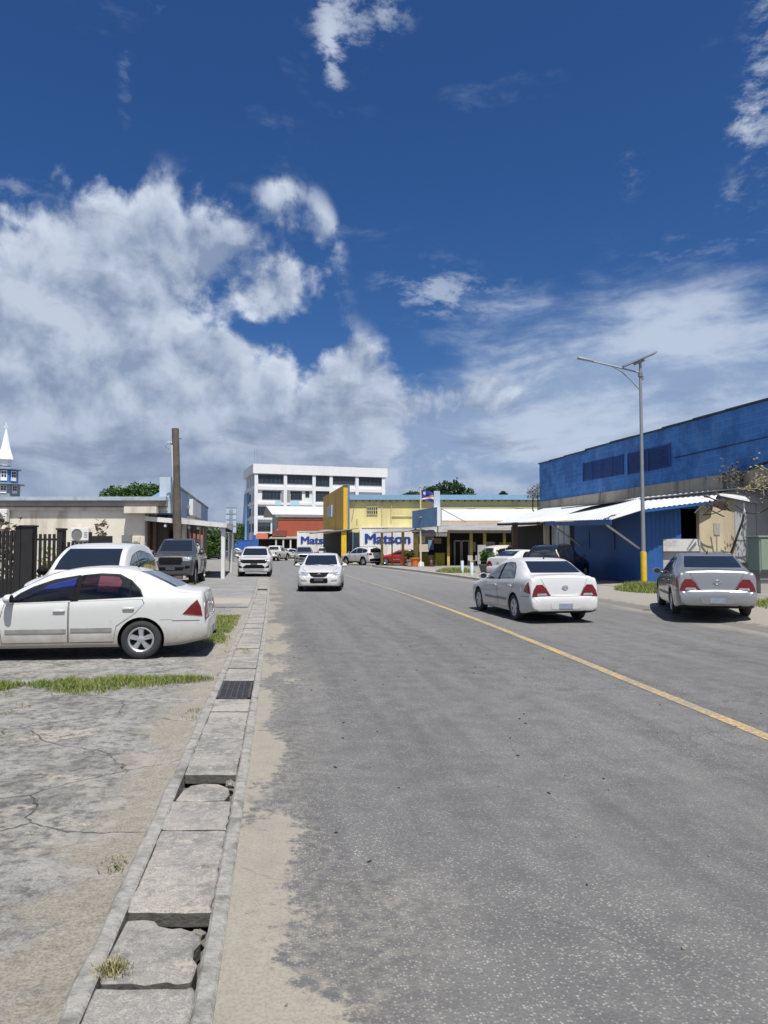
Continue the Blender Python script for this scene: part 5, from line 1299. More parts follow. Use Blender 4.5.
# wide crown beyond the yellow building, px x 400..487 top y 476
c0 = at(445, 498, 105); z0 = c0.z
tree((c0.x, 105, 0), [(-1.5, 0, z0+.2, 2.6, 2.4, 2.1), (1.0, .5, z0+.9, 2.4, 2.4, 2.1), (3.0, 0, z0+.1, 2.2, 2.2, 1.6), (-4.0, 0, z0-.5, 2.0, 2, 1.3), (4.9, 0, z0-.7, 1.6, 1.8, 1.1), (0, .3, z0-1.2, 5, 2, 1.2)], 6500, .27, 'leaf dark', 'dark spreading tree above the blue eave of the yellow building', 4.0, .4)
c0 = at(412, 494, 118); tree((c0.x, 118, 0), [(0, 0, c0.z-.3, 1.6, 1.6, .9), (-1.6, 0, c0.z-.8, 1.3, 1.3, .8)], 1100, .28, 'leaf dark', 'small dark tree top beside the white office block', 5)
c0 = at(503, 493, 110); tree((c0.x, 110, 0), [(0, 0, c0.z-.4, .8, .8, .8)], 500, .22, 'leaf dark', 'tiny tree top showing over the blue eave, midway along', 5, .15)
c0 = at(533, 490, 62); tree((c0.x+.4, 62, 0), [(0, 0, c0.z-.1, 1.1, 1.0, .75), (.5, .3, c0.z+.35, .8, .9, .5), (-.4, 0, c0.z-.4, .8, .9, .5)], 700, .12, 'leaf grey', 'grey brown bare tree crown at the far corner of the blue warehouse', 4, .15)
# far left trees
for px, py, Y, w, h, lb in ((205, 540, 95, 2.8, 3.0, 'round green tree behind the porch, nearest the grey pickup'), (215, 538, 104, 3.2, 3.2, 'green tree behind the porch posts, with a grey car before it'), (240, 531, 150, 2.6, 2.6, 'dark green tree between the pylon sign and the white office block')):
    c0 = at(px, py, Y); tree((c0.x, Y, 0), [(0, 0, c0.z, w*.8, w*.8, h*.75), (w*.5, 0, c0.z-.6, w*.6, w*.6, h*.6), (-w*.55, 0, c0.z-.3, w*.6, w*.6, h*.6), (0, -.4, c0.z-1.2, w, w, h*.5)], 3000, .26, 'leaf green', lb, 1.5)
# ------------------------------------------------------------------ church tower, far left
CY = 90.0; cc = at(4.5, 500, CY); org = Vector((cc.x, CY, 0)); ch = empty('church_tower', org); tag(ch, 'white and blue church tower with a pointed white steeple and cross, far left', 'church tower')
zz = lambda py: at(5, py, CY).z
def octo(q, r0, z0, r1, z1, n=8):
    q.lathe([(r0, z0), (r1, z1)], n=n)
m = MB(); m.lathe([(0, zz(459)), (.95, zz(459)), (.55, zz(448)), (.10, zz(430)), (0, zz(430))], n=8); m.lathe([(0, zz(459)-.02), (1.05, zz(459)-.02), (1.05, zz(460)), (0, zz(460))], n=8); m.build('steeple', 'steeple white', ch)
m = MB(); m.lathe([(.72, zz(466)), (.72, zz(460))], n=8); m.build('lantern', 'steeple white', ch)
m = MB(); m.lathe([(0, zz(467)), (1.9, zz(469)), (1.9, zz(470.2)), (0, zz(470.2))], n=8); m.lathe([(0, zz(482)), (2.35, zz(484)), (2.35, zz(485)), (0, zz(485))], n=8); m.build('cornice', 'church grey', ch)
m = MB(); m.lathe([(1.55, zz(483)), (1.55, zz(470))], n=8); m.build('upper_stage', 'church blue', ch)
m = MB(); m.lathe([(1.8, 0), (1.8, zz(484.8))], n=8); m.build('lower_stage', 'church grey', ch)
for zA, zB, rr in ((zz(481.5), zz(471.5), 1.55), (zz(494), zz(486), 1.8)):
    for k in range(8):
        a = pi/8+k*pi/4-pi/2-pi/8; ap = rr*cos(pi/8)+.02; d = Vector((cos(a+pi/8), sin(a+pi/8), 0)); d = Vector((cos(a), sin(a), 0)) if False else d
        t = Vector((-d.y, d.x, 0)); q = MB()
        P = lambda u, z, o: d*(ap+o)+t*u+Vector((0, 0, z))
        q.prism([P(-.36, zA, 0), P(.36, zA, 0), P(.36, zB, 0), P(-.36, zB, 0)], [P(-.36, zA, .05), P(.36, zA, .05), P(.36, zB, .05), P(-.36, zB, .05)]); w_ = q.build('window', 'steeple white', ch)
        q = MB(); hh = zB-zA
        for u0, u1 in ((-.28, -.03), (.03, .28)):
            for v0, v1 in ((.35, .62), (.66, .92)): q.prism([P(u0, zA+hh*v0, .051), P(u1, zA+hh*v0, .051), P(u1, zA+hh*v1, .051), P(u0, zA+hh*v1, .051)], [P(u0, zA+hh*v0, .056), P(u1, zA+hh*v0, .056), P(u1, zA+hh*v1, .056), P(u0, zA+hh*v1, .056)])
        q.build('pane', 'shop glass', w_)
m = MB(); m.b2((-.05, -.05, zz(431)), (.05, .05, zz(422.5))); m.b2((-.26, -.05, zz(427.5)), (.26, .05, zz(426.5))); m.build('cross', 'steeple white', ch)
# pylon sign, blue low wall
PY = 82.0; a = at(225.5, 560, PY); b2 = at(236, 560, PY); org = Vector(((a.x+b2.x)/2, PY, 0)); ps = empty('pylon_sign', org); tag(ps, 'tall pale pylon sign board with dark marks, beyond the porch', 'sign'); w = (b2.x-a.x)/2
zz = lambda py: at(230, py, PY).z
m = MB(); m.b2((-w, -.12, zz(533)), (w, .12, zz(507))); m.build('board', 'pale grey blue', ps)
m = MB(); m.b2((-w*.5, -.1, 0), (-w*.3, .1, zz(533))); m.b2((w*.3, -.1, 0), (w*.5, .1, zz(533))); m.build('leg', 'galvanised', ps)
m = MB()
for py in (511, 516.5, 522): m.b2((-w*.34, -.14, zz(py+2)), (w*.34, -.122, zz(py-1.6)))
for py in (507.5, 513.8, 519.5, 526, 532.5): m.b2((-w*.96, -.15, zz(py)-.05), (w*.96, -.122, zz(py)+.05))
m.build('panel_mark', 'church grey', ps)
m = MB(); q0, q1 = at(219, 550, 132), at(254, 550, 132); m.b2((q0.x, 132, 0), (q1.x, 132.3, at(230, 540.5, 132).z)); m.b2((q0.x, 131.95, at(230, 540.5, 132).z), (q1.x, 132.35, at(230, 540.5, 132).z+.12))
tag(m.build('boundary_wall', 'blue base'), 'low blue wall at the foot of the white office block, far left', 'wall')
# ------------------------------------------------------------------ white office block
OY = 140.0; fa = at(255, 545, OY); fb = at(385, 545, OY+8.6); ang = atan2(fb.y-fa.y, fb.x-fa.x); LF = hypot(fb.x-fa.x, fb.y-fa.y)
OF = empty('office_block', (fa.x, fa.y, 0), ang); tag(OF, 'white four storey office block with dark strip windows, end of the road', 'building')
def u_(px):                                     # along the front, from the picture
    k = (px-384)/F; t = (k*fa.y-fa.x)/(cos(ang)-k*sin(ang)); return t
def zo(py, px=255): return at(px, py, OY+max(0, u_(px))*sin(ang)).z
HT = zo(464); DP = 13.0
m = MB(); m.b2((0, 0, 0), (LF, DP, HT-1.9)); m.build('wall', 'fresh white', OF)
m = MB(); m.b2((-.55, -.5, HT-1.85), (LF+.4, DP+.4, HT)); m.build('parapet', 'fresh white', OF)
for i, (ya, yb) in enumerate(((486, 489.5), (502, 504.5), (517, 519.5))):
    m = MB(); m.b2((-.3, -.30, zo(yb)), (LF if i < 1 else u_(328), -.003, zo(ya))); m.b2((-.3, -.30, zo(yb)), (-.003, DP, zo(ya))); m.build('floor_band', 'fresh white', OF)
for px in (255.6, 284.8, 313.5, 330.6, 356.6, 383):
    m = MB(); m.b2((u_(px)-.33, -.32, 0), (u_(px)+.33, -.004, HT-1.9)); m.build('pillar', 'fresh white', OF)
def owin(px0, px1, py0, py1, nv=6):
    q = MB(); a, b2 = u_(px0), u_(px1); za, zb = zo(py1, px0), zo(py0, px0); q.b2((a, -.04, za), (b2, -.002, zb)); w_ = q.build('window', 'office glass', OF)
    q = MB()
    for k in range(nv+1): x = a+(b2-a)*k/nv; q.b2((x-.035, -.09, za), (x+.035, -.041, zb))
    for z in (za, za+(zb-za)*.62, zb): q.b2((a, -.085, z-.035), (b2, -.042, z+.035))
    q.build('frame', M('dark frame', (.06, .065, .07), .5), w_)
for args in ((258, 283.2, 474.5, 483), (287, 312, 475, 483.5), (315.4, 328.8, 475.3, 486, 4), (332, 354.5, 476, 484), (358.5, 381.5, 477, 485), (262, 280.2, 491, 499, 5), (290.4, 301.5, 491.5, 499.5, 3), (305.2, 309, 491.5, 497, 1), (315.4, 328.8, 491, 501, 4), (332, 346, 492, 501, 4), (257.4, 269.8, 507, 515, 4), (274, 283, 507, 515, 3), (257.2, 270.4, 522.5, 531, 3)): owin(*args)
m = MB(); m.b2((u_(281), -.25, zo(506)), (u_(289.6), -.045, zo(487.7))); m.build('grey_panel', 'panel grey' if 'panel grey' in MATS else M('panel grey', (.22, .22, .23), .7), OF)
m = MB(); m.b2((u_(275), -.34, zo(505)), (u_(281), -.303, zo(500.5))); m.b2((u_(290), -.34, zo(505)), (u_(299), -.303, zo(500.5))); M('pale cyan', (.35, .55, .65), .3); build_each(m, 'balcony_glass', 'pale cyan', OF)
m = MB()
for ya, yb in ((474.5, 484), (492, 500), (507, 515), (523, 532)):
    for v0, v1 in ((1.2, 4.6), (5.8, 8.0), (9.4, 12)): m.b2((-.04, v0, zo(yb)), (-.002, v1, zo(ya)))
build_each(m, 'window', 'office glass', OF)
m = MB(); m.prism([(-1.0, 8.5, 0), (-.004, 8.5, 0), (-.004, DP, 0), (-1.0, DP, 0)], [(-.4, 8.5, zo(490)), (-.004, 8.5, zo(490)), (-.004, DP, zo(490)), (-.4, DP, zo(490))]); m.build('stair_tower', 'pale blue panel', OF)
m = MB(); m.b2((-.6, -.45, 0), (u_(261), -.35, zo(535))); m.build('blue_base', 'blue base', OF)
m = MB(); m.tube([(1.2, 6, HT), (1.2, 6, HT+3.8)], .04, 5); m.tube([(-.1, 1, HT), (-.1, 1, HT+3.2)], .03, 5); build_each(m, 'antenna', 'galvanised', OF)
# ------------------------------------------------------------------ gabled hall and red shop
HY = 105.0; h0 = at(277, 545, HY); h1 = at(345, 545, HY); org = Vector((h0.x, HY, 0)); HL = empty('gabled_hall', org, R(14)); tag(HL, 'pale hall with a white gable roof behind the red shop front', 'building')
z_e = at(277, 513.5, HY).z; z_r = at(277, 506.0, HY+4).z
m = MB(org); m.b2((h0.x, HY, 0), (h1.x, HY+8, z_e)); m.add([(h0.x, HY, z_e), (h0.x, HY+8, z_e), (h0.x, HY+4, z_r-.1)], [(0, 1, 2)]); m.build('wall', M('pale green wall', (.42, .46, .38), .8, dirt=(.25, .26, .2), damt=.4), HL)
m = MB(org); ov = 1.3
m.sheet((h0.x-ov*.6, HY-.7, z_e-.15), (h1.x, HY-.7, z_e-.15), (h1.x, HY+4, z_r), (h0.x-ov, HY+4, z_r), .12); m.sheet((h1.x, HY+8.7, z_e-.15), (h0.x-ov, HY+8.7, z_e-.15), (h0.x-ov, HY+4, z_r), (h1.x, HY+4, z_r), .12); m.build('roof', 'bright roof', HL)
m = MB(org); m.b2((h0.x-.3, HY-.75, z_e-.55), (h1.x, HY-.60, z_e-.20)); m.build('eave', 'fascia brown', HL)
RY = 101.0; org = Vector((at(282, 0, RY).x, RY, 0)); RS = empty('red_shop', org); tag(RS, 'orange red shop front with a brick coloured canopy, before the gabled hall', 'building')
zr = lambda py: at(300, py, RY).z
m = MB(org); m.b2((at(281.5, 0, RY).x, RY, zr(537)), (at(345, 0, RY).x, RY+3.5, zr(520))); m.build('upper_wall', 'rust red', RS)
m = MB(org); m.b2((at(281, 0, RY).x-.1, RY-.05, zr(520)), (at(345, 0, RY).x, RY+3.5, zr(519))); m.build('coping', 'brick brown', RS)
m = MB(org); m.b2((at(277, 0, RY).x, RY-.8, zr(536.5)), (at(290, 0, RY).x, RY-.05, zr(530.5))); m.build('brick_canopy', 'brick brown', RS)
m = MB(org); m.b2((at(278, 0, RY).x, RY+.3, 0), (at(345, 0, RY).x, RY+3.4, zr(537.05))); m.build('shopfront', 'shop dark', RS)
m = MB(org); m.sheet((at(275, 0, RY).x, RY-2, zr(538.5)), (at(345, 0, RY).x, RY-2, zr(538.5)), (at(345, 0, RY).x, RY-.01, zr(536.5)), (at(275, 0, RY).x, RY-.01, zr(536.5)), .1); m.build('canopy', 'weathered sheet', RS)
m = MB(org)
for px in (280, 287, 294, 302): x = at(px, 0, RY-1.8).x; m.b2((x-.1, RY-1.9, 0), (x+.1, RY-1.7, zr(538.6)))
build_each(m, 'post', 'cream trim', RS)
m = MB(org)
for px in (283, 290, 297): x = at(px, 0, RY).x; m.b2((x-.35, RY+.24, .3), (x+.35, RY+.297, 2.3))
build_each(m, 'shop_window', 'shop glass', RS)
AY = 108.0; org = Vector((at(266, 0, AY).x, AY, 0)); aw = empty('red_kiosk', org); tag(aw, 'small shop with a red orange awning left of the gabled hall', 'building'); za = lambda py: at(266, py, AY).z
m = MB(org); m.b2((at(262, 0, AY).x, AY+1, 0), (at(276, 0, AY).x, AY+5, za(533.6))); m.build('wall', 'shop dark', aw)
m = MB(org); m.prism([(at(261, 0, AY).x, AY-.6, za(539)), (at(273, 0, AY).x, AY-.6, za(539)), (at(273, 0, AY).x, AY+.98, za(538)), (at(261, 0, AY).x, AY+.98, za(538))], [(at(261, 0, AY).x, AY-.3, za(534)), (at(273, 0, AY).x, AY-.3, za(534)), (at(273, 0, AY).x, AY+.98, za(533)), (at(261, 0, AY).x, AY+.98, za(533))]); m.build('awning', 'terracotta orange' if False else 'rust red', aw)
# ------------------------------------------------------------------ yellow building
YY = 72.0; yl = at(347, 540, YY).x; yr = 27.0; fl_ = at(326, 540, 89.0).x
org = Vector((yl, YY, 0)); YB_ = empty('yellow_building', org); tag(YB_, 'long pale yellow building with a mustard end front and a blue eave', 'building')
zy_ = lambda py: at(400, py, YY).z
ze = zy_(498)
m = MB(org); m.prism([(yl+.1, YY, 0), (yr, YY, 0), (yr, 89, 0), (fl_+.1, 89, 0)], [(yl+.1, YY, ze), (yr, YY, ze), (yr, 89, ze), (fl_+.1, 89, ze)]); m.build('wall', 'pale yellow', YB_)
m = MB(org); m.b2((at(437, 0, YY).x, YY-.05, zy_(512)), (yr, YY-.003, zy_(498.5))); m.build('upper_band', 'olive cream', YB_)
zp = at(346, 485.5, YY).z
m = MB(org); m.prism([(yl-.35, YY-.25, 3.2), (yl+.09, YY-.25, 3.2), (fl_+.09, 89, 3.2), (fl_-.35, 89, 3.2)], [(yl-.35, YY-.25, zp), (yl+.09, YY-.25, zp), (fl_+.09, 89, zp), (fl_-.35, 89, zp)]); m.build('mustard_front', 'mustard', YB_)
m = MB(org); m.b2((yl+.10, YY-.34, 3.2), (yl+.26, YY-.01, zp+.12)); m.b2((yl-.36, YY-.35, zp+.002), (yl+.26, YY-.01, zp+.1)); m.build('corner_trim', 'sign blue', YB_)
m = MB(org); m.sheet((yl+.28, YY-.3, ze+.02), (yr, YY-.3, ze+.02), (yr, 80, ze+.75), (yl+.28, 80, ze+.75), .1); m.build('roof', 'eave blue', YB_)
m = MB(org); m.b2((yl+.28, YY-.36, ze-.20), (yr, YY-.305, ze+.30)); m.build('eave', 'eave blue', YB_)
m = MB(org)
for k in range(44): x = yl+.9+.68*k; m.b2((x-.05, YY-.28, ze-.36), (x+.05, YY-.06, ze-.22))
build_each(m, 'rafter_end', 'dark timber', YB_)
def ywin(px0, px1, py0, py1):
    q = MB(org); a, b2 = at(px0, py1, YY), at(px1, py0, YY); q.b2((a.x, YY-.06, a.z), (b2.x, YY-.052, b2.z)); w_ = q.build('window', 'shop glass', YB_)
    q = MB(org); n = 5
    for k in range(n+1): x = a.x+(b2.x-a.x)*k/n; q.b2((x-.03, YY-.10, a.z), (x+.03, YY-.061, b2.z))
    for z in (a.z, (a.z+b2.z)/2, b2.z): q.b2((a.x, YY-.098, z-.03), (b2.x, YY-.062, z+.03))
    q.build('frame', 'olive cream', w_)
ywin(367, 377.5, 506.8, 514.3); ywin(467, 475.5, 508, 511); ywin(515, 523.5, 508, 511)
m = MB(org); a = at(333, 0, 82.5)
Ya, Yb2 = 79.5, 83.2; fX = lambda Y: yl-.35+(fl_-yl)*(Y-YY)/(89-YY)
m.prism([(fX(Ya)-.25, Ya, 5.0), (fX(Ya)-.01, Ya, 5.0), (fX(Yb2)-.01, Yb2, 5.0), (fX(Yb2)-.25, Yb2, 5.0)], [(fX(Ya)-.25, Ya, 6.3), (fX(Ya)-.01, Ya, 6.3), (fX(Yb2)-.01, Yb2, 6.3), (fX(Yb2)-.25, Yb2, 6.3)]); m.build('blank_sign', 'pale grey blue', YB_)
m = MB(org)                                     # pipes and stains on the yellow wall
m.tube([(at(391, 0, YY).x, YY-.08, ze-.3), (at(391, 0, YY).x, YY-.08, 4.2)], .05, 6); m.tube([(at(391, 0, YY).x, YY-.08, zy_(516)), (at(412, 0, YY).x, YY-.08, zy_(516))], .05, 6); m.tube([(at(382, 0, YY).x, YY-.06, ze-.3), (at(382, 0, YY).x, YY-.06, 3.8)], .04, 6); m.build('wall_pipe', 'olive cream', YB_)
m = MB(org); m.tube([(at(355.5, 0, YY).x, YY-.06, zy_(505)), (at(353, 0, YY).x, YY-.06, zy_(520))], .035, 5); m.tube([(at(358, 0, YY).x, YY-.06, zy_(519)), (at(358, 0, YY).x, YY-.06, zy_(524))], .04, 5); m.build('wall_cable', 'weathered sheet', YB_)
# side porch of the yellow building
m = MB(org); pz = at(335, 529.5, YY).z
m.sheet((at(322, 0, 84).x-1.2, 84, pz-.15), (at(344, 0, 70).x-1.3, 69.8, pz-.2), (yl+1.2, 69.8, pz+.1), (fl_, 84, pz+.25), .1); m.build('porch_roof', 'weathered sheet', YB_)
m = MB(org); m.b2((at(343, 0, 70.2).x, 70.0, 0), (at(347.8, 0, 70.2).x, 70.4, pz-.15)); m.build('porch_post', 'lamp yellow', YB_)
m = MB(org); m.prism([(yl-.33, YY+.1, 0), (yl-.02, YY+.1, 0), (fl_-.02, 88.8, 0), (fl_-.33, 88.8, 0)], [(yl-.33, YY+.1, 3.19), (yl-.02, YY+.1, 3.19), (fl_-.02, 88.8, 3.19), (fl_-.33, 88.8, 3.19)]); m.build('dark_entrance', 'shop dark', YB_)
m = MB(org); m.b2((yl+.12, YY-.04, .2), (at(361, 0, YY).x, YY-.003, 3.1)); m.build('shopfront_glass', 'shop glass', YB_)
m = MB(org)
for px in (348, 354, 360.5): x = at(px, 0, YY).x; m.b2((x-.06, YY-.09, 0), (x+.06, YY-.045, 3.15))
build_each(m, 'door_post', 'sign blue', YB_)
# ------------------------------------------------------------------ shipping containers
def container(loc, L, z0, label, tx, tz, tsize):
    r = empty('shipping_container', loc); tag(r, label, 'shipping container', 'white shipping containers with blue lettering'); H = 2.75
    q = MB(); q.corr((0, 0, z0), (L, 0, z0), (L, 0, z0+H), (0, 0, z0+H), pitch=.28, amp=.018, t=.03); q.b2((.02, .05, z0), (L-.02, 2.4, z0+H)); q.build('body', 'container white', r)
    q = MB()
    for x in (0, L): q.b2((x-.08, -.06, z0-.05), (x+.08, 2.45, z0)) ; q.b2((x-.08, -.06, z0), (x+.08, .045, z0+H+.02))
    q.b2((.08, -.05, z0+H-.02), (L-.08, .045, z0+H+.06)); q.b2((.08, -.05, z0-.06), (L-.08, .045, z0+.1)); q.build('frame', 'container white', r)
    q = MB(); q.b2((.1, .5, z0-.35), (L-.1, .7, z0-.06)); q.b2((.1, 1.7, z0-.35), (L-.1, 1.9, z0-.06))
    for x in (.6, L-.9): q.b2((x, .2, 0), (x+.4, 2.2, z0-.35))
    q.build('trestle', 'fan grey', r)
    t_ = text_mesh('lettering', 'Matson', tsize, 'letter blue', r, (tx, -.045, tz), (R(90), 0, 0), .045*tsize, .012); t_.scale = (1.12, 1, 1)
YC = 70.2; a = at(361.5, 0, YC)
container((a.x, YC, 0), 6.06, .78, 'white container with large blue letters behind the red car and shelter', .36, 2.02, 1.36)
YC = 92.0; a = at(300.8, 0, YC); container((a.x, YC, 0), 6.06, .85, 'white container with blue letters partly hidden by the mustard front', .35, 2.05, 1.36)
# ------------------------------------------------------------------ restaurant
RY = 62.5; org = Vector((at(470, 0, RY).x, RY, 0)); RE = empty('restaurant', org); tag(RE, 'open dark fronted restaurant under a grey roof and a white upper roof, across the road', 'building')
zr = lambda py, Y=RY: at(470, py, Y).z
xl, xr = at(414, 0, RY).x, 17.5
bk = RY+3.6
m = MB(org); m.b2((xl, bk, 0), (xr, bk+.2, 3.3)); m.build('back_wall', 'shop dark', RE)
m = MB(org); m.b2((xl, RY+.2, 0), (xl+.2, bk, 3.2)); m.build('side_wall', 'dark timber', RE)
m = MB(org); m.sheet((xl-.4, RY-.9, zr(530, RY-.9)), (xr, RY-.9, zr(530, RY-.9)), (xr, RY+4, zr(522.5, RY+4)), (xl+2.6, RY+4, zr(522.5, RY+4)), .07); m.build('lower_roof', 'weathered sheet', RE)
m = MB(org); m.b2((xl-.3, RY-.94, zr(530, RY-.9)-.26), (xr, RY-.88, zr(530, RY-.9)-.02)); m.build('fascia', 'dark timber', RE)
m = MB(org); m.b2((at(446, 0, RY+4).x, RY+4.02, zr(523.6, RY+4)), (xr, RY+4.3, zr(520.6, RY+4))); m.build('orange_strip', 'orange tan', RE)
m = MB(org); m.sheet((at(440, 0, RY+4).x, RY+4.1, zr(520.5, RY+4)), (xr, RY+4.1, zr(520.5, RY+4)), (xr, RY+8.5, zr(509, RY+8.5)), (at(436, 0, RY+8).x, RY+8.5, zr(509, RY+8.5)), .08); m.build('upper_roof', 'bright roof', RE)
m = MB(org)
for px, w in ((446, .22), (468, .26), (481, .26), (500, .22), (528, .25)): x = at(px, 0, RY).x; m.b2((x-w/2, RY-.1, 0), (x+w/2, RY+.1, 3.1))
for k, px in enumerate((446, 468, 481, 500, 528)): pass
build_each(m, 'post', 'yellow post', RE)
m = MB(org)
for px0, px1 in ((452, 458), (459, 466)):
    a, b2 = at(px0, 0, bk).x, at(px1, 0, bk).x
    for x in (a, b2): m.b2((x-.07, bk-.08, 0), (x+.07, bk-.002, 2.2))
    m.b2((a, bk-.075, 2.15), (b2, bk-.003, 2.28))
m.build('door_frame', 'white counter', RE)
m = MB(org); a, b2 = at(433.5, 0, RY+.6), at(442.5, 0, RY+.6); m.b2((a.x, RY+.6, 0), (b2.x, RY+1.2, zr(553.5))); m.b2((at(420, 0, RY+.8).x, RY+1.2, 0), (a.x, RY+1.8, zr(555))); m.b2((a.x-.05, RY+.55, zr(553.5)), (b2.x+.05, RY+1.25, zr(553))); m.build('counter', M('mustard green', (.30, .27, .02), .6), RE)
m = MB(org); m.prism([(xl, RY-1.5, zr(534, RY-1.5)), (at(444, 0, RY).x, RY-1.5, zr(532, RY-1.5)), (at(444, 0, RY).x, RY-.95, zr(530, RY-.9)), (xl, RY-.95, zr(530.5, RY-.9))], [(xl, RY-1.5, zr(533.6, RY-1.5)), (at(444, 0, RY).x, RY-1.5, zr(531.6, RY-1.5)), (at(444, 0, RY).x, RY-.95, zr(529.4, RY-.9)), (xl, RY-.95, zr(529.6, RY-.9))])
for k in range(22): x = xl+.12*k+.03; m.b2((x, RY-1.51, zr(534, RY-1.5)-.22+.04*(k % 2)), (x+.08, RY-1.49, zr(534, RY-1.5)+.02+.004*k))
m.build('fringe', 'weathered sheet', RE)
m = MB(org); a, b2 = at(420.5, 543, RY-.4), at(425, 536, RY-.4); m.b2((a.x, RY-.45, a.z), (b2.x, RY-.38, b2.z)); m.build('hung_board', 'cream trim', RE)
m = MB(org); a, b2 = at(476, 564, RY-1), at(484, 545, RY-1); m.b2((a.x, RY-2.2, 0), (b2.x, RY-1.9, b2.z)); m.build('screen_wall', 'grey panel', RE)
# things on the back wall and a low shelf in the shade
random.seed(11)
for k, (px, py, w, h, mt) in enumerate(((424, 548, .9, .7, 'cream trim'), (431, 545, .5, .9, 'pale blue panel'), (437, 541, .8, .5, 'orange tan'), (472, 547, .7, .9, 'cream trim'), (489, 545, 1.1, .6, 'white counter'), (496, 549, .6, .8, 'rust red'), (506, 545, 1.3, .5, 'yellow post'), (449, 550, .5, 1.2, 'brown wood'))):
    p = at(px, py, bk); q = MB(org); q.b2((p.x-w/2, bk-.05, p.z-h/2), (p.x+w/2, bk-.003, p.z+h/2)); q.build('wall_poster', mt, RE)
q = MB(org)
for px in (470, 489, 500): x = at(px, 0, bk-.4).x; q.b2((x-.7, bk-.75, .75), (x+.7, bk-.25, .82)); q.b2((x-.6, bk-.7, .08), (x-.5, bk-.3, .75)); q.b2((x+.5, bk-.7, .08), (x+.6, bk-.3, .75))
build_each(q, 'shelf_board', 'brown wood', RE)
# plastic chairs / tables in the dark, barely seen
def simple_chair(x, y, rz, mt, label):
    r = empty('chair', (x, y, GZ*.5), rz); tag(r, label, 'chair', 'chairs in front of the restaurant')
    q = MB(); q.box((0, 0, .44), (.44, .44, .04)); q.build('seat', mt, r); q = MB(); q.box((0, .21, .68), (.42, .03, .42)); q.build('backrest', mt, r)
    for sx_ in (-.19, .19):
        for sy_ in (-.19, .19): q = MB(); q.tube([(sx_, sy_, .42), (sx_*1.1, sy_*1.1, 0)], .02, 5); q.build('leg', mt, r)
for px, yy, rz, lb in ((468, 61.2, .4, 'grey chair left of the pale screen wall, before the dark restaurant'), (473, 61.6, -.6, 'grey chair touching the pale screen wall, before the dark restaurant'), (431, 61.0, 1.0, 'dark chair between the traffic cone and the yellow counter')):
    simple_chair(at(px, 0, yy).x, yy, rz, 'grey panel' if px > 440 else 'fan grey', lb)
# rooftop sign box
SY = 60.8; org = Vector((at(412, 0, SY).x, SY, zr(528, SY))); sb = empty('roof_sign', org); tag(sb, 'blue grey blank sign box with a white edge on the restaurant roof', 'sign')
L0 = at(412.2, 528.2, SY)-org; L1 = at(412.2, 511, SY)-org; q0 = at(437, 526, SY-2.2)-org; q1 = at(437, 507, SY-2.2)-org
dp = Vector((.9, 2.6, 0))*.5
m = MB(); m.prism([L0, q0, q0+dp*.04, L0+dp*.04], [L1, q1, q1+dp*.04, L1+dp*.04]); m.build('face_panel', 'sign blue', sb)
m = MB(); m.prism([q0+Vector((.02, .02, 0)), q0+Vector((.28, .02, 0)), q0+Vector((.5, 1.2, 0)), L0+Vector((.2, 1.0, 0)), L0+Vector((.05, .12, 0))], [q1+Vector((.02, .02, 0)), q1+Vector((.28, .02, 0)), q1+Vector((.5, 1.2, 0)), L1+Vector((.2, 1.0, 0)), L1+Vector((.05, .12, 0))]); m.build('box', 'fresh white', sb)
m = MB(); b_ = L1.lerp(q1, .35); c_ = L0.lerp(q0, .35); m.tube([c_.lerp(b_, .55)+Vector((-.1, -.06, 0)), c_.lerp(b_, .62)+Vector((.9, -.14, .08))], .05, 5); m.build('lamp_arm', 'fan grey', sb)
m = MB(); m.tube([q1+Vector((.1, .1, 0)), q1+Vector((2.6, 1.8, -1.2))], .03, 5); m.tube([L0+Vector((.3, .5, 0)), L0+Vector((.3, .6, -.75))], .05, 5); m.tube([q0+Vector((.1, .5, 0)), q0+Vector((.1, .6, -.6))], .05, 5); m.build('stay', 'fan grey', sb)
# small panel standing on the roof beside the flag
m = MB(); a, b2 = at(434, 508, 60), at(440, 491, 60); m.b2((a.x, 60, a.z), (b2.x, 60.15, b2.z)); m.tube([(a.x+.2, 60.1, a.z), (a.x+.2, 60.1, a.z-1.4)], .05, 5)
tag(m.build('narrow_sign', 'pale grey blue'), 'narrow pale panel standing above the roof sign, right of the flag', 'sign')
# shelter beside it
TY = 64.0; org = Vector((at(395, 0, TY).x, TY, 0)); ST = empty('shelter', org); tag(ST, 'lean-to shelter on thin yellow brown posts, over the red car', 'shelter')
m = MB(org); s1, s2, s3, s4 = at(373, 532.5, TY-1.0), at(420, 530.5, TY-3.8), at(424, 528.3, TY-.6), at(388, 528.5, TY+1.6); m.prism([v-Vector((0, 0, .08)) for v in (s1, s2, s3, s4)], [s1, s2, s3, s4]); m.build('roof', 'weathered sheet', ST)
for px, Y, w in ((382, 63.8, .22), (391.8, 64.8, .12), (402.2, 63.0, .24), (415, 61.4, .34)):
    p = at(px, 0, Y); q = MB(org); q.b2((p.x-w/2, Y-w/2, 0), (p.x+w/2, Y+w/2, at(px, 531.5, Y).z)); q.build('post', 'yellow post', ST)
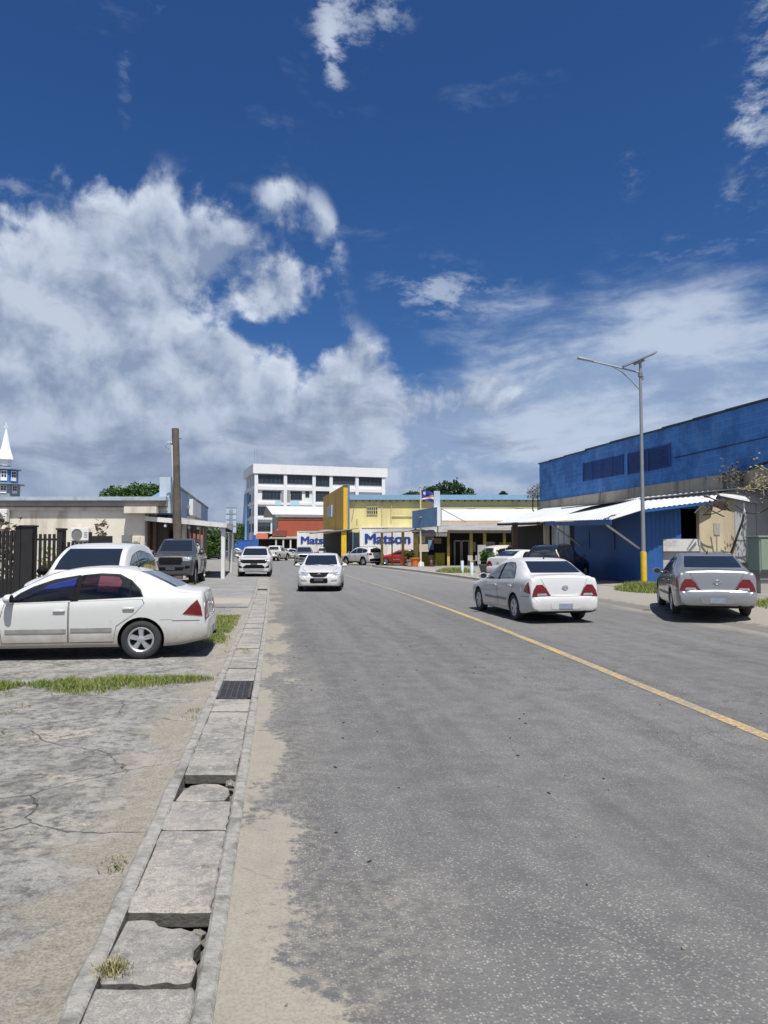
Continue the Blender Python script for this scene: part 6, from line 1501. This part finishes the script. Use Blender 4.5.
# flag and pole
FYp = 60.2; org = Vector((at(419.3, 0, FYp).x, FYp, .05)); fp = empty('flagpole', org); tag(fp, 'pale yellow flagpole on a white concrete foot, before the restaurant', 'flagpole')
zt = at(419, 487.5, FYp).z-.05
m = MB(); m.tube([(0, 0, .3), (0, 0, zt)], [.085, .06], 10); m.build('pole', M('cream pole', (.52, .46, .26), .6), fp)
m = MB(); m.lathe([(0, zt+.15), (.09, zt+.08), (.09, zt), (0, zt-.05)], n=10); m.build('finial', 'yellow post', fp)
m = MB(); m.lathe([(.30, 0), (.26, .35), (.0, .38)], n=10); m.build('foot', 'white paint', fp)
M('flag blue', (.02, .035, .25), .8, var=.1); M('flag white', (.72, .70, .72), .8, var=.05); M('flag orange', (.62, .22, .05), .8, var=.1)
NX, NZ = 56, 30; vs = []; fs = []; mi = []
fx0 = .09; fw = 1.28; fh = .80; zt2 = zt-.22
def star(u, v):
    x, y = (u-.2)*1.9, (v-.70); r = hypot(x, y); a = atan2(y, x)
    return r < .13+.09*abs(cos(6*a))**3
for i in range(NX+1):
    for j in range(NZ+1):
        u, v = i/NX, j/NZ
        vs.append((fx0+fw*u*.95, .13*sin(u*6.5+v*.8)*u+.05*sin(v*4+u*3), zt2-fh+fh*v-.42*u*u-.04*sin(u*7)*u))
for i in range(NX):
    for j in range(NZ):
        a = i*(NZ+1)+j; fs.append((a, a+NZ+1, a+NZ+2, a+1)); u, v = (i+.5)/NX, (j+.5)/NZ
        lo = .02+.40*u; mid = .06+.60*u; hi = .08+.84*u
        mi.append(1 if (star(u, v) or lo < v < mid) else 2 if mid <= v < hi else 0)
m = MB(); m.v = [Vector(v) for v in vs]; m.f = fs; m.mi = mi
fl = m.build('flag', ['flag blue', 'flag white', 'flag orange'], smooth=True); fl.location = org; tag(fl, 'blue flag with white and orange rays and a white star, flying from the pale pole', 'flag')
# planters, cone, bollards
def planter(px, py, Y, r0, r1, h, mt, label, leaf=None, lw=.45, lh=.9):
    p = Vector((at(px, 0, Y).x, Y, .08)); r = empty('planter', p); tag(r, label, 'planter')
    q = MB(); q.lathe([(0, 0), (r0, 0), (r1, h), (r1+.05, h), (r1+.05, h+.06), (r1-.04, h+.06), (r1-.06, h-.05), (0, h-.05)], n=20); q.build('pot', mt, r, smooth=True)
    q = MB(); q.lathe([(0, h-.04), (r1-.06, h-.04), (0, h-.045)], n=20); q.build('soil', 'soil', r)
    return p
planter(413.4, 566, 60.0, .26, .36, .62, 'terracotta orange', 'large orange pot at the foot of the thick yellow post')
planter(402.2, 565, 62.4, .20, .26, .50, 'terracotta orange', 'smaller orange pot at the foot of the thinner shelter post')
p = planter(409.2, 565, 61.0, .26, .30, .45, 'grey panel', 'grey pot with a leafy green plant between the two orange pots'); shrub((p.x, p.y, p.z+.38), .32, .75, 130, 'leaf green', 'leafy green plant growing in the grey pot by the shelter', leaf=.30, name='potted_plant')
p = planter(482.5, 574, 43.2, .30, .46, .50, 'pot grey', 'wide dark grey bowl planter behind the driving white sedan'); shrub((p.x, p.y, p.z+.42), .34, .85, 240, 'leaf green', 'bushy green plant in the wide dark bowl', leaf=.26, name='potted_plant')
shrub((at(489.5, 0, 43.8).x, 43.8, .1), .28, 1.25, 120, 'leaf dry', 'thin dark dry plant right of the bushy bowl plant', leaf=.16, name='shrub')
cn = Vector((at(429.5, 0, 60.6).x, 60.6, .07)); r = empty('traffic_cone', cn); tag(r, 'orange traffic cone before the dark restaurant, right of the flagpole', 'traffic cone')
q = MB(); q.b2((-.19, -.19, 0), (.19, .19, .04)); q.build('base', 'terracotta orange', r); q = MB(); q.lathe([(.15, .04), (.035, .72), (0, .72)], n=16); q.build('body', 'terracotta orange', r, smooth=True); q = MB(); q.lathe([(.107, .32), (.080, .48)], n=16); q.build('band', 'white paint', r)
for px, pyb, pyt, lb in ((459.3, 573.0, 560.8, 'pale blue white bollard further from the driving sedan, in the weeds'), (468.4, 575.5, 562.8, 'pale blue white bollard nearer the driving sedan, in the weeds')):
    Y = G(px, pyb, .09).y; p = Vector((at(px, 0, Y).x, Y, .05)); h = at(px, pyt, Y).z-.05
    q = MB(); q.lathe([(.095, 0), (.095, h-.03), (.08, h), (0, h+.01)], n=14); o = q.build('bollard', M('bollard paint', (.50, .60, .62), .6, var=.1, dirt=(.25, .28, .28), damt=.5, dscale=3), smooth=True, loc=p); tag(o, lb, 'bollard', 'bollards on the far pavement')
# stray stones on the road
q = MB()
for k in range(60):
    x = random.uniform(-.6, 3.0); Y = random.uniform(2.4, 9); s = random.uniform(.004, .010); q.box((x-.145*(Y-2.7)+.2, Y, .003), (s*2, s*1.5, s*1.3), random.uniform(0, 3))
tag(q.build('gravel', 'rubble', bevel=.001), None, None, None, 'stuff')
q = MB()
for k in range(46):
    x = random.uniform(-.5, 4.6); Y = random.uniform(2.5, 13); s = random.uniform(.006, .016); q.box((x-.145*(Y-2.7)+.2, Y, .004), (s*2.2, s*1.1, .006), random.uniform(0, 3))
tag(q.build('leaf_litter', M('dark litter', (.03, .026, .022), .9)), None, None, None, 'stuff')
# ------------------------------------------------------------------ cars in place
PW = paint('white car paint', (.50, .50, .495), 0, .30, .35)
PWd = paint('dusty white car paint', (.47, .47, .46), 0, .42, .75)
PS = paint('silver car paint', (.25, .258, .268), .5, .28, .10)
PG = paint('grey car paint', (.055, .057, .06), .3, .35, .3)
PK = paint('black car paint', (.012, .012, .014), .1, .25, .08)
PR = paint('red car paint', (.36, .012, .012), .1, .3, .15)
PD = paint('dark red car paint', (.12, .015, .025), .1, .3, .2)
PB = paint('blue grey car paint', (.16, .20, .25), .4, .35, .2)
# near left sedan, parked square to the road, nose away from it
rear_dir = Vector((cos(R(8)), sin(R(8)))); wl = G(142, 660)          # rear wheel contact, camera side
hd = -rear_dir; left = Vector((-hd.y, hd.x))                             # heading and the car's left
c_ = Vector((wl.x, wl.y))+hd*1.165-left*.80
SEDAN1 = car('sedan', 'car', (c_.x, c_.y, .018), hd, PWd, 'dusty white sedan with a grey side moulding, parked nearest on the left', 'car', scale=(.985, .985, .958))
parts, bvh, q = car_spec('sedan')
fw = [(.755, .90), (.60, 1.03), (.42, 1.125), (.15, 1.225), (-.21, 1.298), (-.17, .93)]; rw = [(-.235, .935), (-.285, 1.30), (-.55, 1.318), (-.80, 1.30), (-.98, 1.215), (-1.12, 1.08), (-1.17, .975)]
def extra(nm, polys, off, mt, par=SEDAN1, K=5):
    mb = MB()
    for p in polys: decal_into(mb, bvh, 'L', p, off, .003, K)
    return link(nm, mesh_only(mb, nm), par, [MATS[mt] if isinstance(mt, str) else mt])
# that car's glass on the near side is thin tint over shades: swap its two left panes
for o in list(SEDAN1.children):
    if o.name.split('.')[0] == 'side_window' and o.data.vertices[0].co.y > 0:
        C.objects.unlink(o); bpy.data.objects.remove(o)
extra('cabin_lining', [fw, rw], .006, 'cabin dark')
extra('blue_sunshade', [[(.22, 1.15), (-.19, 1.26), (-.16, 1.10), (.02, 1.095), (.28, 1.09)]], .011, 'blue shade cloth')
extra('blue_sunshade', [[(.52, 1.06), (.30, 1.08), (-.14, 1.09), (-.13, .99), (.30, .965)]], .0105, M('dim blue cloth', (.010, .018, .09), .9))
extra('pink_sunshade', [[(-.52, 1.29), (-.80, 1.27), (-.86, 1.19), (-.80, 1.03), (-.50, 1.05)]], .011, 'pink shade cloth')
extra('pink_sunshade', [[(-.30, 1.26), (-.48, 1.28), (-.46, 1.06), (-.27, 1.02)]], .0105, M('dim pink cloth', (.075, .02, .03), .9))
extra('side_window', [fw], .016, 'tinted glass'); extra('side_window', [rw], .016, 'tinted glass')
extra('window_divider', [[(-.985, 1.21), (-1.005, 1.20), (-1.005, .965), (-.985, .965)]], .018, 'black plastic', K=2)
# driving white sedan, seen from behind
h2 = Vector((-.19, .982)).normalized(); p = Vector((3.60, 18.05, 0))
car('sedan', 'car', p, h2, PW, 'clean white sedan driving away on the right half of the road', 'car', scale=(1, 1, 1))
# oncoming white sedan
p = G(317.5, 591.5); car('sedan', 'car', (p.x, p.y+2.0, 0), Vector((.03, -1)), PW, 'white sedan driving toward the camera in the left lane', 'car', skip=('fuel_flap',))
# parked silver sedan
car('sedan', 'car', (7.86, 17.95, GZ), Vector((.25, .968)), PS, 'silver sedan parked on the sandy verge beside the blue warehouse', 'car')
# white sedan hidden behind the driving one, nose to the shop
car('sedan', 'car', (7.3, 36.9, GZ), Vector((.80, .60)), PW, 'white sedan parked nose in, mostly hidden behind the driving sedan and beside the black car', 'car')
car('crossover', 'car', (8.05, 33.3, GZ), Vector((.55, .835)), PK, 'black car parked nose in at the blue warehouse', 'car', scale=(.94, .94, 1.0))
# pale van-like car by the planter
car('boxsuv', 'car', (8.6, 48.5, .1), Vector((.9, .43)), paint('cream car paint', (.52, .50, .45), 0, .45, .5), 'pale cream car parked beyond the bowl planter, before the restaurant', 'car', scale=(.9, .9, .95), skip=('roof_rails',))
# left side: white suv facing the camera, grey pickup, white suv on the pavement
car('boxsuv', 'car', (-6.32, 16.05, .02), Vector((.07, -1)), PW, 'white high roofed car facing the camera, between the near sedan and the fence', 'car', mirror_mat=MATS['black plastic'], skip=('roof_rails',), scale=(.97, .94, .985))
car('pickup', 'pickup', (-9.4, 33.2, .03), Vector((.13, -1)), PG, 'grey pickup with big tyres parked facing the camera by the porch', 'pickup truck', scale=(1, 1, 1.10), lift=.06)
p = G(249, 576.5, .04); car('suv', 'car', (p.x, p.y+2.1, .045), Vector((.13, -1)), PW, 'white sport utility car with a black grille, facing the camera on the left pavement', 'car', scale=(1, 1, 1.0))
# across the road
p = Vector((at(363, 0, 65.5).x, 65.5, .04)); car('crossover', 'car', p, Vector((-.62, .78)), PW, 'white crossover with dark wheel arches parked before the mustard front', 'car', scale=(.96, .96, .98))
p = Vector((at(400, 0, 67.6).x, 67.6, .04)); car('sedan', 'car', p, Vector((-1, .08)), PR, 'red car parked beneath the lean-to shelter', 'car')
# street traffic and parked cars far away
far = [('pickup', 280.0, 86.5, (.16, 1), PW, 'white pickup seen from behind, driving away down the street', 1),
       ('pickup', 307.0, 67.5, (.12, -1), PS, 'pale silver pickup facing the camera, just behind the oncoming white sedan', .93),
       ('suv', 331.0, 88.0, (.25, 1), PW, 'white car seen from behind, just left of the mustard front', 1),
       ('sedan', 295.0, 99.0, (.7, .7), PW, 'white car side on between the two pickups', 1),
       ('suv', 264.5, 93.0, (.05, -1), PS, 'pale car behind the white sport utility car on the pavement', 1),
       ('sedan', 256.0, 98.0, (.3, -1), PS, 'pale sedan far behind the white sport utility car, before the blue base wall', 1),
       ('sedan', 216.0, 96.0, (-.3, -1), PB, 'blue grey sedan far away behind the porch posts', 1),
       ('suv', 203.0, 112.0, (-1, .2), PD, 'dark red car far away beside the grey pickup', 1),
       ('sedan', 226.0, 108.0, (-.6, -.8), PW, 'white sedan far away just right of the near porch post', 1),
       ('suv', 235.0, 104.0, (.9, .3), PS, 'silver car far away right of the far porch post', 1),
       ('sedan', 243.0, 118.0, (.9, .1), PW, 'white sedan at the blue wall, behind the pavement car', 1),
       ('sedan', 211.0, 116.0, (-1, .1), PK, 'black sedan far away beside the dark red car', 1)]
for kd, px, Y, h, pm, lb, sc in far:
    x = at(px, 0, Y).x
    car(kd, 'pickup' if kd == 'pickup' else 'car', (x, Y, .02), Vector(h), pm, lb, 'pickup truck' if kd == 'pickup' else 'car', 'cars and pickups far down the street', scale=(sc, sc, sc))
# ------------------------------------------------------------------ sky, sun, camera
W = bpy.data.worlds.new('World'); S.world = W; W.use_nodes = True; W.cycles.sampling_method = 'MANUAL'; W.cycles.sample_map_resolution = 512; nt = W.node_tree; nt.nodes.clear(); T = NT(nt)
SUN_EL, SUN_H = 66.0, Vector((.30, -.954))       # sun high, behind the camera, a little to the right
sky = T.n('ShaderNodeTexSky', sky_type='NISHITA'); sky.sun_disc = False; sky.sun_elevation = R(SUN_EL); sky.sun_rotation = atan2(SUN_H.x, SUN_H.y)
sky.altitude = 0; sky.air_density = 1.0; sky.dust_density = 1.1; sky.ozone_density = 3.0
d = T.n('ShaderNodeTexCoord').outputs['Generated']
sp = T.n('ShaderNodeSeparateXYZ', {0: T.n('ShaderNodeVectorMath', {0: d}, operation='NORMALIZE').outputs[0]})
az = T.m('ARCTAN2', sp.outputs[0], sp.outputs[1]); el = T.m('ARCSINE', sp.outputs[2])
def pix(px, py):
    v = Vector(_ray(px, py)).normalized(); return atan2(v.x, v.y), math.asin(v.z)
def blob(px, py, sx, sy, amp, rot=0):
    a0, e0 = pix(px, py); sx /= F; sy /= F; c, s = cos(R(rot)), sin(R(rot))
    da = T.m('SUBTRACT', az, a0); de = T.m('SUBTRACT', el, e0)
    u = T.m('ADD', T.m('MULTIPLY', da, c/sx), T.m('MULTIPLY', de, s/sx)); v = T.m('SUBTRACT', T.m('MULTIPLY', de, c/sy), T.m('MULTIPLY', da, s/sy))
    return T.m('MULTIPLY', T.m('EXPONENT', T.m('MULTIPLY', T.m('ADD', T.m('MULTIPLY', u, u), T.m('MULTIPLY', v, v)), -1.0)), amp)
def total(bl):
    r = None
    for b in bl: x = blob(*b); r = x if r is None else T.m('ADD', r, x)
    return r
vec = T.n('ShaderNodeCombineXYZ', {0: az, 1: el, 2: 0.0}).outputs[0]
wn = T.n('ShaderNodeTexNoise', {'Vector': vec, 'Scale': 5.0, 'Detail': 2.0}, noise_dimensions='2D').outputs['Color']
warp = T.n('ShaderNodeVectorMath', {0: vec, 1: T.n('ShaderNodeVectorMath', {0: T.n('ShaderNodeVectorMath', {0: wn, 1: (.5, .5, .5)}, operation='SUBTRACT').outputs[0], 'Scale': .045}, operation='SCALE').outputs[0]}, operation='ADD').outputs[0]
def cum(v):
    vo = T.n('ShaderNodeTexVoronoi', {'Vector': v, 'Scale': 11.0, 'Detail': 2.0, 'Roughness': .5, 'Lacunarity': 2.3}, feature='F1', normalize=True, voronoi_dimensions='2D').outputs['Distance']
    return T.m('ADD', T.m('MULTIPLY', T.noise2(v, 7.5, 8, .61), .72), T.m('MULTIPLY', T.m('SUBTRACT', .78, vo), .42))
nA = cum(warp)
up = T.n('ShaderNodeVectorMath', {0: warp, 1: (.010, .026, 0)}, operation='ADD').outputs[0]; nB = cum(up)
base = T.m('ADD', T.ss(sp.outputs[1], .1, -.4, 0, .36), total([(60, 298, 118, 88, .62), (185, 252, 100, 52, .46), (275, 285, 56, 40, .44), (10, 390, 150, 80, .60), (140, 405, 130, 60, .48), (222, 350, 24, 20, .42), (50, 465, 210, 46, .62), (345, 372, 56, 34, .46), (250, 445, 160, 46, .50), (345, 425, 90, 46, .46), (455, 398, 90, 30, .34),  # first term: unseen cloud cover added behind the camera for fill
              (326, 222, 14, 30, .17, 20), (285, 188, 24, 14, .19), (384, 525, 600, 34, .62)]))
holes = total([(300, 335, 40, 14, .22), (235, 325, 36, 12, .24), (150, 330, 40, 10, .14), (60, 190, 90, 16, .10)])
den = T.m('ADD', T.m('MULTIPLY', T.m('SUBTRACT', nA, .5), 2.1), T.m('SUBTRACT', T.m('SUBTRACT', base, holes), .33))
cov = T.m('MULTIPLY', T.ss(den, -.04, .32), T.ss(base, .06, .24))
# smooth bright veil low on the right
sv0 = T.n('ShaderNodeMapping', {'Vector': warp, 'Rotation': (0, 0, R(-9)), 'Scale': (1.0, 3.0, 1)}).outputs[0]; nv = T.noise2(sv0, 4.5, 6, .60)
vb = total([(530, 408, 170, 46, .66), (700, 380, 150, 56, .74), (600, 455, 280, 50, .78), (430, 470, 200, 40, .60), (670, 302, 130, 20, .34), (500, 312, 60, 34, .34), (640, 340, 160, 30, .30)])
veil = T.m('MULTIPLY', T.ss(T.m('ADD', vb, T.m('MULTIPLY', T.m('SUBTRACT', nv, .5), 1.25)), .12, .92), .92)
# thin wisps high up
wv_ = T.n('ShaderNodeMapping', {'Vector': warp, 'Rotation': (0, 0, R(-58)), 'Scale': (1.0, 2.2, 1)}).outputs[0]
nw = T.noise2(wv_, 19.0, 7, .66)
wb = total([(338, 14, 36, 30, .55, -30), (332, 64, 13, 34, .50, 15), (390, 10, 26, 20, .42), (768, 62, 22, 80, .50, -8), (742, 126, 15, 22, .42), (632, 165, 16, 30, .22), (730, 195, 16, 12, .26), (127, 75, 10, 36, .24), (20, 190, 34, 18, .28), (155, 6, 16, 14, .20), (420, 285, 46, 24, .36), (470, 300, 60, 26, .36), (690, 250, 80, 24, .20)])
wis = T.m('MULTIPLY', T.ss(T.m('ADD', T.m('MULTIPLY', T.m('SUBTRACT', nw, .5), 2.4), T.m('SUBTRACT', wb, .28)), -.12, .55), T.m('MULTIPLY', T.m('SUBTRACT', wb, .06), 1.45, clamp=True))
# low stretched grey streaks
sv = T.n('ShaderNodeMapping', {'Vector': warp, 'Scale': (1.0, 3.6, 1)}).outputs[0]; ns = T.noise2(sv, 6.5, 6, .60)
sb_ = total([(475, 406, 80, 14, .42), (390, 398, 60, 20, .22), (480, 446, 54, 10, .40), (560, 440, 130, 14, .22), (60, 460, 230, 40, .30), (240, 462, 140, 30, .32), (310, 420, 60, 20, .22), (680, 470, 130, 12, .20), (40, 330, 70, 50, .14), (500, 470, 60, 9, .3)])
grey = T.ss(T.m('ADD', T.m('MULTIPLY', T.m('SUBTRACT', ns, .5), 1.8), T.m('SUBTRACT', sb_, .14)), .0, .62)
lit = T.m('ADD', T.m('MULTIPLY', T.m('SUBTRACT', nA, nB), 4.2), T.m('ADD', .48, T.m('MULTIPLY', T.m('SUBTRACT', T.noise2(warp, 3.6, 4, .55), .5), 1.6)), clamp=True)
thick = T.ss(den, .10, .62)
cl = T.mix(lit, (.160, .210, .315, 1), (.48, .53, .61, 1))
cl = T.mix(T.m('MULTIPLY', thick, .42), cl, (.215, .262, .355, 1))
cl = T.mix(T.ss(el, .24, .06, 0, .55), cl, (.225, .275, .380, 1))
veilc = T.mix(T.ss(nv, .36, .64), (.195, .265, .395, 1), (.36, .42, .52, 1))
behind = T.ss(sp.outputs[1], .05, -.35)  # unseen clouds behind the camera, made bright to add fill light
cl = T.mix(behind, cl, (.50, .53, .60, 1))
# clear sky: the Nishita sky, its blue a little deeper for the polarised look of the day
hs = T.n('ShaderNodeHueSaturation', {'Saturation': 1.22, 'Value': 1.0, 'Color': sky.outputs[0]}).outputs[0]
SKYK = .055
tint = T.n('ShaderNodeVectorMath', {0: hs, 1: (.60, .78, 1.06)}, operation='MULTIPLY').outputs[0]
ssc = T.n('ShaderNodeVectorMath', {0: tint, 'Scale': SKYK}, operation='SCALE').outputs[0]
allc = T.mix(veil, ssc, veilc)
allc = T.mix(T.m('MULTIPLY', cov, .97), allc, cl)
allc = T.mix(T.m('MULTIPLY', grey, T.m('MULTIPLY', T.m('MAXIMUM', veil, cov), .66)), allc, (.130, .168, .260, 1))
allc = T.mix(wis, allc, (.36, .41, .50, 1))
low = T.ss(el, .0, -.03)
bg = T.n('ShaderNodeBackground', {0: allc, 1: 1.0}); ow = T.n('ShaderNodeOutputWorld'); nt.links.new(bg.outputs[0], ow.inputs[0])
L = bpy.data.lights.new('sun', 'SUN'); L.energy = 4.7; L.angle = R(.53); L.color = (1, .965, .91)
so = bpy.data.objects.new('sun', L); C.objects.link(so); sd = Vector((SUN_H.x*cos(R(SUN_EL)), SUN_H.y*cos(R(SUN_EL)), sin(R(SUN_EL)))); so.rotation_euler = sd.to_track_quat('Z', 'Y').to_euler(); so.location = (0, 0, 60)
cd = bpy.data.cameras.new('camera'); co_ = bpy.data.objects.new('camera', cd); C.objects.link(co_); S.camera = co_
cd.sensor_fit = 'VERTICAL'; cd.sensor_height = 36; cd.lens = F*36/1024; cd.clip_start = .1; cd.clip_end = 4000
co_.location = (0, 0, EYE); co_.rotation_euler = (R(90)+PITCH, 0, 0)
S.view_settings.view_transform = 'Standard'; S.view_settings.look = 'None'; S.view_settings.exposure = 0.55; S.view_settings.gamma = 1.0
S.render.resolution_x, S.render.resolution_y = 768, 1024
S.cycles.max_bounces = 4; S.cycles.transparent_max_bounces = 12; S.cycles.use_denoising = True
